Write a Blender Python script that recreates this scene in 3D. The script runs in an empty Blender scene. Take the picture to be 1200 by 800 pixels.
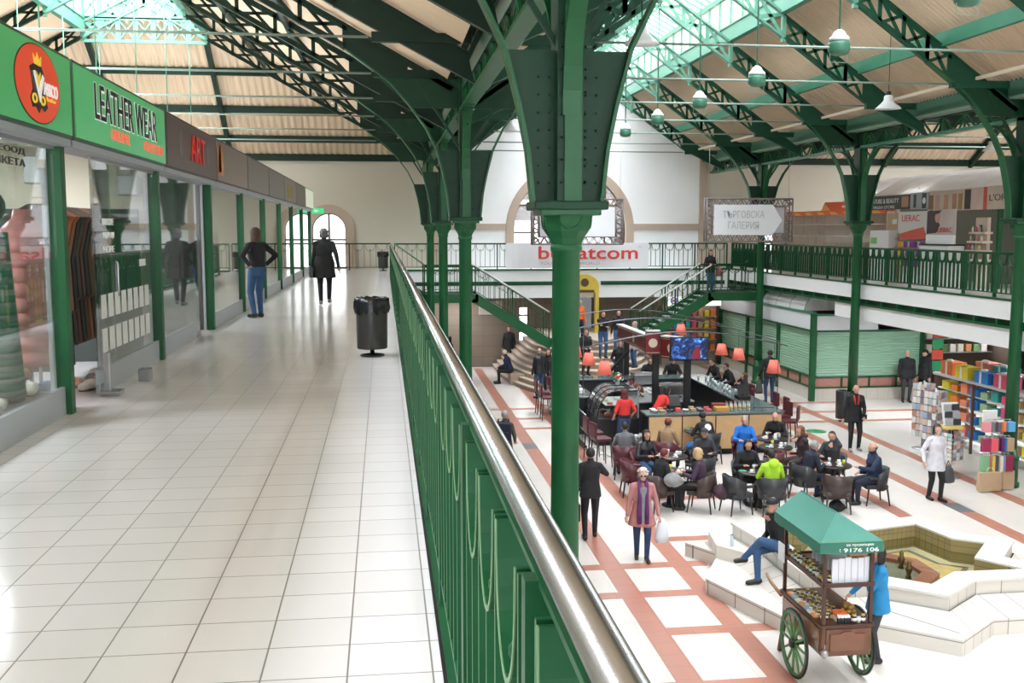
import bpy, bmesh, math, random
import numpy as np
from mathutils import Vector, Matrix, Euler
random.seed(7)
SC = bpy.context.scene
COL = SC.collection
R = math.radians
PI = math.pi

# ------------------------------------------------------------------ camera
EYE = Vector((0, 0, 5.87))
_p = math.atan(131 / 1200); _a = math.atan(151 / math.hypot(1200, 131))
FW = Vector((math.sin(_a) * math.cos(_p), math.cos(_a) * math.cos(_p), -math.sin(_p)))
RT = Vector((math.cos(_a), -math.sin(_a), 0))
UPV = RT.cross(FW)
cam_d = bpy.data.cameras.new('camera'); cam_d.sensor_width = 36; cam_d.lens = 36
cam_d.clip_start = 0.05; cam_d.clip_end = 300
cam = bpy.data.objects.new('camera', cam_d); COL.objects.link(cam)
M3 = Matrix((RT, UPV, -FW)).transposed()
cam.matrix_world = Matrix.Translation(EYE) @ M3.to_4x4()
SC.camera = cam

# ------------------------------------------------------------------ light
SC.view_settings.view_transform = 'Standard'; SC.view_settings.look = 'None'
SC.view_settings.gamma = 1; SC.view_settings.use_curve_mapping = False
SC.view_settings.exposure = 0.45
SC.cycles.use_denoising = True
SC.cycles.max_bounces = 8; SC.cycles.diffuse_bounces = 5; SC.cycles.glossy_bounces = 3
SC.cycles.transparent_max_bounces = 12; SC.cycles.transmission_bounces = 4
SC.cycles.sample_clamp_indirect = 6
W = bpy.data.worlds.new('overcast_sky'); SC.world = W; W.use_nodes = True
_bg = W.node_tree.nodes['Background']; _bg.inputs[0].default_value = (0.97, 0.985, 1.0, 1); _bg.inputs[1].default_value = 2.6

def area(name, loc, sx, sy, power, rot=(0, 0, 0), color=(.92, .96, 1.03)):
    l = bpy.data.lights.new(name, 'AREA'); l.shape = 'RECTANGLE'; l.size = sx; l.size_y = sy
    l.energy = power; l.color = color
    o = bpy.data.objects.new(name, l); o.location = loc; o.rotation_euler = rot; COL.objects.link(o)
    return o
# overcast daylight standing over the three glazed ridge lanterns
area('daylight_main_lantern', (7.95, 16, 15.6), 6, 54, 10200)
# added fill light behind the viewer, brightening gallery, columns and far wall
area('fill_light_behind_viewer', (4.0, -13.5, 7.5), 24, 7, 1700, (PI / 2, 0, 0))
area('daylight_left_lantern', (-8.05, 13, 16.4), 6, 50, 31000)
area('daylight_right_lantern', (23.95, 13, 16.4), 6, 50, 21000)

# ------------------------------------------------------------------ materials
MC = {}
def mat(name, col=(.5, .5, .5), rough=.5, metal=0., noise=.0, nscale=8., emit=0., bump=0., spec=.5, coat=0., alpha=1.):
    if name in MC: return MC[name]
    m = bpy.data.materials.new(name); m.use_nodes = True; nt = m.node_tree; b = nt.nodes['Principled BSDF']
    c = tuple(col) + (1,) if len(col) == 3 else tuple(col)
    b.inputs['Base Color'].default_value = c; b.inputs['Roughness'].default_value = rough
    b.inputs['Metallic'].default_value = metal; b.inputs['Specular IOR Level'].default_value = spec
    if coat: b.inputs['Coat Weight'].default_value = coat
    if noise or bump:
        tc = nt.nodes.new('ShaderNodeTexCoord'); n = nt.nodes.new('ShaderNodeTexNoise')
        n.inputs['Scale'].default_value = nscale; n.inputs['Detail'].default_value = 4
        nt.links.new(tc.outputs['Object'], n.inputs['Vector'])
        if noise:
            mx = nt.nodes.new('ShaderNodeMix'); mx.data_type = 'RGBA'
            mx.inputs[6].default_value = tuple(max(0, x * (1 - noise)) for x in c[:3]) + (1,)
            mx.inputs[7].default_value = tuple(min(1, x * (1 + noise)) for x in c[:3]) + (1,)
            nt.links.new(n.outputs[0], mx.inputs[0]); nt.links.new(mx.outputs[2], b.inputs['Base Color'])
        if bump:
            bp = nt.nodes.new('ShaderNodeBump'); bp.inputs['Strength'].default_value = bump; bp.inputs['Distance'].default_value = .01
            nt.links.new(n.outputs[0], bp.inputs['Height']); nt.links.new(bp.outputs[0], b.inputs['Normal'])
    if emit:
        b.inputs['Emission Color'].default_value = c; b.inputs['Emission Strength'].default_value = emit
    MC[name] = m; return m

def tile_mat(name, c1, c2, grout, sx, sy, rough=.2, gw=.006, off=(0, 0), axes='xy', spec=.5, vary=.5):
    """square tiles from the world position, grout lines and slight colour change tile by tile"""
    if name in MC: return MC[name]
    m = bpy.data.materials.new(name); m.use_nodes = True; nt = m.node_tree; b = nt.nodes['Principled BSDF']
    g = nt.nodes.new('ShaderNodeNewGeometry'); sp = nt.nodes.new('ShaderNodeSeparateXYZ'); nt.links.new(g.outputs['Position'], sp.inputs[0])
    def mth(op, a, b_=None, c_=None):
        n = nt.nodes.new('ShaderNodeMath'); n.operation = op
        for i, x in enumerate((a, b_, c_)):
            if x is None: continue
            if isinstance(x, (int, float)): n.inputs[i].default_value = x
            else: nt.links.new(x, n.inputs[i])
        return n.outputs[0]
    A = {'x': 0, 'y': 1, 'z': 2}
    us = []; cells = []
    if axes == 'wall':   # horizontal run = x + y, vertical = z
        h = mth('ADD', sp.outputs[0], sp.outputs[1]); pair = (h, sp.outputs[2])
    else:
        pair = (sp.outputs[A[axes[0]]], sp.outputs[A[axes[1]]])
    for q, s, o in zip(pair, (sx, sy), off):
        t = mth('DIVIDE', mth('SUBTRACT', q, o), s)
        fr = mth('FRACT', t); cells.append(mth('FLOOR', t))
        d = mth('MULTIPLY', mth('MINIMUM', fr, mth('SUBTRACT', 1.0, fr)), s)
        us.append(d)
    line = mth('LESS_THAN', mth('MINIMUM', us[0], us[1]), gw / 2)
    cb = nt.nodes.new('ShaderNodeCombineXYZ'); nt.links.new(cells[0], cb.inputs[0]); nt.links.new(cells[1], cb.inputs[1])
    wn = nt.nodes.new('ShaderNodeTexWhiteNoise'); nt.links.new(cb.outputs[0], wn.inputs[0])
    mx = nt.nodes.new('ShaderNodeMix'); mx.data_type = 'RGBA'; mx.inputs[6].default_value = (*c1, 1); mx.inputs[7].default_value = (*c2, 1)
    nt.links.new(mth('MULTIPLY', wn.outputs[0], vary), mx.inputs[0])
    m2 = nt.nodes.new('ShaderNodeMix'); m2.data_type = 'RGBA'; m2.inputs[7].default_value = (*grout, 1)
    nt.links.new(mx.outputs[2], m2.inputs[6]); nt.links.new(line, m2.inputs[0]); nt.links.new(m2.outputs[2], b.inputs['Base Color'])
    b.inputs['Roughness'].default_value = rough; b.inputs['Specular IOR Level'].default_value = spec
    nt.links.new(mth('ADD', rough, mth('MULTIPLY', line, .4)), b.inputs['Roughness'])
    MC[name] = m; return m

def glass_mat(name, tint=(1, 1, 1), refl=1.0, haze=0.0, hazecol=(.9, .95, 1)):
    if name in MC: return MC[name]
    m = bpy.data.materials.new(name); m.use_nodes = True; nt = m.node_tree
    for n in list(nt.nodes): nt.nodes.remove(n)
    out = nt.nodes.new('ShaderNodeOutputMaterial'); tr = nt.nodes.new('ShaderNodeBsdfTransparent'); tr.inputs[0].default_value = (*tint, 1)
    gl = nt.nodes.new('ShaderNodeBsdfGlossy'); gl.inputs['Roughness'].default_value = .02
    lw = nt.nodes.new('ShaderNodeLayerWeight'); lw.inputs[0].default_value = .5      # facing: 1 - |cos|, the same from both sides
    pw = nt.nodes.new('ShaderNodeMath'); pw.operation = 'POWER'; pw.inputs[1].default_value = 5; nt.links.new(lw.outputs[1], pw.inputs[0])
    fr = nt.nodes.new('ShaderNodeMath'); fr.operation = 'MULTIPLY_ADD'; fr.inputs[1].default_value = .95; fr.inputs[2].default_value = .05; nt.links.new(pw.outputs[0], fr.inputs[0])
    ml = nt.nodes.new('ShaderNodeMath'); ml.operation = 'MULTIPLY'; ml.inputs[1].default_value = refl; ml.use_clamp = True
    nt.links.new(fr.outputs[0], ml.inputs[0])
    mx = nt.nodes.new('ShaderNodeMixShader'); nt.links.new(ml.outputs[0], mx.inputs[0])
    if haze:
        df = nt.nodes.new('ShaderNodeBsdfTranslucent'); df.inputs[0].default_value = (*hazecol, 1)
        d2 = nt.nodes.new('ShaderNodeBsdfDiffuse'); d2.inputs[0].default_value = (*hazecol, 1)
        ad = nt.nodes.new('ShaderNodeMixShader'); ad.inputs[0].default_value = .5
        nt.links.new(df.outputs[0], ad.inputs[1]); nt.links.new(d2.outputs[0], ad.inputs[2])
        m3 = nt.nodes.new('ShaderNodeMixShader'); m3.inputs[0].default_value = haze
        nt.links.new(tr.outputs[0], m3.inputs[1]); nt.links.new(ad.outputs[0], m3.inputs[2]); nt.links.new(m3.outputs[0], mx.inputs[1])
    else: nt.links.new(tr.outputs[0], mx.inputs[1])
    nt.links.new(gl.outputs[0], mx.inputs[2]); nt.links.new(mx.outputs[0], out.inputs[0])
    MC[name] = m; return m

GREEN = mat('green_enamel', (.008, .088, .028), .4, noise=.22, nscale=3, spec=.35)
GREEND = mat('dark_green_enamel', (.006, .040, .017), .45, spec=.25, noise=.25, nscale=2)
GREENL = mat('pale_green_enamel', (.05, .21, .125), .4, noise=.15, nscale=3)
GREENR = mat('rail_green_enamel', (.004, .062, .020), .42, noise=.3, nscale=5, spec=.3)
EDGE = mat('worn_pale_edge', (.11, .21, .105), .45)
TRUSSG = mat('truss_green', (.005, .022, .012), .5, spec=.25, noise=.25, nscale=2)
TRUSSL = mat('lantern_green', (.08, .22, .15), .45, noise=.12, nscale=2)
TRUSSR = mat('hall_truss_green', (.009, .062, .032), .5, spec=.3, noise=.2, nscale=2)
WHITE = mat('white_plaster', (.93, .93, .935), .8, noise=.03, nscale=1.5)
FASCIA = mat('white_fascia', (.84, .85, .85), .5, noise=.02, nscale=2)
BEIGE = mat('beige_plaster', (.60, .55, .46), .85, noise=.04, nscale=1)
TANTRIM = mat('tan_stone_trim', (.50, .385, .30), .75, noise=.06, nscale=5)
STONEW = tile_mat('stone_wall', (.20, .155, .115), (.165, .13, .095), (.11, .09, .07), .9, .45, .7, .01, axes='wall')
ROOFC = mat('beige_corrugated_sheet', (.60, .465, .32), .6, noise=.07, nscale=.8)
CHROME = mat('brushed_steel', (.36, .365, .37), .26, 1., noise=.06, nscale=20)
STEEL = mat('grey_steel', (.42, .43, .44), .35, .8)
ALU = mat('aluminium_plate', (.46, .49, .53), .4, .3)
BLACK = mat('black_plastic', (.012, .012, .013), .35, noise=.2, nscale=20)
BLACKM = mat('black_metal', (.015, .015, .017), .4, .3)
WOODL = mat('light_beech', (.56, .35, .17), .4, noise=.12, nscale=6)
WOODC = mat('cart_walnut', (.13, .045, .018), .3, noise=.35, nscale=7, coat=.2)
WOODCD = mat('cart_dark_walnut', (.06, .02, .010), .35, noise=.3, nscale=7)
TOPG = mat('polished_counter', (.10, .13, .13), .08, noise=.2, nscale=30)
MAROON = mat('maroon_leather', (.085, .014, .022), .38, noise=.2, nscale=12)
BROWNL = mat('brown_leather', (.045, .027, .023), .38, noise=.2, nscale=12)
GREYL = mat('charcoal_leather', (.022, .023, .025), .4, noise=.2, nscale=12)
DARKW = mat('dark_stained_wood', (.022, .012, .009), .35, noise=.3, nscale=10)
GLASS = glass_mat('clear_glass', (.95, .98, .965), 1.5)
ROOFGL = glass_mat('rooflight_glass', (.98, .99, 1.), .8, .12, (.95, .97, 1))
BOTTLE = glass_mat('bottle_glass', (.55, .75, .6), 1.2, .25, (.3, .4, .35))
PAPER = mat('white_paper', (.8, .8, .79), .6)
SHELFW = mat('clear_shelf_frame', (.90, .82, .76), .4)
FLOORG = tile_mat('gallery_floor_tiles', (.70, .685, .69), (.74, .725, .73), (.22, .20, .185), .312, .29, .16, .007, (.16, 3.63 - .29), vary=.8)
FLOORM = tile_mat('hall_floor_tiles', (.74, .69, .64), (.69, .64, .59), (.52, .47, .43), .4, .4, .25, .008, (.05, .1))
INLAY = tile_mat('terracotta_inlay_tiles', (.47, .20, .14), (.42, .175, .125), (.36, .17, .13), .4, .4, .3, .006, (.05, .1))
INLAYG = mat('grey_inlay_tile', (.16, .17, .18), .4)
FTILE = tile_mat('fountain_tiles', (.66, .615, .55), (.60, .56, .50), (.22, .20, .18), .42, .5, .35, .014, axes='wall', off=(.1, -.3))
FTOP = mat('fountain_rim_stone', (.70, .665, .60), .35, noise=.04, nscale=4)

# ------------------------------------------------------------------ mesh helpers
LOC = {}
class MB:
    def __init__(s): s.v = []; s.f = []; s.m = []; s.mats = []; s.sm = []
    def mi(s, m):
        if m not in s.mats: s.mats.append(m)
        return s.mats.index(m)
    def add(s, vs, fs, m, smooth=False):
        k = len(s.v); s.v += [tuple(v) for v in vs]; i = s.mi(m)
        for f in fs: s.f.append(tuple(x + k for x in f)); s.m.append(i); s.sm.append(smooth)
        return s
    def box(s, x0, x1, y0, y1, z0, z1, m):
        return s.add([(x0, y0, z0), (x1, y0, z0), (x1, y1, z0), (x0, y1, z0), (x0, y0, z1), (x1, y0, z1), (x1, y1, z1), (x0, y1, z1)],
                     [(0, 3, 2, 1), (4, 5, 6, 7), (0, 1, 5, 4), (1, 2, 6, 5), (2, 3, 7, 6), (3, 0, 4, 7)], m)
    def bbox(s, x0, x1, y0, y1, z0, z1, m, b=.01):
        """box with bevelled edges"""
        bm = bmesh.new(); bmesh.ops.create_cube(bm, size=1)
        for v in bm.verts: v.co = Vector(((x0 + x1) / 2 + v.co.x * (x1 - x0), (y0 + y1) / 2 + v.co.y * (y1 - y0), (z0 + z1) / 2 + v.co.z * (z1 - z0)))
        b = min(b, (x1 - x0) * .45, (y1 - y0) * .45, (z1 - z0) * .45)
        bmesh.ops.bevel(bm, geom=list(bm.edges), offset=b, segments=2, affect='EDGES', profile=.5)
        s.addbm(bm, m); return s
    def addbm(s, bm, m, smooth=False):
        bm.verts.index_update()
        s.add([v.co[:] for v in bm.verts], [[v.index for v in f.verts] for f in bm.faces], m, smooth); bm.free()
    def beam(s, p, q, w, h, m, up=(0, 0, 1)):
        p = Vector(p); q = Vector(q); d = (q - p).normalized(); up = Vector(up)
        sd = d.cross(up)
        if sd.length < 1e-4: sd = d.cross(Vector((1, 0, 0)))
        sd.normalize(); u = sd.cross(d); sd *= w / 2; u *= h / 2
        vs = [p - sd - u, p + sd - u, p + sd + u, p - sd + u, q - sd - u, q + sd - u, q + sd + u, q - sd + u]
        return s.add(vs, [(0, 1, 2, 3), (7, 6, 5, 4), (0, 4, 5, 1), (1, 5, 6, 2), (2, 6, 7, 3), (3, 7, 4, 0)], m)
    def tube(s, path, r, m, n=8, cap=True, smooth=True):
        P = [Vector(p) for p in path]; rs = r if isinstance(r, (list, tuple)) else [r] * len(P)
        vs = []; prev = None
        for i, p in enumerate(P):
            d = (P[min(i + 1, len(P) - 1)] - P[max(i - 1, 0)])
            d = d.normalized() if d.length > 1e-9 else Vector((0, 0, 1))
            if prev is None:
                a = d.cross(Vector((0, 0, 1)))
                if a.length < 1e-3: a = d.cross(Vector((0, 1, 0)))
            else: a = prev - d * prev.dot(d)
            a.normalize(); b = d.cross(a); prev = a
            for k in range(n):
                t = 2 * PI * k / n; vs.append(p + (a * math.cos(t) + b * math.sin(t)) * rs[i])
        fs = []
        for i in range(len(P) - 1):
            for k in range(n): fs.append((i * n + k, i * n + (k + 1) % n, (i + 1) * n + (k + 1) % n, (i + 1) * n + k))
        if cap: fs.append(tuple(range(n))[::-1]); fs.append(tuple((len(P) - 1) * n + k for k in range(n)))
        return s.add(vs, fs, m, smooth)
    def lathe(s, prof, c, m, n=20, smooth=True, sx=1., sy=1.):
        vs = []; fs = []
        for r, z in prof:
            for k in range(n):
                t = 2 * PI * k / n; vs.append((c[0] + r * sx * math.cos(t), c[1] + r * sy * math.sin(t), c[2] + z))
        L = len(prof)
        for i in range(L - 1):
            for k in range(n): fs.append((i * n + k, i * n + (k + 1) % n, (i + 1) * n + (k + 1) % n, (i + 1) * n + k))
        fs.append(tuple(range(n))[::-1]); fs.append(tuple((L - 1) * n + k for k in range(n)))
        return s.add(vs, fs, m, smooth)
    def ell(s, c, r, m, n=12):
        if isinstance(r, (int, float)): r = (r, r, r)
        h = n // 2; prof = [(max(1e-4, math.sin(PI * i / h)), -math.cos(PI * i / h)) for i in range(h + 1)]
        vs = []; fs = []
        for a, z in prof:
            for k in range(n):
                t = 2 * PI * k / n; vs.append((c[0] + r[0] * a * math.cos(t), c[1] + r[1] * a * math.sin(t), c[2] + r[2] * z))
        for i in range(h):
            for k in range(n): fs.append((i * n + k, i * n + (k + 1) % n, (i + 1) * n + (k + 1) % n, (i + 1) * n + k))
        return s.add(vs, fs, m, True)
    def prism(s, poly, ax, a, b, m):
        """poly: 2-d outline in the two other axes, extruded along ax ('x','y','z') from a to b"""
        def P(p, t): return {'x': (t, p[0], p[1]), 'y': (p[0], t, p[1]), 'z': (p[0], p[1], t)}[ax]
        n = len(poly); vs = [P(p, a) for p in poly] + [P(p, b) for p in poly]
        fs = [tuple(range(n)), tuple(range(n, 2 * n))[::-1]] + [(i, (i + 1) % n + 0, (i + 1) % n + n, i + n) for i in range(n)]
        return s.add(vs, fs, m)
    def xform(s, M):
        s.v = [tuple(M @ Vector(v)) for v in s.v]; return s
    def mesh(s, name, off=(0, 0, 0)):
        me = bpy.data.meshes.new(name)
        me.from_pydata([(v[0] - off[0], v[1] - off[1], v[2] - off[2]) for v in s.v], [], s.f)
        for m in s.mats: me.materials.append(m)
        me.polygons.foreach_set('material_index', s.m); me.polygons.foreach_set('use_smooth', s.sm)
        bm = bmesh.new(); bm.from_mesh(me); bmesh.ops.recalc_face_normals(bm, faces=bm.faces); bm.to_mesh(me); bm.free()
        me.update(); return me
    def build(s, name, parent=None, loc=None):
        w = LOC.get(parent.name, Vector((0, 0, 0))) if parent else Vector(loc or (0, 0, 0))
        o = bpy.data.objects.new(name, s.mesh(name, w)); COL.objects.link(o)
        if parent: o.parent = parent
        else: o.location = w
        LOC[o.name] = w.copy(); return o

def tag(o, label=None, cat=None, group=None, kind=None):
    if label: o['label'] = label
    if cat: o['category'] = cat
    if group: o['group'] = group
    if kind: o['kind'] = kind
    return o
def thing(name, loc, label, cat, group=None):
    o = bpy.data.objects.new(name, None); COL.objects.link(o); o.location = loc; o.empty_display_size = .1
    LOC[o.name] = Vector(loc); return tag(o, label, cat, group)
def struct(name, mb, label=None):
    o = mb.build(name); return tag(o, label, None, None, 'structure')
def inst(name, mesh, parent, loc=(0, 0, 0), rot=(0, 0, 0), scale=(1, 1, 1)):
    """object sharing mesh data; loc is in the parent's own frame"""
    o = bpy.data.objects.new(name, mesh); COL.objects.link(o); o.parent = parent
    o.location = loc; o.rotation_euler = rot; o.scale = scale; return o
def clone(root, loc, rz=None, label=None, group=None, scale=None):
    r = root.copy(); COL.objects.link(r); r.location = loc
    if rz is not None: r.rotation_euler = (0, 0, rz)
    if scale: r.scale = (scale,) * 3
    if label: r['label'] = label
    if group: r['group'] = group
    for ch in root.children:
        c = ch.copy(); COL.objects.link(c); c.parent = r
        for g in ch.children:
            d = g.copy(); COL.objects.link(d); d.parent = c
    return r

_fc = bpy.data.curves.new('lettering', 'FONT')
def text_mesh(txt, w, h, m, depth=.004, bold=0.):
    """letter mesh lying in x/z, centred, fitted to w by h"""
    c = bpy.data.curves.new('lettering', 'FONT'); c.body = txt; c.extrude = .5; c.offset = bold; c.align_x = 'CENTER'; c.resolution_u = 4
    o = bpy.data.objects.new('t', c); COL.objects.link(o)
    dg = bpy.context.evaluated_depsgraph_get(); me = bpy.data.meshes.new_from_object(o.evaluated_get(dg))
    bpy.data.objects.remove(o)
    co = np.array([v.co[:] for v in me.vertices])
    mn = co.min(0); mx = co.max(0)
    for v in me.vertices:
        x = ((v.co.x - mn[0]) / (mx[0] - mn[0]) - .5) * w; z = ((v.co.y - mn[1]) / (mx[1] - mn[1]) - .5) * h
        y = (-v.co.z) * depth * 2
        v.co = (x, y, z)
    me.materials.clear(); me.materials.append(m); me.name = 'lettering'
    return me
def text(txt, w, h, loc, facing, m, parent, depth=.004, bold=0., name='lettering'):
    """loc world; facing '-y' | '+x' | '-x' : side the letters are read from"""
    me = text_mesh(txt, w, h, m, depth, bold)
    rz = {'-y': 0, '+x': PI / 2, '-x': -PI / 2, '+y': PI}[facing]
    pl = LOC[parent.name] if parent else Vector((0, 0, 0))
    return inst(name, me, parent, Vector(loc) - pl, (0, 0, rz))

ORD = ['nearest', 'second', 'third', 'fourth', 'fifth', 'sixth', 'seventh', 'eighth', 'ninth', 'tenth', 'eleventh', 'twelfth', 'thirteenth', 'fourteenth', 'fifteenth', 'sixteenth']
G = 4.25      # gallery floor
FY = 43.5     # far wall
CX = 7.95     # centre line of the main hall

# ================================================================== STRUCTURE
mb = MB(); mb.box(-18, 34, -14, 48, -.2, 0, FLOORM); struct('floor', mb, 'cream tiled ground floor of the market hall')
mb = MB()
for x, w in ((2.25, .33), (3.9, .36), (5.12, .33), (10.6, .33), (12.05, .36), (13.65, .33)): mb.box(x - w / 2, x + w / 2, -13, 43, -.01, .003, INLAY)
for y, x0, x1 in ((12.3, 2.25, 5.1), (14.1, 3.9, 7.2), (15.65, 2.25, 5.1), (17.05, 2.25, 5.6), (18.5, 5.1, 10.6), (21.4, 5.1, 10.6), (29.65, 2.25, 5.0), (31.25, 2.25, 5.0), (33.0, 2.25, 5.0), (29.65, 12.05, 19), (31.25, 12.05, 19), (33.0, 12.05, 16), (11.0, 3.9, 12.1), (14.1, 10.6, 13.6), (17.05, 12.05, 16)):
    mb.box(x0, x1, y - .14, y + .14, -.01, .0035, INLAY)
for x, y in ((3.9, 27.2), (12.05, 19.9)): mb.box(x - .18, x + .18, y - .35, y + .35, -.01, .005, INLAYG)
mb.lathe([(.3, -.01), (.3, .006)], (12.5, 28.2, 0), mat('green_floor_decal', (.03, .28, .10), .5), 20)
struct('floor_inlay', mb, 'terracotta stripes set in the cream hall floor')

# gallery slabs
mb = MB(); mb.box(-18, .33, -14, FY, 3.9, G, FLOORG)
struct('floor_gallery_left', mb, 'shiny cream tiled floor of the upper gallery')
mb = MB(); mb.box(.195, .21, -14, 38.0, 3.5, G + .006, BLACKM); mb.box(.21, .42, -14, 38.0, 3.5, G + .014, GREENR); struct('trim_1', mb)
mb = MB(); mb.box(.42, 14.4, 41.6, FY, 3.08, G, FASCIA)
for x0, x1 in ((.6, 7.0), (8.9, 14.2)):
    mb.box(x0, x1, 41.57, 41.61, 3.60, 3.76, GREEN)
    n = int((x1 - x0) / .12)
    for i in range(n): mb.box(x0 + .03 + i * .12, x0 + .11 + i * .12, 41.55, 41.6, 3.63, 3.70, GREEND)
mb.box(.42, 14.4, 41.55, 41.62, G - .05, G + .02, GREEN)
struct('floor_cross_gallery', mb, 'white fronted cross gallery slab with green grilles')
mb = MB()
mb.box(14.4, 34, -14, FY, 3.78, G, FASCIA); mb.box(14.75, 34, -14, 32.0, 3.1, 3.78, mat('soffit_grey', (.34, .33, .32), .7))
mb.box(14.42, 14.75, -14, 31.4, 3.12, 3.60, FASCIA); mb.box(14.5, 14.6, -14, 43, 3.6, 3.78, GREEND)
for i in range(60): mb.box(14.4, 14.5, 42.5 - i * .95, 42.58 - i * .95, 3.6, 3.78, GREEN)
mb.box(14.36, 14.42, -14, 43.2, 3.58, 3.63, GREEN); mb.box(14.38, 14.44, -14, 43.2, G - .03, G + .02, GREEN)
struct('floor_gallery_right', mb, 'white fronted right gallery slab with green vent strip')
mb = MB(); mb.box(14.44, 34, -14, FY - .01, G, G + .012, FLOORG); struct('floor_gallery_right_tiles', mb)

def wall_y(name, x0, x1, z0, z1, y, th, m, holes=(), label=None):
    """wall in the xz plane with arched openings (cx, half width, bottom, springing)"""
    xs = {x0, x1}
    for cx, hw, zb, zs, arch in holes:
        k = 24 if arch else 1
        for i in range(k + 1): xs.add(cx - hw * math.cos(PI * i / k) if arch else (cx - hw if i == 0 else cx + hw))
    xs = sorted(x for x in xs if x0 <= x <= x1)
    mb = MB()
    def top(h, x):
        cx, hw, zb, zs, arch = h
        return zs + (math.sqrt(max(0, hw * hw - (x - cx) ** 2)) if arch else 0)
    for a, b in zip(xs, xs[1:]):
        if b - a < 1e-6: continue
        mid = (a + b) / 2; h = next((h for h in holes if abs(mid - h[0]) < h[1]), None)
        spans = [((z0, z0), (z1, z1))] if h is None else [((z0, z0), (h[2], h[2])), ((top(h, a), top(h, b)), (z1, z1))]
        for (la, lb), (ha, hb) in spans:
            if ha - la < 1e-4 and hb - lb < 1e-4: continue
            vs = [(a, y, la), (b, y, lb), (b, y, hb), (a, y, ha), (a, y + th, la), (b, y + th, lb), (b, y + th, hb), (a, y + th, ha)]
            mb.add(vs, [(0, 1, 2, 3), (7, 6, 5, 4), (0, 4, 5, 1), (3, 2, 6, 7)], m)
    return struct(name, mb, label)

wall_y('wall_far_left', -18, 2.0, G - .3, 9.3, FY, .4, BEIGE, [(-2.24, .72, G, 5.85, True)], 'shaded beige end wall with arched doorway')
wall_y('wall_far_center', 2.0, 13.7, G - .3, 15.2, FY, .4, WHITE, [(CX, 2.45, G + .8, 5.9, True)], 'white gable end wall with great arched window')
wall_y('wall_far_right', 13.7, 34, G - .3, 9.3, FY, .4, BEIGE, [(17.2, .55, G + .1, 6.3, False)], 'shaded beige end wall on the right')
wall_y('wall_far_lower', -18, 34, 0, G - .3, FY, .4, STONEW, [(5.95, .22, 0, 2.6, False), (8.25, .8, 1.5, 3.0, False)], 'brown stone ground floor end wall')
mb = MB(); mb.box(-18.4, -18, -14, 44, 0, 9.3, BEIGE); struct('wall_left', mb)
mb = MB(); mb.box(34, 34.4, -14, 44, 0, 9.3, BEIGE); struct('wall_right', mb)
mb = MB(); mb.box(-18, 34, -14.4, -14, 0, 15, WHITE); struct('wall_back', mb)

# mouldings on the far wall
mb = MB()
mb.box(13.62, 13.95, FY - .12, FY, G, 9.6, TANTRIM); mb.box(2.0, 2.3, FY - .12, FY, G, 9.6, TANTRIM)
for a, b in ((2.3, CX - 2.72), (CX + 2.72, 13.62)): mb.box(a, b, FY - .1, FY, 5.86, 6.12, TANTRIM)
struct('trim_2', mb)
def arch_trim(name, cx, r0, r1, zs, zb, y, m):
    mb = MB(); n = 28; pts = []
    o = [(cx - r1, zb)] + [(cx - r1 * math.cos(PI * i / n), zs + r1 * math.sin(PI * i / n)) for i in range(n + 1)] + [(cx + r1, zb)]
    q = [(cx - r0, zb)] + [(cx - r0 * math.cos(PI * i / n), zs + r0 * math.sin(PI * i / n)) for i in range(n + 1)] + [(cx + r0, zb)]
    L = len(o)
    vs = [(x, y - .14, z) for x, z in o] + [(x, y - .14, z) for x, z in q] + [(x, y, z) for x, z in o] + [(x, y + .3, z) for x, z in q]
    fs = []
    for i in range(L - 1):
        fs += [(i, i + 1, L + i + 1, L + i), (i, 2 * L + i, 2 * L + i + 1, i + 1), (L + i, L + i + 1, 3 * L + i + 1, 3 * L + i)]
    mb.add(vs, fs, m); return struct(name, mb)
arch_trim('trim_3', CX, 2.43, 2.76, 5.9, G + .6, FY, TANTRIM)
arch_trim('trim_4', -2.24, .70, 1.06, 5.85, G, FY, TANTRIM)

DFR = mat('dark_window_frame', (.10, .07, .06), .5)
def window_arch(name, cx, r, zs, zb, y, cols, rows, fm, glow=None):
    t = thing(name, (cx, y, zb), None, None); tag(t, kind='structure')
    mb = MB(); n = 20
    for i in range(n):
        a0 = PI * i / n; a1 = PI * (i + 1) / n
        mb.beam((cx - r * math.cos(a0), y, zs + r * math.sin(a0)), (cx - r * math.cos(a1), y, zs + r * math.sin(a1)), .08, .09, fm, (0, 1, 0))
    for s in (-1, 1): mb.box(cx + s * r - .04, cx + s * r + .04, y - .05, y + .05, zb, zs, fm)
    for x in cols:
        zt = zs + math.sqrt(max(0, r * r - x * x)); mb.box(cx + x - .04, cx + x + .04, y - .05, y + .05, zb, zt, fm)
    for z in rows:
        w = r if z <= zs else math.sqrt(max(0, r * r - (z - zs) ** 2)); mb.box(cx - w, cx + w, y - .05, y + .05, z - .035, z + .035, fm)
    mb.box(cx - r, cx + r, y - .05, y + .05, zb, zb + .07, fm)
    tag(mb.build('window_frame', t), kind='structure')
    mb = MB(); pts = [(cx - r, zb)] + [(cx - r * math.cos(PI * i / n), zs + r * math.sin(PI * i / n)) for i in range(n + 1)] + [(cx + r, zb)]
    mb.prism(pts, 'y', y + .01, y + .02, glass_mat('window_pane', (1, 1, 1), .6, .15)); tag(mb.build('pane', t), kind='structure')
    return t
window_arch('window_1', CX, 2.43, 5.9, G + .8, FY + .2, (-1.55, 0, 1.55), (5.75, 6.9), DFR)
window_arch('window_2', -2.24, .70, 5.85, G, FY + .2, (0,), (5.45,), DFR)
t = thing('window_3', (17.2, FY + .2, G), None, None); tag(t, kind='structure')
mb = MB()
for x in (16.68, 17.2, 17.72): mb.box(x - .03, x + .03, FY + .15, FY + .25, G + .1, 6.3, DFR)
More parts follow.
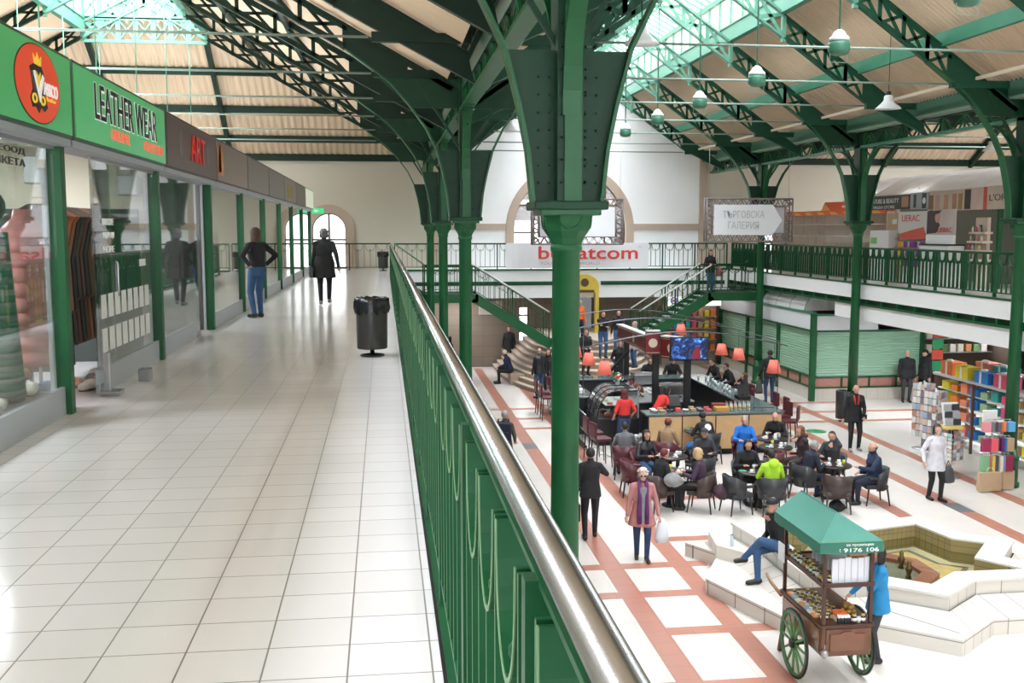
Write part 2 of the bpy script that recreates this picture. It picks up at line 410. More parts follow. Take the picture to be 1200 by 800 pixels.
for z in (G + .13, 5.3, 6.27): mb.box(16.65, 17.75, FY + .15, FY + .25, z - .03, z + .03, DFR)
tag(mb.build('window_frame', t), kind='structure')
mb = MB(); mb.box(16.65, 17.75, FY + .195, FY + .205, G + .1, 6.3, glass_mat('window_pane')); tag(mb.build('pane', t), kind='structure')
t = thing('door_1', (5.95, FY + .2, 0), None, None); tag(t, kind='structure')
mb = MB()
for x in (5.75, 6.15): mb.box(x - .03, x + .03, FY + .1, FY + .2, 0, 2.6, DFR)
for z in (.05, .8, 1.5, 2.2, 2.57): mb.box(5.75, 6.15, FY + .1, FY + .2, z - .03, z + .03, DFR)
tag(mb.build('door_frame', t), kind='structure')
t = thing('door_2', (8.25, FY + .2, 1.5), None, None); tag(t, kind='structure')
mb = MB()
for x in (7.5, 8.25, 9.0): mb.box(x - .05, x + .05, FY + .1, FY + .2, 1.5, 3.0, DFR)
tag(mb.build('door_frame', t), kind='structure')
mb = MB(); mb.box(7.5, 9.0, FY + .15, FY + .16, 1.5, 3.0, glass_mat('dark_door_glass', (.25, .25, .25), 1)); tag(mb.build('pane', t), kind='structure')

# made-up glazed front behind the viewer, added to go with the fill light
t = thing('added_window', (4.0, -13.9, 4), None, None); tag(t, kind='structure')
mb = MB()
for i in range(13): mb.box(-8.0 + i * 2 - .06, -8.0 + i * 2 + .06, -14.0, -13.8, 4.0, 11.0, DFR)
for z in (4.0, 6.3, 8.6, 11.0): mb.box(-8.0, 16.0, -14.0, -13.8, z - .06, z + .06, DFR)
tag(mb.build('window_frame', t), kind='structure')
mb = MB(); mb.box(-8.0, 16.0, -13.92, -13.9, 4.0, 11.0, glass_mat('window_pane')); tag(mb.build('pane', t), kind='structure')

# ------------------------------------------------------------------ roofs
def corr(mb, A, B, t0, t1, pitch, amp, m, nrm):
    """corrugated sheet: ribs run from A(t) to B(t)"""
    n = max(2, int((t1 - t0) / pitch * 6)); nrm = Vector(nrm)
    vs = []
    for i in range(n + 1):
        t = t0 + (t1 - t0) * i / n; k = amp * math.sin(2 * PI * t / pitch)
        vs += [Vector(A(t)) + nrm * k, Vector(B(t)) + nrm * k]
    mb.add(vs, [(2 * i, 2 * i + 2, 2 * i + 3, 2 * i + 1) for i in range(n)], m, True)

def pane_slope(mb, x0, z0, x1, z1, y0, y1, bm_, gm):
    mb.add([(x0, y0, z0), (x1, y0, z1), (x1, y1, z1), (x0, y1, z0)], [(0, 1, 2, 3)], gm)

# main hall
mb = MB()
S = .705
for s in (-1, 1):
    X = lambda d: CX + s * d
    corr(mb, lambda t: (X(6.1), t, 9.02), lambda t: (X(2.25), t, 9.02 + S * 3.85), -14, FY, .155, .034, ROOFC, (s * .57, 0, .82))
struct('ceiling_main', mb, 'beige corrugated roof slopes over the main hall')
# side wings (mirrored about the hall's centre)
for side, mir in (('left', lambda x: x), ('right', lambda x: 2 * CX - x)):
    mb = MB(); q = 1 if side == 'left' else -1
    zt, ze = 13.0, 8.95
    corr(mb, lambda t: (mir(1.35), min(t, 43.35), 8.95), lambda t: (mir(-6 if t < 37.5 else -6 + (t - 37.5) / 5.85 * 7.35), t, 13.0 if t < 37.5 else 13.0 - (t - 37.5) / 5.85 * 4.05), -14, 43.35, .155, .022, ROOFC, (q * .48, 0, .87))
    corr(mb, lambda t: (mir(-17.45), min(t, 43.35), 8.95), lambda t: (mir(-10.1 if t < 37.5 else -10.1 - (t - 37.5) / 5.85 * 7.35), t, 13.0 if t < 37.5 else 13.0 - (t - 37.5) / 5.85 * 4.05), -14, 43.35, .155, .022, ROOFC, (-q * .48, 0, .87))
    def hipY(x):
        if x > -6: k = (x + 6) / 7.35
        elif x < -10.1: k = (-10.1 - x) / 7.35
        else: k = 0
        return 37.5 + 5.85 * k, 13.0 - 4.05 * k
    corr(mb, lambda t: (mir(t), 43.5, 8.85), lambda t: (mir(t), *hipY(t)), -17.45, 1.35, .26, .04, ROOFC, (0, .57, .82))
    struct('ceiling_' + side, mb, 'beige corrugated hipped roof over the %s wing' % side)

# ------------------------------------------------------------------ lanterns (glazed ridges)
def lantern(name, cx, hw, zb, y0, y1, label, wallh=.85, rise=1.3, endlat=False):
    t = thing(name, (cx, y0, zb), label, 'roof lantern', 'glazed roof lanterns')
    for s in (-1, 1):
        mb = MB()
        mb.box(cx + s * hw - .06, cx + s * hw + .06, y0, y1, zb - .42, zb, TRUSSL)
        mb.box(cx + s * hw - .10, cx + s * hw + .10, y0, y1, zb - .46, zb - .42, TRUSSL); mb.box(cx + s * hw - .1, cx + s * hw + .1, y0, y1, zb - .02, zb + .03, TRUSSL)
        mb.box(cx + s * hw - .07, cx + s * hw + .07, y0, y1, zb + wallh, zb + wallh + .16, TRUSSL)
        mb.build('side_beam', t)
        mm_ = MB().box(-.045, .045, -.045, .045, 0, wallh, TRUSSL).mesh('mullion'); y = y1
        while y > y0 + 12:
            inst('mullion', mm_, t, (s * hw, y - y0, 0)); y -= 1.0
        mb = MB(); mb.box(cx + s * hw - .01, cx + s * hw, y0, y1, zb, zb + wallh, ROOFGL); mb.build('side_glass', t)
        mb = MB(); a = cx + s * (hw + .25); z0 = zb + wallh + .12
        mb.add([(a, y0, z0), (cx, y0, z0 + rise), (cx, y1, z0 + rise), (a, y1, z0)], [(0, 1, 2, 3)], ROOFGL); mb.build('roof_glass', t)
        mb = MB(); y = y0
        while y < y1 + .01:
            mb.beam((a, y, z0 - .03), (cx, y, z0 + rise - .03), .035, .06, TRUSSL); y += .5
        mb.build('glazing_bars', t)
        mb = MB(); mb.beam((cx + s * hw * .5, y0, z0 + rise * .52), (cx + s * hw * .5, y1, z0 + rise * .52), .07, .1, TRUSSL); mb.build('purlin', t)
    mb = MB(); mb.box(cx - .06, cx + .06, y0, y1, zb + wallh + rise, zb + wallh + rise + .16, TRUSSL); mb.build('ridge_beam', t)
    if endlat:
        mb = MB()
        for za, zc in ((zb - .75, zb + .0), (zb + .05, zb + wallh)):
            for z in (za, zc): mb.box(cx - hw, cx + hw, y1 - .05, y1 + .05, z - .05, z + .05, TRUSSL)
            n = 7; w = 2 * hw / n
            for i in range(n):
                a = cx - hw + i * w
                mb.beam((a, y1, za), (a + w, y1, zc), .05, .07, TRUSSL, (0, 1, 0)); mb.beam((a, y1, zc), (a + w, y1, za), .05, .07, TRUSSL, (0, 1, 0))
                mb.box(a - .08, a + .08, y1 - .03, y1 + .03, za, zc, TRUSSL)
        mb.build('end_lattice', t)
        mb = MB(); mb.add([(cx - hw - .2, y1 + .06, zb + .1), (cx + hw + .2, y1 + .06, zb + .1), (cx + hw + .2, y1 + .06, zb + wallh + .1), (cx, y1 + .06, zb + wallh + rise + .1), (cx - hw - .2, y1 + .06, zb + wallh + .1)], [(0, 1, 2, 3, 4)], ROOFGL); mb.build('end_glass', t)
    return t
lantern('roof_lantern', CX, 2.15, 11.75, -14, FY, 'long glazed roof lantern along the ridge of the main hall')
lantern('roof_lantern', -8.05, 2.05, 13.05, -14, 37.5, 'glazed roof lantern over the left wing behind the shop signs', endlat=True)
lantern('roof_lantern', 2 * CX + 8.05, 2.05, 13.05, -14, 37.5, 'glazed roof lantern over the right wing beyond the far gallery', endlat=True)

mb = MB()
for a_, b_ in ((1.2, 2.05), (2 * CX - 2.05, 2 * CX - 1.2)): mb.box(a_, b_, -14, FY, 9.12, 9.2, TRUSSG)
struct('ceiling_valley_gutter', mb)
# purlins and hip rafters as roof beams
def beamthing(name, segs, w, h, m, label, cat='roof beam', group='green roof purlins'):
    mb = MB()
    for p, q in segs: mb.beam(p, q, w, h, m)
    c = segs[0][0]; o = mb.build(name, None, c); return tag(o, label, cat, group)
beamthing('purlin', [((12.15, -14, 9.98), (12.15, FY, 9.98))], .12, .30, GREENL, 'broad green purlin along the right slope of the main roof')
beamthing('purlin', [((2 * CX - 12.15, -14, 9.98), (2 * CX - 12.15, FY, 9.98))], .12, .30, GREENL, 'broad green purlin along the left slope of the main roof')
_ws = ('third highest', 'second highest', 'lowest')
for side, mir in (('left', lambda x: x), ('right', lambda x: 2 * CX - x)):
    for i, k in enumerate((.30, .58, .82)):
        y = 37.5 + 6 * k; z = 13.0 - 4.1 * k - .17
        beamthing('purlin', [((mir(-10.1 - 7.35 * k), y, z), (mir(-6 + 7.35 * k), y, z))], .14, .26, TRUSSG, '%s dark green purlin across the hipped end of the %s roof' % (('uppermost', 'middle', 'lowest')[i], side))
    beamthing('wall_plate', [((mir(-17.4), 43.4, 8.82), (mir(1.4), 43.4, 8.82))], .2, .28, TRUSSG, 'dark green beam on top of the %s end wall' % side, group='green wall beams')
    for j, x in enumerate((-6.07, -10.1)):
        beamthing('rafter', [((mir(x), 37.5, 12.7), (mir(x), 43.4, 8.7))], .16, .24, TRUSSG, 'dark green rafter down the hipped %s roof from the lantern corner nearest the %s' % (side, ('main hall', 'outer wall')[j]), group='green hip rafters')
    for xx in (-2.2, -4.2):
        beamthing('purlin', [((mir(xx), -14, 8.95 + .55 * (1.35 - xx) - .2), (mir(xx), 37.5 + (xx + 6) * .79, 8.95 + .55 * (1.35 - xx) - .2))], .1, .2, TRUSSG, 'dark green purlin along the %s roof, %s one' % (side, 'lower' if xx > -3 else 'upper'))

# ------------------------------------------------------------------ trusses
ARC = [(6.13, .32), (6.6, .37), (7.0, .45), (7.5, .58), (7.95, .80), (8.44, 1.16), (8.83, 1.52), (9.08, 1.84), (9.5, 2.42)]
def lattice(mb, p0, p1, q0, q1, n, y, m, w=.085):
    """lower chord p0-p1, upper chord q0-q1 in the plane y"""
    P = lambda a, b, t: (a[0] + (b[0] - a[0]) * t, y, a[1] + (b[1] - a[1]) * t)
    for i in range(n + 1):
        t = i / n; mb.beam(P(p0, p1, t), P(q0, q1, t), .03, w * 1.2, m, (1, 0, 0))
        if i < n:
            t2 = (i + 1) / n
            mb.beam(P(p0, p1, t), P(q0, q1, t2), .025, w, m, (0, 0, 1)); mb.beam(P(q0, q1, t), P(p0, p1, t2), .025, w, m, (0, 0, 1))
def truss(name, y, c, hw, slope, xe, lh, up, m, m2, label, group, haz=('b',)):
    """c centre, column offset hw, lower chord leaves the bracket at hw-2.42"""
    t = thing(name, (c, y, 9.03), label, 'roof truss', group)
    for s in (-1, 1):
        xa = c + s * (hw - 2.42); za = 9.5; xb = c + s * xe; zb = za + slope * (hw - 2.42 - xe)
        mb = MB(); mb.beam((xa, y, za), (xb, y, zb), .13, .035, m); mb.beam((xa, y, za + .05), (xb, y, zb + .05), .03, .12, m)
        mb.build('lower_chord', t)
        xo = c + s * (hw - .25)
        mb = MB(); mb.beam((xo, y, za + up - slope * 2.17), (xb, y, zb + up), .10, .035, m); mb.beam((xo, y, za + up - slope * 2.17 - .06), (xb, y, zb + up - .06), .03, .12, m); mb.build('upper_chord', t)
        n = max(3, round((hw - 2.42 - xe) / .92)); mb = MB(); lattice(mb, (xa, za), (xb, zb), (xa, za + up), (xb, zb + up), n, y, m, .075)
        # solid gusset at the haunch
        tl = lambda o: za + up - slope * (2.42 - o) - .05
        og, zg = (1.9, 9.13) if slope > .6 else (2.4, 9.49); xg = c + s * (hw - og)
        if slope > .6: lattice(mb, (xa, za), (xg, zg), (xa, za + up), (xg, tl(og)), 1, y, m, .075)
        if any(abs(y - q) < .1 for q in (9.5, 21.5, 29.5, 37.5)): pl = [(c + s * (hw - 1.15), tl(1.15)), (xg, tl(og)), (xg, zg - .01), (c + s * (hw - 1.84), 9.05), (c + s * (hw - 1.2), 8.6)]
        else:
            pl = [(xo, tl(.25)), (xg, tl(og)), (xg, zg), (c + s * (hw - .15), 8.32)]
            mb.beam((xa, y, za), (xg, y, zg), .13, .035, m); mb.beam((xg, y, zg), (c + s * (hw - .15), y, 8.32), .13, .035, m)
        mb.prism(pl, 'y', y - .012, y + .012, m); mb.build('web_lattice', t)
        # upper part inside the lantern
        mb = MB(); zr = zb + slope * xe
        mb.beam((xb, y, zb), (c, y, zr), .16, .05, m2); mb.beam((xb, y, zb + up), (c, y, zr + up), .16, .05, m2)
        lattice(mb, (xb, zb), (c, zr), (xb, zb + up), (c, zr + up), 3, y, m2, .09)
        mb.box(xb - .05, xb + .05, y - .05, y + .05, zb - .1, zb + up + 1.0, m2)
        mb.build('lantern_chord', t)
        mb = MB(); mb.beam((c + s * (hw - 1.85), y, 9.03), (c + s * (hw - .2), y, 9.03), .14, .16, m); mb.build('tie_anchor', t)
    mb = MB(); mb.tube([(c - hw + 1.9, y, 9.03), (c + hw - 1.9, y, 9.03)], .022, mat('tie_rod_paint', (.20, .27, .22), .45), 8); mb.build('tie_rod', t)
    return t
_n = 0
TY = [41.5 - 4 * i for i in range(11)]
for i, y in enumerate(TY):
    o_ = ('farthest',) + tuple(ORD[1:])
    truss('roof_truss', y, CX, 6.25, S, 2.15, 1, .58, TRUSSR, TRUSSL, '%s green roof truss of the main hall from the far wall' % ORD[i].replace('nearest', 'first'), 'lattice trusses of the main hall')
    if y <= 37.6:
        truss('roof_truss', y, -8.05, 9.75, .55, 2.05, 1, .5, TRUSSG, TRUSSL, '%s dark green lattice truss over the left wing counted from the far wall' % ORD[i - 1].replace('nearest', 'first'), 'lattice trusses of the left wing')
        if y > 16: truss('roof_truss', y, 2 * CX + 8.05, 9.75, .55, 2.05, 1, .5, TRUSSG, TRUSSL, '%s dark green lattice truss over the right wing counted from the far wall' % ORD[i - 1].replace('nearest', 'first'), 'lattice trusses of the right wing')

# ------------------------------------------------------------------ columns
def column(x, y, label):
    t = thing('iron_column', (x, y, 0), label, 'column', 'green cast iron columns')
    mb = MB(); mb.lathe([(.24, 0), (.24, .10), (.20, .12), (.20, .62), (.215, .64), (.215, .70), (.17, .74), (.155, .9)], (x, y, 0), GREEN, 24); mb.build('base', t)
    mb = MB(); mb.lathe([(.15, .85), (.133, 3.5), (.13, 5.66), (.145, 5.67), (.15, 5.70), (.145, 5.73), (.12, 5.74)], (x, y, 0), GREEN, 24); mb.build('shaft', t)
    mb = MB()   # octagonal capital flaring to a square plate
    prof = [(.13, 5.72), (.16, 5.80), (.20, 5.86), (.235, 6.02), (.25, 6.06)]
    for k, (r, z) in enumerate(prof[:-1]):
        r2, z2 = prof[k + 1]
        vs = [(x + a * r * (1 if abs(a) > .6 else 1), y + b * r, z) for a, b in OCT] + [(x + a * r2, y + b * r2, z2) for a, b in OCT]
        mb.add(vs, [(i, (i + 1) % 8, 8 + (i + 1) % 8, 8 + i) for i in range(8)], GREEN)
    for a in range(4):
        ca, sa = math.cos(a * PI / 2), math.sin(a * PI / 2)
        pts = [(x + ca * .215 - sa * .1 * math.cos(u), y + sa * .215 + ca * .1 * math.cos(u), 5.99 - .11 * math.sin(u)) for u in [PI * i / 8 for i in range(9)]]
        mb.tube(pts, .012, GREEN, 5)
    mb.bbox(x - .34, x + .34, y - .30, y + .30, 6.05, 6.13, GREEND, .015); mb.bbox(x - .28, x + .28, y - .26, y + .26, 6.0, 6.06, GREEN, .01)
    mb.build('capital', t)
    mb = MB()   # riveted pier above
    mb.box(x - .12, x + .12, y - .20, y + .20, 6.13, 9.0, GREEND); mb.box(x - .06, x + .10, y - .235, y - .2, 6.13, 8.9, GREEN); mb.box(x - .06, x + .10, y + .2, y + .235, 6.13, 8.9, GREEN)
    for s in (-1, 1):
        for k in range(14):
            for xx in (-.09, .125): mb.ell((x + xx * 1.0, y - .24, 6.3 + k * .2), .012, GREEND, 6)
    mb.build('pier', t)
    for s in (-1, 1):    # transverse brackets
        mb = MB(); low = [(x + s * o, z) for z, o in ARC if z < 7.6]
        poly = [(x + s * .1, 6.13)] + low + [(x + s * .1, 7.5)]
        mb.prism(poly, 'y', y - .02, y + .02, GREEND)
        mb.prism([(x + s * .1, 8.35), (x + s * 1.08, 8.36), (x + s * 1.8, 9.0), (x + s * .1, 9.0)], 'y', y - .015, y + .015, GREEND)
        P = [(x + s * o, y, z) for z, o in ARC]
        for a, b in zip(P, P[1:]): mb.beam(a, b, .20, .035, GREEN, (s, 0, .3))
        for z in np.arange(6.3, 7.4, .16):
            for q in (.17, .27): mb.ell((x + s * q, y - .025, z), .013, GREEND, 6)
        mb.beam((x + s * .1, y, 7.55), (x + s * 1.0, y, 8.95), .06, .05, GREEND)
        mb.build('bracket', t)
    for s in (-1, 1):    # brackets along the row
        mb = MB(); n = 10
        P = [(x, y + s * (.22 + 1.25 * (1 - math.cos(PI / 2 * i / n))), 6.9 + 1.38 * math.sin(PI / 2 * i / n)) for i in range(n + 1)]
        for a, b in zip(P, P[1:]): mb.beam(a, b, .16, .035, GREEN, (0, s, .3))
        mb.beam((x, y + s * .2, 8.25), (x, y + s * .75, 7.95), .03, .05, GREEN, (1, 0, 0)); mb.beam((x, y + s * .2, 7.6), (x, y + s * .9, 8.28), .03, .05, GREEN, (1, 0, 0))
        C = (x, y + s * .42, 8.0); mb.tube([(x, C[1] + .12 * math.cos(u), C[2] + .12 * math.sin(u)) for u in [2 * PI * i / 12 for i in range(13)]], .015, GREEN, 5)
        mb.build('side_bracket', t)
    return t
OCT = [(math.cos(R(22.5 + 45 * i)) * 1.08, math.sin(R(22.5 + 45 * i)) * 1.08) for i in range(8)]
YC = [9.5, 21.5, 29.5, 37.5]
_l = {0: 'thick green iron column in the foreground beyond the railing', 1: 'second green column beyond the railing, behind the foreground one', 2: 'third green column of the row beside the railing', 3: 'farthest green column of the row beside the railing, left of the banner'}
_r = {0: 'green column of the far row out to the right', 1: 'green column at the right edge beside the gift bag stand', 2: 'green column before the shuttered kiosk near its front corner', 3: 'green column before the shuttered kiosk under the white arrow sign'}
for i, y in enumerate(YC):
    column(1.7, y, _l[i]); column(14.2, y, _r[i])

# longitudinal girders over the columns
def girder(x, inner, label):
    t = thing('lattice_girder', (x, 0, 8.3), label, 'girder', 'lattice girders over the columns')
    mb = MB(); mb.box(x - .12, x + .12, -14, FY, 8.28, 8.35, GREENL if x > 5 else GREEN); mb.build('lower_flange', t)
    mb = MB(); mb.box(x - .06, x + .06, -14, FY, 8.72, 9.05, GREEND); mb.box(x - .16, x + .16, -14, FY, 9.03, 9.08, GREEND); mb.build('upper_web', t)
    mb = MB(); y = 1.5
    while y < FY - .5:
        mb.beam((x, y, 8.33), (x, y + .5, 8.75), .03, .05, GREEN, (1, 0, 0)); mb.beam((x, y + .5, 8.75), (x, y + 1.0, 8.33), .03, .05, GREEN, (1, 0, 0))
        mb.box(x - .02, x + .02, y + .48, y + .52, 8.33, 8.75, GREEN)
        mb.beam((x, y + .25, 8.33), (x, y + .5, 8.6), .025, .04, GREEN, (1, 0, 0)); mb.beam((x, y + .5, 8.6), (x, y + .75, 8.33), .025, .04, GREEN, (1, 0, 0)); y += 1.0
    mb.build('lattice', t)
    mb = MB(); s = 1 if inner > 0 else -1     # gutter box with ribbed underside
    a, b = sorted((x + s * .12, x + s * .5)); mb.box(a, b, -14, FY, 8.78, 9.1, mat('gutter_green', (.045, .13, .08), .5))
    for k in range(3):
        c = a + .07 + k * .12; mb.box(c - .045, c + .045, -14, FY, 8.73, 8.79, mat('gutter_underside', (.23, .33, .25), .5))
    mb.build('gutter', t)
    mb = MB(); mb.beam((x + s * 1.25, -14, 9.16), (x + s * 1.25, FY, 9.16), .07, .07, mat('beige_pipe', (.66, .56, .42), .5)); mb.build('pipe', t)
    return t
girder(1.7, 1, 'lattice girder over the column row beside the railing')
girder(14.2, -1, 'lattice girder over the far row of columns on the right')

# ================================================================== RAILINGS
PL = 1.34
def _panel(edge):
    mb = MB(); m = GREENR
    mb.box(0, PL, -.02, .02, 1.02, 1.045, m); mb.box(0, PL, -.02, .044, .10, .125, m)
    for c in (.29, .67, 1.05):
        n = 14; P = [(c - .155 * math.cos(PI * i / n), 0, 1.02 - .27 * math.sin(PI * i / n) ** .8) for i in range(n + 1)]
        P = [(c - .155, 0, 1.02)] + P[1:-1] + [(c + .155, 0, 1.02)]
        for a, b in zip(P, P[1:]):
            mb.beam((a[0], .012, a[2]), (b[0], .012, b[2]), .066, .012, m, (0, 0, 1) if abs(b[0] - a[0]) > .02 else (1, 0, 0))
        if edge:
            for a, b in zip(P, P[1:]): mb.beam((a[0], .0465, a[2]), (b[0], .0465, b[2]), .003, .012, EDGE, (0, 0, 1) if abs(b[0] - a[0]) > .02 else (1, 0, 0))
        mb.ell((c, .015, .80), .026, m, 10)
    return mb.mesh('scroll_panel')
def _bal(edge):
    mb = MB(); mb.box(-.0065, .0065, -.021, .045, .115, 1.02, GREENR)
    if edge: mb.box(-.003, .003, .045, .046, .115, 1.02, EDGE)
    return mb.mesh('baluster')
def _balshort(edge):
    mb = MB(); mb.box(-.0065, .0065, -.021, .045, .115, .755, GREENR)
    if edge: mb.box(-.003, .003, .045, .046, .115, .755, EDGE)
    return mb.mesh('baluster')
def _post():
    mb = MB(); mb.box(-.022, .022, -.026, .05, 0, 1.05, GREENR); mb.box(-.04, .04, -.045, .055, 0, .012, GREENR)
    return mb.mesh('post')
PM = {e: (_panel(e), _bal(e), _balshort(e)) for e in (0, 1)}; POSTM = _post()
BX = [(.105, 1), (.29, 0), (.48, 1), (.67, 0), (.86, 1), (1.05, 0), (1.235, 1)]
def railing(name, p, q, z, label, cat='railing', edge=0, indiv=14, chrome=False, topmat=None, drop=0., flip=False):
    """p->q in plan; z floor height at p, z - drop at q (sloped flights shear the panels)"""
    p = Vector((*p, z)); q = Vector((*q, z)); L = (q - p).length; n = max(1, round(L / PL)); pl = L / n
    rz = math.atan2(q.y - p.y, q.x - p.x)
    t = thing(name, p, label, cat, 'green scrollwork railings'); t.rotation_euler = (0, 0, rz); LOC[t.name] = Vector((0, 0, 0))
    sl = -drop / L
    def sh(me):   # shear a copy of the mesh for a sloped flight
        if not drop: return me
        me = me.copy()
        for v in me.vertices: v.co.z += v.co.x * sl
        return me
    pm = sh(PM[edge][0]); 
    for i in range(n):
        x = i * pl; zz = x * sl
        inst('post', POSTM, t, (x, 0, zz))
        pn = inst('scroll_panel', pm, t, (x, 0, zz), scale=(pl / PL, 1, 1))
        if i < indiv:
            for bx, full in BX: inst('baluster', PM[edge][1] if full else PM[edge][2], pn, (bx, 0, bx * sl * pl / PL))
    inst('post', POSTM, t, (L, 0, L * sl))
    if n > indiv:
        mb = MB()
        for i in range(indiv, n):
            for bx, full in BX:
                X = (i + bx / PL) * pl; mb.box(X - .008, X + .008, -.021, .021, .115 + X * sl, (1.02 if full else .755) + X * sl, GREENR)
        o = bpy.data.objects.new('balusters', mb.mesh('balusters')); COL.objects.link(o); o.parent = t; o['kind'] = 'stuff'
    mb = MB()
    if chrome:
        mb.tube([(0, 0, 1.085), (L, 0, 1.085 + L * sl)], .031, CHROME, 20); o = bpy.data.objects.new('handrail', mb.mesh('handrail')); COL.objects.link(o); o.parent = t; o['label'] = 'polished steel handrail'
        mb = MB(); mb.beam((0, 0, 1.045), (L, 0, 1.045 + L * sl), .055, .012, GREENR)
        o = bpy.data.objects.new('top_rail', mb.mesh('top_rail')); COL.objects.link(o); o.parent = t
    else:
        mb.beam((0, 0, 1.06), (L, 0, 1.06 + L * sl), .05, .035, topmat or GREENR); o = bpy.data.objects.new('handrail', mb.mesh('handrail')); COL.objects.link(o); o.parent = t
    return t
# near railing: panels start so that posts fall at 2.95 + 1.34 k
nr = railing('railing', (.27, -2.41), (.27, 37.79), G + .005, 'green scrollwork railing with polished steel handrail along the near gallery', edge=1, indiv=13, chrome=True)
for i in range(10):
    mb = MB(); y0 = -2.0 + i * 4.02
    mb.box(.300, .342, y0, y0 + 3.96, G + .985, G + 1.0, GREENL); mb.box(.342, .347, y0, y0 + 3.96, G + .97, G + 1.006, GREENL)
    mb.box(.28, .30, y0 + .1, y0 + .16, G + .985, G + 1.0, GREENR); mb.box(.29, .335, y0 + 3.9, y0 + 3.955, G + 1.0, G + 1.015, BLACKM)
    me = mb.mesh('outer_plate'); o = bpy.data.objects.new('outer_plate', me); COL.objects.link(o); o.parent = nr; o.matrix_parent_inverse = Matrix.Translation((.27, -2.41, G + .005)).to_4x4().inverted() if 0 else (Matrix.Translation((.27, -2.41, G + .005)) @ Matrix.Rotation(PI / 2, 4, 'Z')).inverted()
GP = mat('weathered_rail', (.10, .17, .10), .5)
railing('railing', (-3.0, 41.45), (.3, 41.45), G + .012, 'green railing in front of the far arched doorway', indiv=14)
railing('railing', (.45, 41.66), (14.3, 41.66), G, 'green railing of the cross gallery carrying the white banner', indiv=12)
railing('railing', (14.5, 41.6), (14.5, 12.2), G + .012, 'green railing along the right gallery under the cosmetics shops', indiv=14)

# ================================================================== STAIRS
def flight(mb_t, x0, z0, x1, z1, y0, y1, n):
    for i in range(n):
        t = (i + .5) / n; x = x0 + (x1 - x0) * i / n; xx = x0 + (x1 - x0) * (i + 1) / n; z = z0 + (z1 - z0) * (i + 1) / n
        mb_t.box(min(x, xx), max(x, xx), y0, y1, z - .03, z, mat('stair_tread', (.36, .40, .36), .5)); mb_t.box(x - .01, x + .01, y0, y1, z, z + abs(z1 - z0) / n - .03, GREEND)
def staircase(mir, side):
    Y0, Y1 = 38.2, 39.7; M = lambda x: mir(x)
    t = thing('staircase', (M(.4), 39, 1.6), 'green steel staircase from the %s gallery down to the stone platform' % side, 'staircase', 'green steel staircases')
    mb = MB(); flight(mb, M(.4), G, M(1.5), 3.45, Y0, Y1, 5); flight(mb, M(3.4), 3.45, M(6.2), 1.68, Y0, Y1, 11); mb.build('treads', t)
    mb = MB(); a, b = sorted((M(1.5), M(3.4))); mb.box(a, b, Y0, Y1, 3.37, 3.45, GREEND); mb.box(a, b, Y0 - .03, Y1 + .03, 3.30, 3.38, GREEN); mb.build('landing', t)
    for y in (Y0, Y1):
        mb = MB()
        mb.beam((M(.3), y, G - .18), (M(1.5), y, 3.30), .05, .34, GREEN); mb.beam((M(1.4), y, 3.30), (M(3.5), y, 3.30), .05, .32, GREEN); mb.beam((M(3.35), y, 3.34), (M(6.3), y, 1.50), .05, .36, GREEN)
        mb.build('stringer', t)
    for y, nm in ((Y0 + .03, 'front'), (Y1 - .03, 'rear')):
        for xa, xb, za, dz in ((1.5, 3.4, 3.45, 0), (3.4, 6.2, 3.45, 1.77)):
            r = railing('stair_railing', (M(xa), y), (M(xb), y), za, '%s green railing of the %s staircase, %s part' % (nm, side, 'landing' if not dz else 'lower flight'), indiv=4, drop=dz, topmat=GREENR)
        mb = MB(); mb.tube([(M(.4), y, G + 1.1), (M(1.5), y, 3.45 + 1.12)], .025, EDGE, 8); mb.build('handrail', t); mb = MB(); mb.tube([(M(3.4), y - .06, 4.53), (M(6.2), y - .06, 2.77)], .028, mat('pale_handrail', (.62, .66, .60), .35), 8); mb.build('handrail', t)
staircase(lambda x: x, 'left'); staircase(lambda x: 2 * CX - x, 'right')
# stone platform with curved steps
def stepz(x, y):
    z = 0
    for i in range(10):
        rx, ry = 3.35 * (1 - i * .055), 7.4 * (1 - i * .072)
        if abs(x - CX) < rx and (y > 41 or ((x - CX) / rx) ** 2 + ((41 - y) / ry) ** 2 < 1): z = (i + 1) * .165
    return z
t = thing('stone_steps', (CX, 38.5, 0), 'curved pale stone steps spreading into the hall below the banner', 'steps')
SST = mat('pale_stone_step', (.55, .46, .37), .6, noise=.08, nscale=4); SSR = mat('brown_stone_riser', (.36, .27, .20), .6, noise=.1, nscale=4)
for i in range(10):
    k = 1 - i * .072; h = .165; mb = MB(); n = 40
    rx, ry = 3.35 * (1 - i * .055), 7.4 * k - .0
    P = [(CX - rx * math.cos(PI * j / n) * 1.0, 41.0 - ry * math.sin(PI * j / n)) for j in range(n + 1)]
    P = [(CX - rx, 43.4)] + P + [(CX + rx, 43.4)]
    mb.prism(P, 'z', i * h, (i + 1) * h - .03, SSR); Q = [(CX + (a - CX) * 1.01, 43.4 if b > 43.3 else 41 + (b - 41) * 1.01) for a, b in P]; mb.prism(Q, 'z', (i + 1) * h - .03, (i + 1) * h, SST)
    mb.build('step', t)

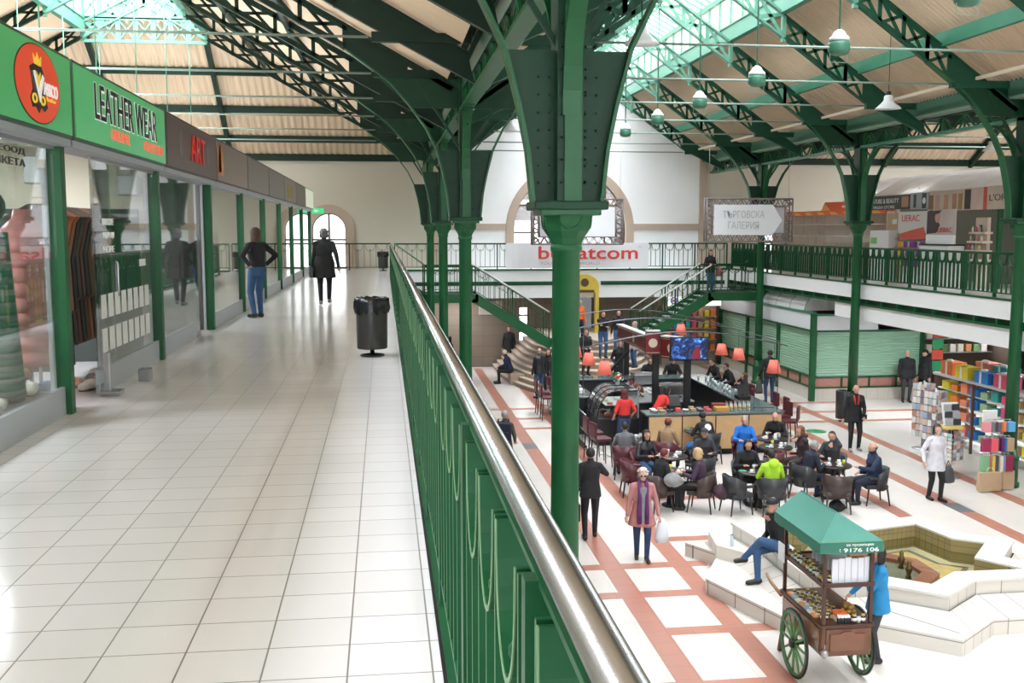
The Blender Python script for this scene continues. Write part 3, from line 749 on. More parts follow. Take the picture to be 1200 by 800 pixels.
# ================================================================== BANNER, SIGNS
t = thing('banner', (CX, 41.4, 4.8), 'long white banner with red lettering hung on the cross gallery railing', 'banner')
mb = MB(); n = 24
for i in range(n):
    a = 4.95 + 5.95 * i / n; b = 4.95 + 5.95 * (i + 1) / n; ya = 41.57 + .012 * math.sin(i * 1.3); yb = 41.57 + .012 * math.sin((i + 1) * 1.3)
    mb.add([(a, ya, 4.30), (b, yb, 4.30), (b, yb, 5.33), (a, ya, 5.33), (a, ya + .012, 4.30), (b, yb + .012, 4.30), (b, yb + .012, 5.33), (a, ya + .012, 5.33)], [(0, 1, 2, 3), (7, 6, 5, 4), (0, 4, 5, 1), (3, 2, 6, 7)], mat('banner_cloth', (.80, .80, .82), .6))
mb.build('cloth', t)
RED = mat('banner_red', (.72, .05, .04), .5)
text('bulsatcom', 4.15, .53, (8.37, 41.545, 4.93), '-y', RED, t, bold=.012)
text('YOUR DIGITAL WORLD', 2.5, .12, (7.6, 41.545, 4.50), '-y', mat('banner_grey', (.42, .42, .45), .5), t)
text('TM', .12, .06, (10.52, 41.545, 5.17), '-y', mat('banner_grey'  , (.4, .4, .4)), t)

ALUF = mat('aluminium_truss', (.24, .20, .19), .5, 0)
def truss_frame(name, x0, x1, z0, z1, y, label, w=.28):
    t = thing(name, ((x0 + x1) / 2, y, z0), label, 'sign')
    mb = MB()
    for dy in (0, w):
        for (a, b) in (((x0, z0), (x1, z0)), ((x0, z1), (x1, z1)), ((x0, z0), (x0, z1)), ((x1, z0), (x1, z1)), ((x0 + w, z0 + w), (x1 - w, z0 + w)), ((x0 + w, z1 - w), (x1 - w, z1 - w)), ((x0 + w, z0 + w), (x0 + w, z1 - w)), ((x1 - w, z0 + w), (x1 - w, z1 - w))):
            mb.tube([(a[0], y + dy, a[1]), (b[0], y + dy, b[1])], .032, ALUF, 6)
        def zig(p, q, off):
            p = Vector((p[0], y + dy, p[1])); q = Vector((q[0], y + dy, q[1])); L = (q - p).length; n = int(L / .16); o = Vector(off)
            for i in range(n):
                a = p + (q - p) * i / n + (o if i % 2 else Vector((0, 0, 0))); b = p + (q - p) * (i + 1) / n + (Vector((0, 0, 0)) if i % 2 else o)
                mb.tube([a, b], .020, ALUF, 4, cap=False)
        zig((x0, z0), (x1, z0), (0, 0, w)); zig((x0, z1), (x1, z1), (0, 0, -w)); zig((x0, z0), (x0, z1), (w, 0, 0)); zig((x1, z0), (x1, z1), (-w, 0, 0))
    for x in (x0, x1, x0 + w, x1 - w):
        for z in (z0, z1): mb.tube([(x, y, z), (x, y + w, z)], .018, ALUF, 5)
    mb.build('truss_frame', t)
    mb = MB()
    for x in (x0 + .1, x1 - .1): mb.tube([(x, y + w / 2, z1), (x, y + w / 2, 9.0)], .008, STEEL, 5)
    mb.build('hanging_cable', t); return t
t = truss_frame('hanging_sign', 11.55, 14.75, 5.45, 6.98, 35.9, 'white arrow shaped gallery sign in an aluminium truss frame on the right')
WS = mat('white_sign_panel', (.82, .83, .86), .4); GS = mat('grey_sign_panel', (.48, .46, .50), .4)
mb = MB(); mb.prism([(11.8, 5.68), (14.0, 5.68), (14.35, 6.2), (14.0, 6.76), (11.8, 6.76)], 'y', 35.86, 35.9, WS); mb.build('arrow_panel', t)
mb = MB(); mb.box(11.8, 14.45, 35.905, 35.93, 5.66, 6.78, GS); mb.build('back_panel', t)
SG = mat('sign_letter_grey', (.50, .53, .53), .4)
text('ТЪРГОВСКА', 1.55, .26, (12.9, 35.85, 6.42), '-y', SG, t); text('ГАЛЕРИЯ', 1.15, .26, (12.9, 35.85, 6.03), '-y', SG, t)
t = truss_frame('hanging_sign', 5.75, 9.35, 5.3, 7.05, 39.6, 'white hanging sign in a truss frame before the great arched window')
mb = MB(); mb.prism([(6.1, 6.15), (6.55, 5.6), (9.0, 5.6), (9.0, 6.75), (6.55, 6.75)], 'y', 39.56, 39.6, WS); mb.build('arrow_panel', t)
mb = MB(); mb.box(6.05, 9.05, 39.605, 39.63, 5.58, 6.77, GS); mb.build('back_panel', t)

# ================================================================== SHOPFRONT (left gallery)
SX = -2.8
PY = [1.7, 5.53, 9.38, 13.2, 17.1, 20.9, 24.7, 28.5, 32.25, 36.2, 40.1]
_bay = ['first', 'second', 'third', 'fourth', 'fifth', 'sixth', 'seventh', 'eighth', 'ninth', 'tenth']
# partitions, back wall and ceiling of the row
mb = MB(); WI = mat('shop_wall_cream', (.66, .62, .50), .8, noise=.03); DI = mat('shop_wall_grey', (.30, .30, .28), .8)
mb.box(-6.6, -6.5, -2, 40.2, G, 7.0, WI); struct('wall_shops_back', mb)
for i, y in enumerate(PY):
    if i == 2: continue
    mb = MB(); mb.box(-6.5, SX - .12, y - .04, y + .04, G, 6.9, WI if i != 4 else DI); struct('wall_shop_partition', mb)
mb = MB(); mb.box(-6.6, SX - .05, -2, 40.2, 6.9, 6.97, WHITE); struct('ceiling_shops', mb, 'white ceiling over the row of shops')
LED = mat('lamp_tube', (1, .97, .9), .5, emit=9)
for i in range(len(PY) - 1):
    y = (PY[i] + PY[i + 1]) / 2; nm = _bay[i]
    t = thing('ceiling_light', (-4.4, y, 6.9), 'bright strip light on the ceiling of the %s shop from the camera' % nm, 'ceiling light', 'strip lights in the shops')
    mb = MB(); mb.bbox(-4.95, -3.85, y - .08, y + .08, 6.84, 6.90, WHITE, .01); mb.build('housing', t)
    mb = MB(); mb.tube([(-4.9, y, 6.82), (-3.9, y, 6.82)], .02, LED, 8); mb.build('lamp_tube', t)
    l = area('shop_daylight_tube', (-4.4, y, 6.79), 1.0, .12, 95 if i != 3 else 40); l.parent = t; l.location = (0, 0, -.11)
for i, y in enumerate(PY):
    t = thing('shopfront_post', (SX, y, G), 'green steel shopfront post, %s one along the gallery' % (_bay + ['eleventh'])[i], 'post', 'green shopfront posts')
    mb = MB(); mb.bbox(SX - .06, SX + .06, y - .06, y + .06, G, 6.66, GREEN, .006); mb.build('post', t)
    mb = MB(); mb.box(SX - .1, SX - .06, y - .1, y + .1, G, 6.66, ALU); mb.build('inner_channel', t)
# fascia signs
def sign_mat(name, col, emit): return mat(name, col, .4, emit=emit, noise=.0)
def backlit(name, c1, c2, emit, cy, half):
    """translucent acrylic lit by tubes standing behind it: the glow of the tubes inside the box"""
    return mat(name, c1, .35, emit=emit)
SIGN = [('first', GREEN, .0), ]
signspec = {
  0: ((.04, .24, .08), .35, 'plain lit green sign box nearest the camera'),
  1: ((.055, .30, .10), .42, 'lit green sign box with a round red emblem'),
  2: ((.065, .33, .12), .45, 'lit green sign box with tall black lettering'),
  3: ((.13, .09, .08), 0, 'brown sign box with short red lettering'),
  4: ((.34, .27, .23), 0, 'brushed beige metal sign box after the brown one'),
  5: ((.25, .22, .20), 0, 'plain grey sign box, fifth from the red emblem'),
  6: ((.20, .18, .17), 0, 'plain dark grey sign box, sixth from the red emblem'),
  7: ((.24, .23, .20), 0, 'grey sign box with a yellowish picture'),
  8: ((.13, .12, .10), 0, 'dark sign box before the last one'),
  9: ((.55, .62, .50), .5, 'pale lit sign box at the far end of the shop row')}
signs = {}
for i in range(10):
    y0, y1 = PY[i] + .03, PY[i + 1] - .03; col, em, lab = signspec[i]; nm = 'shop_sign'
    t = thing(nm, (-2.75, (y0 + y1) / 2, 6.64), lab + ' over the shopfronts', 'sign', 'shop sign boxes'); signs[i] = t
    mb = MB(); mb.bbox(-2.98, -2.64, y0, y1, 6.64, 7.33, mat('sign_box_edge', (.05, .10, .06), .4) if em else mat('sign_box_brown', (.10, .08, .07), .5), .008); mb.build('sign_box', t)
    mb = MB(); mb.box(-2.64, -2.63, y0 + .03, y1 - .03, 6.67, 7.30, mat('sign_face_%s' % _bay[i], col, .3 if em else .35, .0 if em else (.5 if i > 3 else .2), emit=em, noise=0 if em else .15)); mb.build('sign_face', t)
    mb = MB(); mb.box(-2.95, -2.66, y0, y1, 6.58, 6.64, ALU); mb.tube([(-2.68, y0, 6.61), (-2.68, y1, 6.61)], .02, STEEL, 6); mb.build('soffit_strip', t)
# emblem sign
t = signs[1]; cy = 8.46; cz = 6.985; fx = -2.627
def disc(mb, x, cy, cz, r, m, n=40, sy=1): mb.prism([(cy + r * sy * math.cos(2 * PI * i / n), cz + r * math.sin(2 * PI * i / n)) for i in range(n)], 'x', x, x + .004, m)
mb = MB(); disc(mb, fx, cy, cz, .302, mat('emblem_black', (.02, .02, .015), .4), sy=1.75); disc(mb, fx + .003, cy, cz, .292, mat('emblem_red', (.72, .07, .025), .4, emit=.25), sy=1.77); mb.build('emblem_disc', t)
mb = MB(); EB = mat('emblem_black')
hide = [(-.16, .11), (-.06, .15), (.02, .13), (.08, .14), (.14, .08), (.12, 0), (.15, -.08), (.19, -.16), (.12, -.2), (.05, -.17), (0, -.22), (-.06, -.18), (-.13, -.19), (-.17, -.12), (-.11, -.05), (-.13, .04)]
mb.prism([(cy + a * 1.1 - .03, cz + b) for a, b in hide], 'x', fx + .004, fx + .012, EB); mb.build('hide_shape', t)
YEL = mat('emblem_yellow', (.80, .55, .05), .4, emit=.3); WHT = mat('emblem_white', (.8, .8, .78), .4, emit=.3)
mb = MB(); mb.prism([(cy - .11, cz + .14), (cy - .13, cz + .215), (cy - .075, cz + .18), (cy - .035, cz + .235), (cy + .01, cz + .18), (cy + .06, cz + .215), (cy + .045, cz + .14)], 'x', fx + .012, fx + .016, YEL)
for s, o in ((-1, -.14), (1, .05)):
    C = (cy + o, cz - .12); mb.tube([(fx + .016, C[0] + .045 * math.cos(u), C[1] + .032 * math.sin(u)) for u in [2 * PI * i / 14 for i in range(15)]], .008, YEL, 5)
mb.prism([(cy - .08, cz + .09), (cy - .03, cz + .05), (cy + .02, cz + .09), (cy, cz), (cy - .03, cz - .04), (cy - .06, cz)], 'x', fx + .013, fx + .018, YEL)
mb.build('crown_and_scissors', t)
mb = MB(); mb.prism([(cy - .16, cz + .08), (cy - .12, cz + .09), (cy - .045, cz - .05), (cy + .05, cz + .08), (cy + .09, cz + .06), (cy - .03, cz - .14)], 'x', fx + .018, fx + .022, WHT); mb.build('lettering', t)
text('ASSCO', .34, .10, (fx + .02, cy + .24, cz - .02), '+x', WHT, t, bold=.01); text('leather', .22, .03, (fx + .02, cy + .25, cz - .095), '+x', YEL, t)
t = signs[2]
text('LEATHER WEAR', 2.62, .345, (fx + .001, 11.35, 7.055), '+x', WHT, t, bold=.03); text('LEATHER WEAR', 2.6, .33, (fx + .006, 11.33, 7.055), '+x', EB, t, bold=.0)
RS = mat('sign_red_letters', (.80, .16, .10), .4, emit=.4)
text('ORIGINAL', .75, .11, (fx + .004, 10.95, 6.80), '+x', RS, t); text('COLLECTION', .95, .11, (fx + .004, 12.45, 6.80), '+x', RS, t)
t = signs[3]
text('ART', 1.15, .36, (fx + .012, 15.35, 7.0), '+x', mat('art_red', (.62, .02, .015), .35, emit=.15), t, depth=.006)
mb = MB(); mb.prism([(17.2, 6.8), (17.5, 6.8), (17.5, 7.2), (17.35, 7.27), (17.2, 7.15)], 'x', fx, fx + .004, mat('orange_motif', (.65, .25, .08), .4)); 
for q in (14.1, 16.2): mb.prism([(q - .08, 6.85), (q + .06, 6.8), (q + .1, 7.1), (q, 7.2), (q - .1, 7.08)], 'x', fx, fx + .003, mat('grey_motif', (.20, .17, .17), .4))
mb.build('motif', t)
t = signs[4]
mb = MB(); mb.prism([(17.2, 6.75), (17.75, 6.75), (17.75, 7.15), (17.55, 7.27), (17.3, 7.2)], 'x', fx, fx + .004, mat('orange_motif')); mb.build('motif', t)
t = signs[7]; mb = MB(); mb.box(fx, fx + .004, 29.2, 31.2, 6.75, 7.15, mat('ochre_print', (.33, .27, .08), .5)); mb.build('motif', t)
# glass panels
KP = ALU
doorbays = {2: (9.44, 10.42), 3: (16.0, 17.0)}
for i in range(10):
    y0, y1 = PY[i] + .07, PY[i + 1] - .07
    if i in doorbays: segs = [(doorbays[i][1], y1)] if i == 2 else [(y0, doorbays[i][0])]
    else: segs = [(y0, y1)]
    for a, b in segs:
        t = thing('shop_window', (SX, (a + b) / 2, G), 'floor length shop window pane of the %s shop from the camera' % _bay[i], 'shop window', 'shop windows of the gallery')
        mb = MB(); mb.box(SX - .012, SX, a, b, G + .25, 6.6, GLASS); mb.build('glass', t)
        mb = MB(); mb.box(SX - .03, SX + .012, a, b, G, G + .25, KP); mb.build('kick_plate', t)
        mb = MB(); mb.box(SX - .03, SX + .015, a, b, 6.55, 6.62, STEEL)
        mb.build('head_channel', t)
t = [o for o in bpy.data.objects if o.name.startswith('shop_window') and o.get('category') and 'second' in o['label']][0]
text('МЪЖКИ ЯКЕТА', 1.5, .055, (SX + .004, 7.85, 6.39), '+x', EB, t); text('С ЛЕДЕР ЕООД', 1.5, .055, (SX + .004, 7.85, 6.475), '+x', EB, t)
t3 = [o for o in bpy.data.objects if o.name.startswith('shop_window') and o.get('category') and 'third' in o['label']][0]
mb = MB()  # reflection of the white fascia, built as white rectangles on the glass
for r in range(2):
    for c in range(8): mb.box(SX + .001, SX + .003, 10.62 + c * .27, 10.81 + c * .27, 4.98 - r * .34, 5.22 - r * .34, PAPER)
o = mb.build('painted_reflections', t3); o['label'] = 'white rectangles in two rows imitating a reflection'
mb = MB(); mb.box(SX + .001, SX + .003, 12.3, 12.6, 5.45, 5.53, PAPER); mb.build('small_notice', t3)
for k, s in enumerate(('ВИНОВЕ', 'ПОДАРЪЦИ', 'НОВЕ')): text(s, .42, .07, (SX + .003, 11.0, 5.95 - k * .14), '+x', PAPER, t3)
# glass doors standing ajar
def gdoor(hinge, ang, w, label):
    t = thing('glass_door', (SX, hinge, G), label, 'door', 'frameless glass shop doors'); LOC[t.name] = Vector((0, 0, 0)); t.rotation_euler = (0, 0, ang)
    mb = MB(); mb.box(-.006, .006, 0, w, .10, 2.3, GLASS); mb.build('glass', t)
    mb = MB(); mb.bbox(-.022, .022, 0, .3, 0.01, .10, CHROME, .004); mb.bbox(-.022, .022, w - .22, w, 0.01, .10, CHROME, .004); mb.build('floor_fitting', t)
    mb = MB(); mb.tube([(.03, w - .08, .9), (.07, w - .08, .93), (.07, w - .08, 1.27), (.03, w - .08, 1.3)], .012, CHROME, 8); mb.build('handle', t)
gdoor(10.42, R(4), .95, 'open frameless glass door lying against the leather shop window')
gdoor(16.02, R(178), .9, 'dark glass door of the shop under the brown sign')
t = tag(MB().bbox(-2.62, -2.50, 11.25, 11.40, G, G + .14, CHROME, .01).build('door_stop', None, (-2.56, 11.3, G)), 'small square steel door stop standing on the gallery tiles', 'door stop')
t = thing('door_pivot', (-2.7, 10.45, G), 'steel floor pivot block at the foot of the open glass door', 'door fitting')
mb = MB(); mb.bbox(-2.76, -2.58, 10.3, 10.5, G, G + .05, CHROME, .006); mb.bbox(-2.74, -2.68, 10.38, 10.44, G, G + .42, STEEL, .01); mb.build('block', t)

# shop loudspeaker-like wall lights under the signs
for k, y in enumerate((9.75, 13.5, 12.95)):
    t = thing('flood_light', (-3.1, y, 6.4), 'grey %s light fitting inside the glass under the %s sign' % (('tilted', 'hanging', 'small')[k], ('black lettered', 'brown', 'green and black')[k]), 'light fitting')
    mb = MB(); mb.bbox(-3.16, -2.92, y - .1, y + .1, 6.28, 6.52, STEEL, .01); mb.build('housing', t)
    mb = MB(); mb.box(-3.0, -2.9, y + .1, y + .112, 6.3, 6.5, BLACKM); mb.box(-3.06, -3.0, y - .02, y + .02, 6.5, 6.92, STEEL); mb.build('front_face', t)

mb = MB(); mb.box(-6.4, -2.98, 13.1, 13.15, G, 6.12, mat('dark_display_wall', (.045, .055, .05), .7)); mb.box(-6.4, -2.98, 13.09, 13.1, 6.02, 6.06, STEEL)
tag(mb.build('dark_backdrop', None, (-4.6, 13.1, G)), 'dark display panel across the far side of the leather shop', 'panel')
# --- contents of the shops
def garment(mb, x, y, z, w, h, m, ax='y'):
    """hanging coat: shoulders, body and sleeves as a closed shape"""
    pr = [(-.5, 0), (-.42, -.04), (-.30, -.28), (-.33, -.62), (-.2, -.66), (-.24, -1), (.24, -1), (.2, -.66), (.33, -.62), (.30, -.28), (.42, -.04), (.5, 0), (.12, .08), (-.12, .08)]
    if ax == 'y': mb.prism([(x + a * w, z + b * h) for a, b in pr], 'y', y - .05, y + .05, m)
    else: mb.prism([(y + a * w, z + b * h) for a, b in pr], 'x', x - .05, x + .05, m)
gc = [((.10, .03, .02), 'dark brown'), ((.30, .08, .03), 'rust brown'), ((.35, .10, .03), 'orange brown'), ((.02, .02, .02), 'black'), ((.03, .025, .02), 'near black'), ((.05, .04, .03), 'dark olive'), ((.08, .05, .03), 'brown'), ((.02, .02, .025), 'blue black')]
t = thing('clothes_rail', (-3.4, 11.6, G), 'steel clothes rail crowded with leather coats in the open shop doorway', 'clothes rail')
mb = MB(); mb.tube([(-3.4, 10.6, G), (-3.4, 10.6, 6.1), (-3.4, 12.9, 6.1), (-3.4, 12.9, G)], .018, STEEL, 8); mb.build('frame', t)
for k in range(14):
    c, nmc = gc[(k * 3 + 1) % 8 if k > 3 else (0, 2, 1, 3)[k]]
    y = 10.75 + k * .15
    t = thing('hanging_coat', (-3.4, y, 6.1), '%s leather coat, %s from the doorway side of the rail' % (nmc, ORD[k].replace('nearest', 'first')), 'coat', 'leather coats on the shop rail')
    mb = MB(); garment(mb, -3.4, y, 6.0, .62, 1.35 if k > 3 else 1.55, mat('coat_' + nmc.replace(' ', '_'), c, .45, noise=.25, nscale=6)); mb.build('coat_body', t)
    mb = MB(); mb.tube([(-3.4, y, 6.12), (-3.4, y + .01, 6.06), (-3.4, y, 6.02)], .006, STEEL, 5); mb.build('hanger', t)
for k in range(9):
    y = 10.4 + k * .3; c = [(.05, .12, .16), (.06, .2, .22), (.03, .05, .04), (.25, .3, .28), (.04, .1, .2)][k % 5]
    t = tag(MB().build('x') if 0 else (lambda mb: (garment(mb, -6.2, y, 6.15, .3, .8, mat('shirt_%s' % 'abcde'[k % 5], c, .7), 'x'), mb.build('hanging_jacket', None, (-6.2, y, 6.1)))[1])(MB()),
            '%s jacket hung on the back wall of the leather shop' % ORD[k].replace('nearest', 'first'), 'jacket', 'jackets on the back wall of the shop')
# slippers and hats heaped behind the first windows
FUR = [((.62, .58, .52), 'cream'), ((.35, .30, .26), 'grey brown'), ((.55, .28, .20), 'tan'), ((.05, .12, .35), 'blue'), ((.70, .66, .60), 'white'), ((.25, .23, .22), 'grey')]
def slipper(x, y, z, k, lab, rz):
    c, cn = FUR[k % 6]; m = mat('fur_' + cn.replace(' ', '_'), c, .9, noise=.25, nscale=30, bump=.6)
    t = thing('fur_slipper', (x, y, z), cn + lab, 'slipper', 'fur slippers heaped behind the shop glass'); LOC[t.name] = Vector((0, 0, 0)); t.rotation_euler = (0, 0, rz)
    mb = MB(); mb.ell((0, .05, .055), (.065, .10, .055), m, 12); mb.ell((0, -.06, .045), (.055, .09, .045), m, 12); mb.build('upper', t)
    mb = MB(); mb.lathe([(.05, 0), (.055, .006), (.05, .014)], (0, 0, 0), mat('slipper_sole', (.2, .15, .1), .8), 14, sy=2.6); mb.build('sole', t)
rows = [' fur slipper in the heap behind the first shop glass', ]
q = 0
for r in range(5):
    for c in range(9):
        y = 6.2 + c * .36 + (r % 2) * .15; x = -3.0 - r * .17
        slipper(x, y, G + .22 + r * .10, q * 5 + r, ' fur slipper on display, row %s from the glass, %s from the camera side' % (('one', 'two', 'three', 'four', 'five')[r], ORD[c].replace('nearest', 'first')), random.uniform(0, 6)); q += 1
mb = MB()
for r in range(5): mb.box(-3.09 - r * .17, -2.92 - r * .17, 5.7, 9.25, G, G + .22 + r * .10, mat('display_step', (.35, .33, .30), .8))
mb.box(-6.4, -3.78, 5.7, 9.25, G, G + .3, mat('display_step')); tag(mb.build('display_steps', None, (-3, 7, G)), 'low stepped grey display base behind the first shop window', 'display base')
for k, (x, y, z) in enumerate([(-3.05, 9.62, 0), (-3.1, 9.95, 0), (-3.3, 9.7, 0), (-3.25, 10.1, 0), (-3.1, 9.8, .1), (-3.2, 10.0, .1), (-3.0, 10.75, .0), (-3.05, 11.2, 0), (-3.1, 11.7, .0), (-3.05, 12.1, 0), (-3.2, 11.0, .0), (-3.2, 12.5, .0)]):
    slipper(x, y, G + z, k * 7 + 4 if k != 4 else 3, ' fur slipper on the shop floor near the open door, %s of the pile' % ORD[k].replace('nearest', 'first'), k)
# pink puffer coat on a stand
t = thing('puffer_coat', (-3.2, 9.72, G + .3), 'long pink quilted puffer coat on a stand behind the first shop glass', 'coat')
PK = mat('pink_nylon', (.62, .25, .24), .45, noise=.08)
mb = MB(); prof = []
for i in range(9): z = .1 + i * .14; r = .27 - .06 * i / 9; prof += [(r * .9, z), (r + .03, z + .04), (r + .035, z + .09), (r * .92, z + .135)]
prof += [(.12, 1.42), (.1, 1.5)]; mb.lathe(prof, (-3.2, 9.72, G + .3), PK, 20, sy=1.15, sx=.8); mb.build('quilted_body', t)
mb = MB()
for s in (-1, 1):
    for i in range(6): mb.ell((-3.17, 9.72 + s * (.27 + i * .012), G + 1.48 - i * .13), (.10, .10, .08), PK, 10)
mb.build('sleeves', t)
mb = MB(); mb.tube([(-3.2, 9.72, G), (-3.2, 9.72, G + .42)], .02, STEEL, 8); mb.lathe([(.2, 0), (.2, .02)], (-3.2, 9.72, G), STEEL, 16); mb.build('stand', t)
t = thing('striped_dress', (-3.02, 8.55, G + .3), 'dark green and grey striped dress on a form at the left edge', 'dress')
mb = MB()
for i in range(26):
    z = .3 + i * .05; r = .21 - .004 * i; mb.lathe([(r, z), (r * .99, z + .05)], (-3.02, 8.55, G), mat('stripe_green', (.02, .12, .07), .7) if i % 2 else mat('stripe_grey', (.12, .16, .15), .7), 18, sx=.7)
mb.build('dress_body', t); mb = MB(); mb.tube([(-3.02, 8.55, G), (-3.02, 8.55, G + 1.75)], .02, STEEL, 8); mb.lathe([(.2, 0), (.2, .02)], (-3.02, 8.55, G), STEEL, 16); mb.ell((-3.02, 8.55, G + 1.8), (.08, .08, .11), BLACK, 10); mb.build('stand', t)
# dark cabinets in the shop under the brown sign, white ones beyond
t = thing('display_cabinet', (-5.2, 15.2, G), 'tall dark display cabinet in the shop under the brown sign', 'cabinet')
mb = MB(); mb.bbox(-5.6, -4.9, 13.5, 16.9, G, 6.5, mat('cabinet_black', (.02, .016, .014), .3), .01); mb.build('body', t)
mb = MB()
for k in range(6): mb.box(-4.9, -4.86, 13.55, 16.85, G + .35 * (k + 1), G + .35 * (k + 1) + .02, mat('cabinet_shelf', (.12, .05, .04), .4))
mb.build('shelf', t)
t = thing('banner_stand', (-3.0, 16.75, G), 'narrow dark blue roll up banner in the doorway under the brown sign', 'banner')
mb = MB(); mb.box(-3.05, -2.99, 16.9, 17.0, G, G + 1.5, mat('navy_print', (.015, .03, .12), .5)); mb.bbox(-3.08, -2.96, 16.85, 17.03, G, G + .06, BLACKM); mb.build('printed_sheet', t)
for i in range(5, 10):
    y = (PY[i] + PY[i + 1]) / 2
    t = thing('white_cabinet', (-6.2, y, G), 'tall white cupboard at the back of the %s shop from the camera' % _bay[i], 'cupboard', 'white cupboards in the far shops')
    mb = MB(); mb.bbox(-6.45, -5.95, y - 1.2, y + 1.2, G, 6.3, mat('white_laminate', (.7, .7, .66), .4), .01); mb.build('body', t)
    for k in (-.6, .6):
        mb = MB(); mb.bbox(-5.95, -5.93, y + k - .56, y + k + .56, G + .08, 6.22, mat('white_laminate'), .005); mb.tube([(-5.9, y + k * .1, G + 1.0), (-5.9, y + k * .1, G + 1.2)], .01, STEEL, 6); mb.build('door', t)
t = thing('hanging_coat', (-3.2, 21.6, G + 1.6), 'ochre and grey dress with patches hung in the fifth shop window', 'dress')
mb = MB(); garment(mb, -3.2, 20.2, G + 1.5, .5, 1.0, mat('grey_cloth', (.2, .19, .16), .8), 'x'); garment(mb, -3.1, 20.3, G + .75, .25, .25, mat('ochre_cloth', (.4, .22, .05), .8), 'x'); mb.build('dress_body', t)
mb = MB(); mb.tube([(-3.2, 20.2, G), (-3.2, 20.2, G + 1.6)], .015, STEEL, 6); mb.build('stand', t)

# exit sign and gallery bins
t = thing('exit_sign', (-2.45, 41.0, 6.6), 'small green lit exit sign above the end of the shop row', 'sign')
mb = MB(); mb.bbox(-2.75, -2.3, 40.97, 41.03, 6.5, 6.7, mat('exit_green', (.02, .45, .16), .4, emit=.9), .01); mb.build('sign_box', t)
mb = MB(); mb.prism([(-2.68, 6.6), (-2.6, 6.66), (-2.6, 6.62), (-2.5, 6.62), (-2.5, 6.58), (-2.6, 6.58), (-2.6, 6.54)], 'y', 40.955, 40.97, WHT); mb.build('arrow', t)
mb = MB(); mb.tube([(-2.7, 41, 6.7), (-2.7, 41, 6.95), (-2.8, 40.0, 6.95)], .01, STEEL, 6); mb.build('bracket', t)
def bin_(x, y, z, label, r=.205, h=.62, bag=True, m=None):
    t = thing('waste_bin', (x, y, z), label, 'waste bin'); mm = m or mat('bin_grey', (.045, .045, .042), .35, .4)
    mb = MB(); mb.lathe([(.15, 0), (.16, .01), (.15, .025), (.03, .04), (.028, .12)], (x, y, z), BLACKM, 24); mb.build('foot', t)
    mb = MB(); mb.lathe([(r * .92, .10), (r * .95, .11), (r, h + .1), (r * .98, h + .11), (r * .9, h + .11), (r * .88, .14)], (x, y, z), mm, 28); mb.build('drum', t)
    if bag:
        mb = MB(); n = 40; vs = []; 
        rings = [(r + .012, h - .06), (r + .02, h + .0), (r + .016, h + .08), (r + .018, h + .125), (r * .8, h + .14), (r * .76, h + .02)]
        for ri, (rr, zz) in enumerate(rings):
            for k in range(n):
                u = 2 * PI * k / n; j = .010 * math.sin(k * 2.7 + ri) + .006 * math.sin(k * 5.3 + ri * 2); vs.append((x + (rr + j) * math.cos(u), y + (rr + j) * math.sin(u), z + zz + (.03 if ri == 0 else .01) * math.sin(k * 1.7 + ri * 3)))
        mb.add(vs, [(i * n + k, i * n + (k + 1) % n, (i + 1) * n + (k + 1) % n, (i + 1) * n + k) for i in range(5) for k in range(n)], mat('bin_liner', (.012, .012, .014), .22), True); o = mb.build('bin_liner', t); o['label'] = 'crumpled black plastic liner'
bin_(-.16, 13.25, G, 'round dark grey waste bin with black liner beside the near railing')
bin_(-.02, 40.9, G, 'small dark waste bin at the far end of the gallery')
bin_(14.0, 29.6, 0, 'tall dark bin behind the man in the red and black jacket', .26, .85, False)
bin_(14.35, 20.6, 0, 'grey bin behind the column at the right edge', .24, .7, True)

# ================================================================== HANGING LAMPS
LG = mat('lamp_pale_green', (.30, .42, .34), .4); LGD = mat('lamp_mid_green', (.045, .16, .10), .4); LW = mat('lamp_white', (.70, .72, .72), .35)
for i, y in enumerate([41.5 - 4 * k for k in range(8)]):
    t = thing('pendant_lamp', (CX, y, 9.1), 'green and white lantern lamp under the main ridge, %s from the far wall' % ORD[i].replace('nearest', 'first'), 'lamp', 'green lantern lamps under the main hall ridge')
    mb = MB(); mb.tube([(CX, y, 9.3), (CX, y, 12.6)], .02, LGD, 6); mb.build('hanger_rod', t)
    mb = MB(); mb.lathe([(.03, .34), (.09, .30), (.12, .24), (.17, .20), (.18, .14)], (CX, y, 9.0), LW, 18); mb.build('cap', t)
    mb = MB(); mb.lathe([(.17, .14), (.185, .08), (.185, -.02), (.16, -.07), (.09, -.10)], (CX, y, 9.0), LGD, 18); mb.build('lamp_body', t)
    mb = MB(); mb.tube([(CX - .16, y, 8.95), (CX - .16, y, 8.78), (CX + .16, y, 8.78), (CX + .16, y, 8.95)], .006, LG, 5); mb.build('guard_wire', t)
def bell(x, y, z, s, top, label):
    t = thing('bell_lamp', (x, y, z), label, 'lamp', None)
    mb = MB(); mb.tube([(x, y, z + .35 * s), (x, y, top)], .008, GREEND, 5); mb.build('cord', t)
    mb = MB(); mb.lathe([(.30 * s, 0), (.29 * s, .02 * s), (.16 * s, .14 * s), (.11 * s, .20 * s), (.10 * s, .30 * s), (.07 * s, .32 * s)], (x, y, z), LW, 26); mb.build('reflector', t)
    mb = MB(); mb.lathe([(.06 * s, .3 * s), (.06 * s, .40 * s), (.02 * s, .42 * s)], (x, y, z), BLACKM, 14); mb.build('socket', t)
bell(11.95, 23.5, 8.72, 1.0, 10.5, 'white bell shaped lamp hanging under the right slope of the roof')
bell(3.08, 12.2, 8.06, .70, 10.4, 'large white bell lamp hanging close to the foreground column top')
bell(3.7, 30, 8.7, 1.0, 10.2, 'dark bell lamp seen between the columns before the white wall')
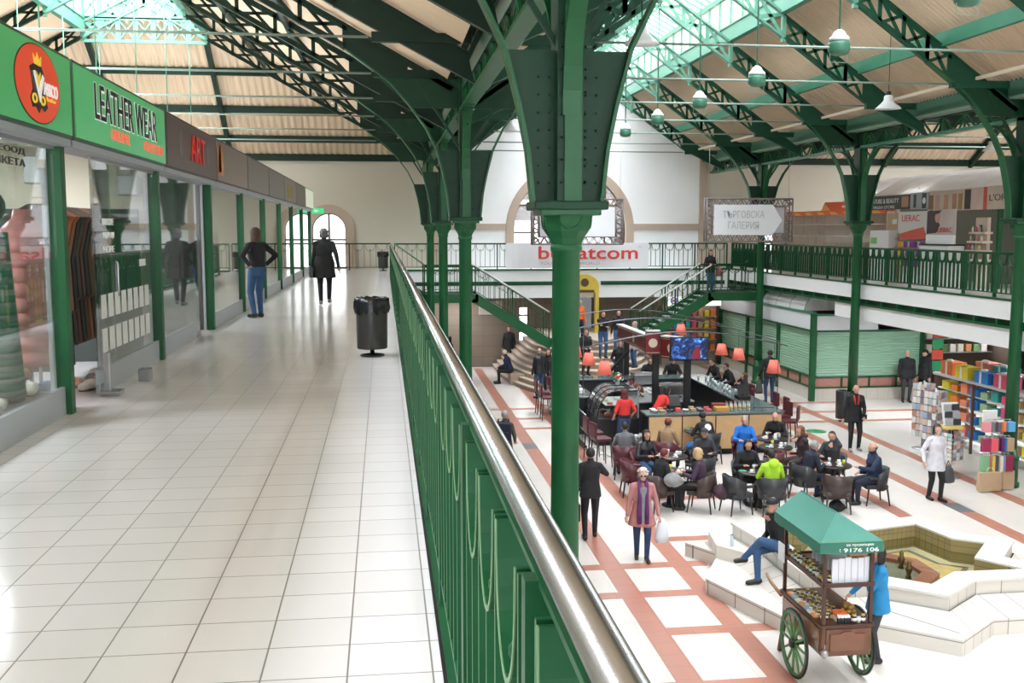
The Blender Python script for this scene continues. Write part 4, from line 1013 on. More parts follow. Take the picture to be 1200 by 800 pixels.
bell(16.8, 27, 8.05, .8, 10.35, 'small white bell lamp over the right gallery')
for i, y in enumerate([37.5 - 4 * k for k in range(6)]):
    for j, x in enumerate((-6.6, -9.6)):
        t = thing('hanger_rod', (x, y, 9.03), 'thin green hanger rod in the left wing, %s from the far end, %s side' % (ORD[i].replace('nearest', 'first'), ('right', 'left')[j]), 'hanger rod', 'hanger rods of the left wing')
        mb = MB(); mb.tube([(x, y, 8.99), (x, y, 12.4)], .016, LGD, 6); mb.build('rod', t)
        mb = MB(); mb.lathe([(.03, 0), (.06, .03), (.06, .06), (.02, .12)], (x, y, 9.03), LGD, 10); mb.build('coupling', t)

# ================================================================== PEOPLE
SKIN = mat('skin', (.55, .30, .21), .55, noise=.06, nscale=10)
SKINP = mat('pale_skin', (.62, .38, .29), .55, noise=.06, nscale=10)
HAIRC = {'black': (.008, .007, .007), 'brown': (.06, .028, .015), 'dark': (.02, .012, .008), 'grey': (.32, .31, .30), 'white': (.62, .58, .50), 'blond': (.50, .34, .16), 'red': (.12, .015, .015), 'auburn': (.16, .06, .025), 'greydark': (.10, .09, .09)}
def cloth(name, c, rough=.8, noise=.3): return mat('cloth_' + name, c, rough, noise=noise, nscale=9, bump=.9)
def ik(S, T, l1, l2, pole):
    S = Vector(S); T = Vector(T); d = T - S; L = min(d.length, (l1 + l2) * .998); d = d.normalized(); T = S + d * L
    a = (l1 * l1 - l2 * l2 + L * L) / (2 * L); h = math.sqrt(max(0, l1 * l1 - a * a)); pole = Vector(pole); n = (pole - d * pole.dot(d))
    n = n.normalized() if n.length > 1e-4 else Vector((0, 0, 1)); return S + d * a + n * h, T
def person(x, y, z, rz, label, top, bottom, shoe='shoe_black', hair='dark', style='short', h=1.70, seat=None, lean=0., hands=None, feet=None, skirt=None, skirtr=(.20, .17), cap=None, skin=None, build=1., turn=0., group=None, bare_arms=False, tilt=0., poles=None):
    """standing (seat None) or seated figure facing its local +y; heights for a 1.72 m body"""
    s = h / 1.72; skm = skin or SKIN; B = build
    zp = .93 if seat is None else seat / s + .10
    P = Vector((0, 0, zp)); Rx = Matrix.Rotation(-lean, 3, 'X')
    up = lambda v: P + Rx @ (Vector(v))
    hipL = [P + Vector((sx * .09, 0, -.02)) for sx in (-1, 1)]
    waist = up((0, .0, .17)); chest = up((0, .01, .36)); neck = up((0, .0, .53)); head = neck + Matrix.Rotation(-lean * .5 - tilt, 3, 'X') @ Vector((0, .035, .13))
    sh = [up((sx * .168 * B, -.005, .452)) for sx in (-1, 1)]
    if feet is None:
        feet = [(-.10, 0, .08), (.10, .02, .08)] if seat is None else [(-.12, .40, .08), (.12, .44, .08)]
    if hands is None:
        hands = [(-.27, .04, .80), (.27, .04, .80)] if seat is None else [(-.16, .34, zp + .10), (.16, .34, zp + .10)]
    bones = []  # p, q, r0, r1, tag, flat(rx/ry)
    def bn(p, q, r0, r1, t): bones.append((Vector(p), Vector(q), r0, r1, t))
    mb = MB(); dm = SKIN
    # torso as a lofted elliptical stack
    tor = [(up((0, 0, -.10)), .155 * B, .115 * B), (up((0, 0, 0)), .170 * B, .125 * B), (waist, .150 * B, .112 * B), (chest, .178 * B, .125 * B), (up((0, -.005, .45)), .160 * B, .098 * B), (up((0, 0, .50)), .10, .07), (up((0, 0, .54)), .06, .058)]
    def loft(st):
        n = 20; vs = []
        for c, rx, ry in st:
            for k in range(n):
                t = 2 * PI * k / n; vs.append(c + Rx @ Vector((rx * math.cos(t), ry * math.sin(t), 0)))
        L = len(st); fs = [(i * n + k, i * n + (k + 1) % n, (i + 1) * n + (k + 1) % n, (i + 1) * n + k) for i in range(L - 1) for k in range(n)] + [tuple(range(n))[::-1], tuple((L - 1) * n + k for k in range(n))]
        mb.add(vs, fs, dm)
    loft(tor)
    bn(up((0, 0, .05)), up((0, 0, .44)), .15 * B, .16 * B, 't'); bn(sh[0], sh[1], .07, .07, 't'); bn(up((0, 0, -.08)), up((0, 0, -.02)), .16, .17, 'b' if not skirt else 't')
    if skirt:
        bot = Vector((0, .0, skirt)); st = [(waist, .155 * B, .125 * B), (P, .185 * B, .145 * B)]
        k = 3
        for i in range(1, k + 1): t = i / k; st.append((P * (1 - t) + bot * t, .185 + (skirtr[0] - .185) * t, .145 + (skirtr[1] - .145) * t))
        Rs = Rx; Rx0 = Rx
        n = 20; vs = []
        for c, rx, ry in st:
            for q in range(n):
                a = 2 * PI * q / n; vs.append(c + Vector((rx * B * math.cos(a), ry * B * math.sin(a), 0)))
        mb.add(vs, [(i * n + q, i * n + (q + 1) % n, (i + 1) * n + (q + 1) % n, (i + 1) * n + q) for i in range(len(st) - 1) for q in range(n)] + [tuple(range(n))[::-1], tuple((len(st) - 1) * n + q for q in range(n))], dm)
        bn(P, bot, .20, skirtr[0] + .02, 't')
    def caps(p, q, r0, r1, t):
        bn(p, q, r0, r1, t); p = Vector(p); q = Vector(q)
        if (q - p).length < 1e-4: q = p + Vector((0, 0, .01))
        d = (q - p).normalized(); K = 4; pts = []; rs = []
        for i in range(K): a = PI / 2 * i / K; pts.append(p - d * r0 * math.cos(a)); rs.append(max(.002, r0 * math.sin(a)))
        pts += [p, q]; rs += [r0, r1]
        for i in range(1, K + 1): a = PI / 2 * i / K; pts.append(q + d * r1 * math.sin(a)); rs.append(max(.002, r1 * math.cos(a)))
        mb.tube(pts, rs, dm, 12, smooth=True)
    knees = []
    for i, sx in enumerate((-1, 1)):
        kp = (sx * .15, 1, 0) if seat is None else (sx * .10, .3, 1)
        if poles and 'leg' in poles: kp = poles['leg'][i]
        K, A = ik(hipL[i], feet[i], .43, .42, kp); knees.append(K)
        caps(hipL[i], K, .095 * B, .062, 'b'); caps(K, A, .060, .042, 'b')
        fd = Vector((sx * .12, 1, 0)).normalized(); toe = A + fd * .17 + Vector((0, 0, -.045))
        if seat is not None and A.z > .3: toe = A + Vector((0, .15, -.03))
        caps(A + Vector((0, -.03, -.035)), toe, .043, .035, 's')
        ap = (sx * .6, -1, -.25)
        if poles and 'arm' in poles: ap = poles['arm'][i]
        caps(up((sx * .05, -.005, .49)), sh[i], .045, .056 * B, 't')
        E, Wr = ik(sh[i], hands[i], .29, .26, ap)
        caps(sh[i], E, .056 * B, .043, 't'); caps(E, Wr, .042, .030, 'k' if bare_arms else 't')
        d = (Wr - E).normalized(); pc = Wr + d * .05
        caps(Wr + d * .01, pc + d * .02, .026, .030, 'k')
        side = d.cross(Vector((0, 0, 1)));
        if side.length < .2: side = Vector((0, 1, 0))
        side.normalize(); nrm = side.cross(d)
        fl = []
        for f in range(4):
            b = pc + d * .035 + side * (-.027 + .018 * f); ln = (.062, .072, .068, .052)[f]; bend = nrm * (-sx * 0 - .012)
            fl.append(([b, b + d * ln * .5 + bend * .3, b + d * ln * .85 + bend * 1.6], [.0095, .009, .0065]))
        fl.append(([pc - d * .02 + side * .025, pc + d * .012 + side * .052 - nrm * .01, pc + d * .04 + side * .058 - nrm * .02], [.012, .010, .008]))
        knees.append(fl)
    caps(neck + Vector((0, 0, -.05)), neck + (head - neck) * .5, .055, .050, 'k')
    # head
    Rh = Matrix.Rotation(turn, 3, 'Z') @ Matrix.Rotation(-lean * .5 - tilt, 3, 'X')
    hd = lambda v: head + Rh @ Vector(v)
    hm = MB(); hm.ell((0, 0, .02), (.076, .093, .105), dm, 16); hm.ell((0, .028, -.05), (.055, .062, .060), dm, 12); hm.ell((0, .092, -.012), (.013, .020, .020), dm, 8); hm.ell((0, .085, .03), (.05, .015, .012), dm, 8); hm.ell((0, .082, -.062), (.026, .014, .012), dm, 8)
    for sx in (-1, 1): hm.ell((sx * .080, -.005, -.005), (.010, .020, .030), dm, 8)
    mb.add([hd(v) for v in hm.v], hm.f, dm); bn(hd((0, 0, .03)), hd((0, .02, -.06)), .09, .06, 'k')
    me = mb.mesh('tmp'); o = bpy.data.objects.new('tmp', me); COL.objects.link(o)
    md = o.modifiers.new('r', 'REMESH'); md.mode = 'VOXEL'; md.voxel_size = .0135; md.use_smooth_shade = True
    dg = bpy.context.evaluated_depsgraph_get(); m2 = bpy.data.meshes.new_from_object(o.evaluated_get(dg)); bpy.data.objects.remove(o)
    bm = bmesh.new(); bm.from_mesh(m2)
    for _ in range(2): bmesh.ops.smooth_vert(bm, verts=bm.verts, factor=.5, use_axis_x=True, use_axis_y=True, use_axis_z=True)
    bm.normal_update(); bm.verts.ensure_lookup_table()
    V = np.array([v.co[:] for v in bm.verts]); best = np.full(len(V), 9.); tg = np.zeros(len(V), int); T = 'tbskx'
    for p, q, r0, r1, t in bones:
        p_ = np.array(p); d_ = np.array(q - p); L2 = max(1e-9, d_ @ d_); u = np.clip(((V - p_) @ d_) / L2, 0, 1)
        dist = np.linalg.norm(V - p_ - u[:, None] * d_, axis=1) - (r0 + (r1 - r0) * u)
        w = dist < best; best[w] = dist[w]; tg[w] = T.index(t)
    if skirt: w = (tg == 1) & (V[:, 2] > skirt + .01) & (V[:, 2] < zp + .2); tg[w] = 0
    if skirt: w = (tg == 0) & (V[:, 2] < skirt - .012); tg[w] = 1
    root = thing('person', (x, y, z), label, 'person', group); root.rotation_euler = (0, 0, rz); root.scale = (s,) * 3; LOC[root.name] = Vector((0, 0, 0))
    names = {0: ('jacket', top), 1: ('trousers', bottom), 2: ('shoes', mat(shoe, {'shoe_black': (.012, .011, .011), 'shoe_brown': (.05, .022, .015), 'shoe_grey': (.25, .24, .23), 'shoe_white': (.55, .55, .53)}[shoe], .4))}
    for k, (nm, mt) in names.items():
        fs = [f for f in bm.faces if sum(tg[v.index] == k for v in f.verts) * 2 >= len(f.verts)]
        if not fs: continue
        idx = {}; vs = []; ff = []
        off = .009 if k == 0 else .005
        for f in fs:
            row = []
            for v in f.verts:
                if v.index not in idx: idx[v.index] = len(vs); vs.append(v.co + v.normal * off)
                row.append(idx[v.index])
            ff.append(row)
        c = MB(); c.add(vs, ff, mt, True); c.build(nm, root)
    b2 = MB(); b2.add([v.co[:] for v in bm.verts], [[v.index for v in f.verts] for f in bm.faces], skm, True)
    bm.free(); bpy.data.meshes.remove(m2)
    for fl in knees[1::2]:
        for pts, rs in fl: b2.tube(pts, rs, skm, 6)
    for sx in (-1, 1): b2.add([hd(v) for v in MB().ell((sx * .030, .085, .008), (.011, .008, .006), dm, 8).v], MB().ell((0, 0, 0), 1, dm, 8).f, BLACK, True)
    b2.add([hd(v) for v in MB().ell((0, .096, -.063), (.022, .005, .004), dm, 8).v], MB().ell((0, 0, 0), 1, dm, 8).f, mat('lips', (.35, .10, .09), .5), True)
    b2.build('body', root)
    # hair
    if style != 'bald' or True:
        hmn = mat('hair_' + hair, HAIRC[hair], .6, noise=.3, nscale=40, bump=.5)
        hb = MB(); e = MB(); th = 1.0 if style in ('short', 'bald', 'cap') else 1.12
        e.ell((0, -.012, .035), (.086 * th, .100 * th, .100 * th), dm, 20)
        def keep(v):
            if style == 'bald': return v[2] < .045 and v[2] > -.06 and v[1] < .03
            if style in ('short', 'cap'): return not (v[1] > .045 and v[2] < .085) and not (v[1] > -.02 and v[2] < .0) and v[2] > -.065
            return not (v[1] > .05 and v[2] < .085) and not (v[1] > .02 and v[2] < -.0)
        fs = [f for f in e.f if all(keep(e.v[i]) for i in f)]
        hb.add([hd(v) for v in e.v], fs, hmn, True)
        if style in ('long', 'bob', 'curly'):
            zb = {'long': -.26, 'bob': -.11, 'curly': -.07}[style]; n = 14; vs = []
            for j in range(6):
                t = j / 5
                for k in range(n):
                    a = PI * (1.02 + .96 * (k / (n - 1)) + 0) + 0
                    a = PI * (.92 + 1.16 * k / (n - 1)); rr = .088 + .012 * math.sin(t * PI); rr *= (1 if j < 5 else .9)
                    vs.append(hd((rr * 1.02 * math.cos(a), -.012 + rr * math.sin(a) * 1.0, .03 + (zb - .03) * t)))
            hb.add(vs, [(j * n + k, j * n + k + 1, (j + 1) * n + k + 1, (j + 1) * n + k) for j in range(5) for k in range(n - 1)], hmn, True)
            if style == 'curly':
                rnd = random.Random(3)
                for k in range(40):
                    a = rnd.uniform(0, 2 * PI); el = rnd.uniform(-.3, 1.3); q = (.088 * math.cos(a) * math.cos(el), -.015 + .095 * math.sin(a) * math.cos(el), .035 + .10 * math.sin(el))
                    if q[1] > .045 and q[2] < .09: continue
                    hb.add([hd(v) for v in MB().ell(q, .028, dm, 6).v], MB().ell((0, 0, 0), 1, dm, 6).f, hmn, True)
        hb.build('hair', root)
    if cap:
        c = MB(); e = MB().ell((0, -.005, .05), (.093, .106, .085), dm, 20); fs = [f for f in e.f if all(e.v[i][2] > .045 for i in f)]
        c.add([hd(v) for v in e.v], fs, cap, True)
        if cap.name.find('beret') < 0:
            c.add([hd(v) for v in [(-.07, .07, .055), (-.05, .15, .045), (0, .175, .043), (.05, .15, .045), (.07, .07, .055), (-.07, .07, .06), (-.05, .15, .05), (0, .175, .048), (.05, .15, .05), (.07, .07, .06)]], [(0, 1, 2, 3, 4), (9, 8, 7, 6, 5), (0, 5, 6, 1), (1, 6, 7, 2), (2, 7, 8, 3), (3, 8, 9, 4)], cap)
        c.build('cap', root)
    root['_hd'] = 0; del root['_hd']
    return root, hd, up
def extra(root, mb, name):
    o = mb.build(name, root); return o

C = cloth
BLK = C('black', (.012, .012, .014)); NAVY = C('navy', (.012, .022, .06)); DNAVY = C('dark_navy', (.010, .014, .03)); JEAN = C('blue_denim', (.035, .09, .20)); DJEAN = C('dark_denim', (.02, .045, .11)); CHAR = C('charcoal', (.035, .036, .04)); PINK = C('dusty_pink', (.48, .21, .20)); REDC = C('red_shirt', (.62, .03, .025)); OLIVE = C('olive', (.055, .065, .045)); WHITEC = C('off_white', (.66, .65, .70)); LIME = C('lime_green', (.38, .66, .03)); BLUE = C('bright_blue', (.01, .14, .50)); CYAN = C('sky_blue', (.02, .24, .50)); PLAID = C('tan_plaid', (.32, .20, .12)); PURP = C('dark_purple', (.05, .025, .055)); GREYC = C('mid_grey', (.14, .14, .15)); ORANGE = C('orange_vest', (.70, .14, .03)); BROWNC = C('dark_brown', (.05, .03, .03)); LEATH = mat('black_leather', (.015, .015, .018), .35, noise=.3, nscale=10)

# --- on the gallery
r, hd, up = person(-2.30, 19.2, G + .012, R(38), 'person in a dark sweater and blue jeans with hands on hips facing the shop windows', BLK, JEAN, hair='brown', style='long', h=1.64, hands=[(-.19, -.03, 1.02), (.19, -.03, 1.02)], poles={'arm': [(-1, -.4, .1), (1, -.4, .1)]}, feet=[(-.08, 0, .08), (.08, .03, .08)])
r, hd, up = person(-1.27, 22.5, G + .012, R(2), 'person in a long black coat walking away along the gallery', BLK, BLK, shoe='shoe_grey', hair='greydark', style='curly', h=1.62, skirt=.62, skirtr=(.23, .19), build=1.1, feet=[(-.09, -.05, .08), (.09, .22, .10)], hands=[(-.26, .12, .84), (.32, -.04, .86)])
t = thing('handbag', (-1.5, 22.5, G + .62), 'black shoulder bag at the hip of the person walking away on the gallery', 'bag')
mb = MB(); mb.bbox(-1.59, -1.50, 22.36, 22.6, G + .60, G + .84, LEATH, .02); mb.build('bag_body', t); mb = MB(); mb.tube([(-1.54, 22.4, G + .84), (-1.50, 22.45, G + 1.3), (-1.54, 22.56, G + .84)], .010, LEATH, 5); mb.build('strap', t)

# --- on the hall floor
r, hd, up = person(3.85, 18.75, 0, R(-6), 'person in a black suit walking away past the foreground column with a briefcase', BLK, BLK, hair='black', h=1.76, skirt=.80, skirtr=(.20, .16), feet=[(-.10, -.10, .08), (.10, .12, .08)], hands=[(-.26, .02, .80), (.10, .26, 1.28)], poles={'arm': [(-.5, -1, -.2), (1, .2, -.8)]})
t = thing('briefcase', (3.56, 18.78, .42), 'black briefcase carried by the person in the suit', 'briefcase')
mb = MB(); mb.bbox(3.53, 3.63, 18.56, 18.98, .38, .72, LEATH, .02); mb.build('case_body', t); mb = MB(); mb.tube([(3.58, 18.7, .72), (3.58, 18.72, .79), (3.58, 18.82, .79), (3.58, 18.84, .72)], .01, LEATH, 6); mb.build('handle', t)
mb = MB(); mb.box(3.515, 3.53, 18.74, 18.8, .56, .62, CHROME); mb.build('buckle', t)
r, hd, up = person(4.52, 17.42, 0, R(172), 'white haired person in a dusty pink coat and purple scarf walking with a plastic bag', PINK, DJEAN, shoe='shoe_brown', hair='white', style='curly', h=1.66, skirt=.66, skirtr=(.26, .19), skin=SKINP, feet=[(-.08, .14, .08), (.08, -.08, .08)], hands=[(-.30, .08, .86), (.28, .06, .84)])
mb = MB(); SCF = C('violet_scarf', (.11, .025, .13)); 
for s in (-1, 1): mb.tube([(s * .06, .02, 1.52), (s * .07, .145, 1.42), (s * .06, .17, 1.2), (s * .07, .185, .95), (s * .07, .19, .72)], [.03, .035, .04, .045, .04], SCF, 8)
extra(r, mb, 'scarf')
mb = MB(); mb.prism([(-.05, .75), (.05, .75), (.06, 1.4), (-.06, 1.4)], 'y', .14, .19, C('grey_print', (.25, .25, .26))); extra(r, mb, 'blouse')
mb = MB(); 
for s in (-1, 1): mb.add([hd(v) for v in MB().ell((s * .033, .100, .008), (.026, .006, .018), BLACK, 10).v], MB().ell((0, 0, 0), 1, BLACK, 10).f, BLACK, True)
extra(r, mb, 'sunglasses')
t = thing('plastic_bag', (4.95, 17.3, .35), 'white plastic carrier bag held by the person in the pink coat', 'bag'); PB = mat('white_film', (.75, .78, .85), .3)
mb = MB(); mb.lathe([(.03, .42), (.08, .34), (.13, .12), (.12, 0), (.06, -.03)], (4.86, 17.32, .34), PB, 18, sy=.55); mb.build('bag_body', t); mb = MB(); mb.tube([(4.82, 17.3, .72), (4.81, 17.34, .82), (4.84, 17.36, .73)], .008, PB, 5); mb.build('handle', t)
r, hd, up = person(12.42, 25.6, 0, R(170), 'balding person in a black jacket with red lining standing by the dark bin', BLK, BLK, shoe='shoe_grey', hair='greydark', style='bald', h=1.78, skirt=.78, skirtr=(.21, .17), feet=[(-.12, .0, .08), (.12, .1, .08)], hands=[(-.16, .24, .95), (.30, .06, .84)])
mb = MB()
for s in (-1, 1): mb.tube([(s * .06, .085, 1.45), (s * .05, .135, 1.34), (s * .03, .148, 1.22)], .018, C('red_trim', (.5, .04, .03)), 6)
extra(r, mb, 'jacket_trim')
t = thing('camera_bag', (12.3, 25.4, .9), 'small black camera held by the person in the red lined jacket', 'camera'); mb = MB(); mb.bbox(12.44, 12.6, 25.26, 25.36, .90, 1.02, BLACK, .015); mb.build('camera_body', t); mb = MB(); mb.lathe([(.03, 0), (.035, .03), (.03, .05)], (12.52, 25.31, 1.01), BLACK, 14); mb.build('lens', t)
r, hd, up = person(11.85, 20.55, 0, R(188), 'person in a white coat and black trousers walking with a grey handbag', WHITEC, BLK, hair='brown', style='bob', h=1.68, skirt=.70, skirtr=(.23, .18), skin=SKINP, feet=[(-.08, .12, .08), (.06, -.10, .08)], hands=[(-.26, .04, .86), (.36, .10, .92)])
t = thing('handbag', (12.12, 20.5, .42), 'grey handbag carried by the person in the white coat', 'bag'); GB = mat('grey_leather', (.06, .06, .065), .45)
mb = MB(); mb.lathe([(.05, .36), (.10, .30), (.15, .08), (.14, 0), (.05, -.02)], (12.14, 20.5, .40), GB, 18, sy=.5); mb.build('bag_body', t); mb = MB(); mb.tube([(12.08, 20.5, .72), (12.12, 20.5, .88), (12.2, 20.5, .72)], .012, GB, 6); mb.build('handle', t)
person(17.7, 32.75, 0, R(165), 'balding person in dark clothes standing before the closed green shutter', BLK, CHAR, hair='grey', style='bald', h=1.78, build=1.15, skirt=.8)
person(18.35, 32.7, 0, R(100), 'person in black with a dark cap beside the green shutter', BLK, BLK, hair='black', h=1.8, build=1.1, cap=mat('black_cap', (.01, .01, .011), .7), skirt=.75)
person(13.6, 22.9, 0, R(60), 'person in a dark blue coat behind the postcard racks', DNAVY, BLK, hair='black', style='long', h=1.68, skirt=.45)
person(13.0, 33.2, 0, R(-10), 'person in black jacket and jeans seen from behind beside the coral lampshade', BLK, DJEAN, hair='dark', h=1.80, hands=[(-.34, .1, .86), (.27, .04, .82)], skirt=.85)
t = thing('shopping_bag', (12.65, 33.2, .3), 'dark bag carried by the person in jeans near the shuttered kiosk', 'bag')
mb = MB(); mb.lathe([(.03, .5), (.09, .36), (.14, .1), (.12, 0)], (12.64, 33.22, .32), mat('dark_bag', (.05, .055, .05), .6), 16, sy=.5); mb.build('bag_body', t); mb = MB(); mb.tube([(12.62, 33.2, .8), (12.64, 33.22, .86)], .01, BLACK, 5); mb.build('handle', t)
person(5.35, 35.0, 0, R(20), 'bald person in a black leather jacket and jeans beside the left staircase foot', LEATH, JEAN, hair='grey', style='bald', h=1.78, skirt=.85)
person(5.75, 35.5, 0, R(150), 'person in dark clothes facing the bald person near the stone steps', BLK, DNAVY, hair='brown', style='long', h=1.68)
t = thing('handbag', (5.6, 34.4, .6), 'maroon handbag beside the bald person in the leather jacket', 'bag'); mb = MB(); mb.bbox(5.53, 5.68, 34.3, 34.6, .55, .85, MAROON, .03); mb.build('bag_body', t); mb = MB(); mb.tube([(5.6, 34.35, .85), (5.6, 34.45, 1.05), (5.6, 34.55, .85)], .01, MAROON, 6); mb.build('handle', t)
r, hd, up = person(2.75, 23.4, 0, R(-25), 'grey haired person in an olive jacket with a backpack behind the railing', OLIVE, CHAR, hair='grey', h=1.68, hands=[(-.2, .2, .95), (.2, .2, .95)], skirt=.75)
t = thing('backpack', (2.85, 23.2, 1.0), 'dark blue backpack worn by the person in the olive jacket', 'backpack'); mb = MB(); mb.v = []; mb.bbox(2.55, 2.87, 23.02, 23.22, 1.02, 1.45, DNAVY, .05); mb.bbox(2.6, 2.82, 22.97, 23.03, 1.06, 1.25, DNAVY, .02); mb.build('pack_body', t)
mb = MB()
for x in (2.60, 2.84): mb.tube([(x, 23.2, 1.42), (x, 23.35, 1.5), (x, 23.52, 1.38), (x, 23.45, 1.15), (x, 23.22, 1.06)], .014, BLACK, 5)
mb.build('strap', t)
person(5.25, 43.0, 0, R(170), 'person in black standing against the brown wall beneath the left stairs', BLK, BLK, hair='black', h=1.8, skirt=.7)
person(2.55, 40.4, 0, R(-60), 'person in a dark coat half hidden behind the columns under the gallery', BLK, BLK, hair='black', style='long', h=1.65, skirt=.6)
r, hd, up = person(12.72, 39.0, 3.45, R(185), 'person in a dark jacket and jeans pausing on the right stair landing', BLK, JEAN, hair='dark', style='long', h=1.62, skirt=.8, hands=[(-.1, .25, 1.12), (.14, .25, 1.15)])
t = thing('shoulder_bag', (13.05, 38.95, 4.0), 'dusty red bag carried by the person on the stair landing', 'bag'); mb = MB(); mb.lathe([(.02, .38), (.08, .26), (.13, .05), (.1, 0)], (13.07, 38.95, 4.05), C('dusty_red', (.40, .12, .12)), 14, sy=.5); mb.build('bag_body', t); mb = MB(); mb.tube([(13.05, 38.95, 4.42), (12.98, 38.98, 4.75)], .01, BLACK, 5); mb.build('strap', t)
# people on the stone steps (tops are .165 per tread)
person(6.75, 37.6, stepz(6.75, 37.6), R(150), 'person in a dark blue jacket on the stone steps at the left of the crowd', NAVY, DNAVY, hair='dark', h=1.75, skirt=.75)
r, hd, up = person(7.35, 38.2, stepz(7.35, 38.2), R(200), 'person in an orange vest among the crowd on the stone steps', ORANGE, DNAVY, hair='brown', h=1.76)
person(7.15, 35.9, stepz(7.15, 35.9), R(190), 'person in black holding a bundle low on the stone steps', BLK, BLK, hair='brown', style='bob', h=1.68, hands=[(-.1, .26, 1.05), (.14, .26, 1.05)], skirt=.6)
person(8.0, 36.9, stepz(8.0, 36.9), R(180), 'person in black with folded arms on the stone steps', BLK, JEAN, hair='dark', h=1.74, hands=[(.08, .2, 1.2), (-.08, .2, 1.15)])
person(8.7, 37.4, stepz(8.7, 37.4), R(165), 'person in black jacket and jeans at the right of the crowd on the steps', BLK, JEAN, hair='black', h=1.74)
person(8.05, 34.4, stepz(8.05, 34.4), R(185), 'waiter in black with glasses standing between the bar posts and the steps', BLK, BLK, hair='dark', h=1.75, hands=[(-.12, .25, 1.0), (.2, .15, .95)], skirt=.5)
person(9.15, 36.6, stepz(9.15, 36.6), R(100), 'person in a pale coat on the right side of the stone steps', C('pale_grey', (.35, .34, .33)), JEAN, hair='grey', h=1.70, skirt=.7)
person(6.45, 35.6, stepz(6.45, 35.6), R(210), 'person in a navy coat at the left foot of the stone steps', DNAVY, DNAVY, hair='black', h=1.7, skirt=.6)

# --- seated around the cafe: (x, y, facing deg, label, kwargs, seat height)
SEATS = []
def sitter(x, y, deg, lab, top, bottom, tbl=None, seat=.46, **k):
    a = R(deg); fx, fy = -math.sin(a), math.cos(a)
    k.setdefault('lean', .12)
    k.setdefault('hands', [(-.14, .36, .80), (.14, .36, .80)])
    person(x, y, 0, a, lab, top, bottom, seat=seat, **k); SEATS.append((x, y, a, lab, seat))
sitter(5.62, 23.35, -10, 'dark haired person in a grey suit seated with back turned near the barista', GREYC, CHAR, hair='dark')
sitter(5.86, 22.5, 200, 'person in a black leather jacket with long dark hair seated facing the walkway', LEATH, JEAN, hair='black', style='long')
sitter(6.72, 23.7, -40, 'person in a dark red cap and tan plaid jacket seated before the bar front', PLAID, BROWNC, hair='brown', cap=mat('dark_red_cap', (.20, .025, .02), .7))
sitter(5.62, 20.45, -70, 'red haired person in a black sweater seated with a grey coat on the chair', BLK, BLK, hair='red', style='short', lean=.25)
sitter(6.55, 20.35, 62, 'blond person in a dark purple cardigan seated at the round table', PURP, BLK, hair='blond', style='bob', skin=SKINP)
sitter(8.75, 23.9, 165, 'grey haired person in a bright blue jacket seated sideways before the bar', BLUE, JEAN, hair='grey', lean=0)
sitter(9.84, 24.6, 150, 'bald person in black seated at the bar corner reading at a table', BLK, BLK, hair='grey', style='bald', lean=.3)
sitter(9.72, 22.5, 95, 'auburn haired person in dark brown resting chin on hands', BROWNC, BROWNC, hair='auburn', style='bob', hands=[(-.05, .24, 1.06), (.05, .24, 1.06)], lean=.18)
sitter(10.1, 21.85, 140, 'dark haired person in grey with a hand at the mouth at the right table', CHAR, BLK, hair='black', hands=[(-.03, .22, 1.10), (.16, .36, .80)])
sitter(9.07, 20.9, -75, 'grey haired person in a navy suit jacket bending over the right table', DNAVY, DJEAN, hair='grey', lean=.3)
sitter(10.42, 20.45, 85, 'heavy person in a navy jacket on the outermost cafe chair', NAVY, DNAVY, hair='greydark', style='bald', build=1.2, lean=.05, hands=[(-.2, .42, .85), (.2, .25, .66)])
sitter(7.93, 19.95, -4, 'person in a lime green hooded jacket seated with back turned', LIME, BLK, hair='dark', lean=.12)
_p = [o for o in bpy.data.objects if o.get('label', '').startswith('person in a lime green')][0]; mb = MB(); mb.ell((0, -.10, 1.10), (.115, .07, .10), LIME, 14); mb.build('hood', _p)
sitter(7.85, 21.3, 175, 'black haired person in black facing the lime green jacket across the table', BLK, BLK, hair='black', style='bob', lean=.22)
sitter(7.3, 22.6, 170, 'person in a dark cap seated among coats behind the lime green jacket', CHAR, BLK, hair='dark', cap=mat('dark_cap', (.03, .03, .035), .7))
r, hd, up = person(8.08, 24.6, 0, R(12), 'person in a black jacket with a white emblem on the back bending towards the bar', BLK, BLK, hair='black', h=1.72, seat=.46, lean=.55, hands=[(-.15, .5, .8), (.15, .5, .8)], cap=mat('black_cap', (0, 0, 0)))
mb = MB(); Rx = Matrix.Rotation(-.55, 3, 'X'); n = 24
vs = [up((.085 * math.cos(2 * PI * i / n), -.138, .33 + .085 * math.sin(2 * PI * i / n))) for i in range(n)] + [up((.085 * math.cos(2 * PI * i / n), -.150, .33 + .085 * math.sin(2 * PI * i / n))) for i in range(n)]
mb.add(vs, [tuple(range(n)), tuple(range(n, 2 * n))[::-1]] + [(i, (i + 1) % n, n + (i + 1) % n, n + i) for i in range(n)], PAPER); extra(r, mb, 'emblem'); SEATS.append((8.08, 24.6, R(12), 'the person with the white back emblem', .46))
# hood for the lime jacket
t = thing('hood', (7.93, 19.9, 1.0), 'lime', 'x') if 0 else None
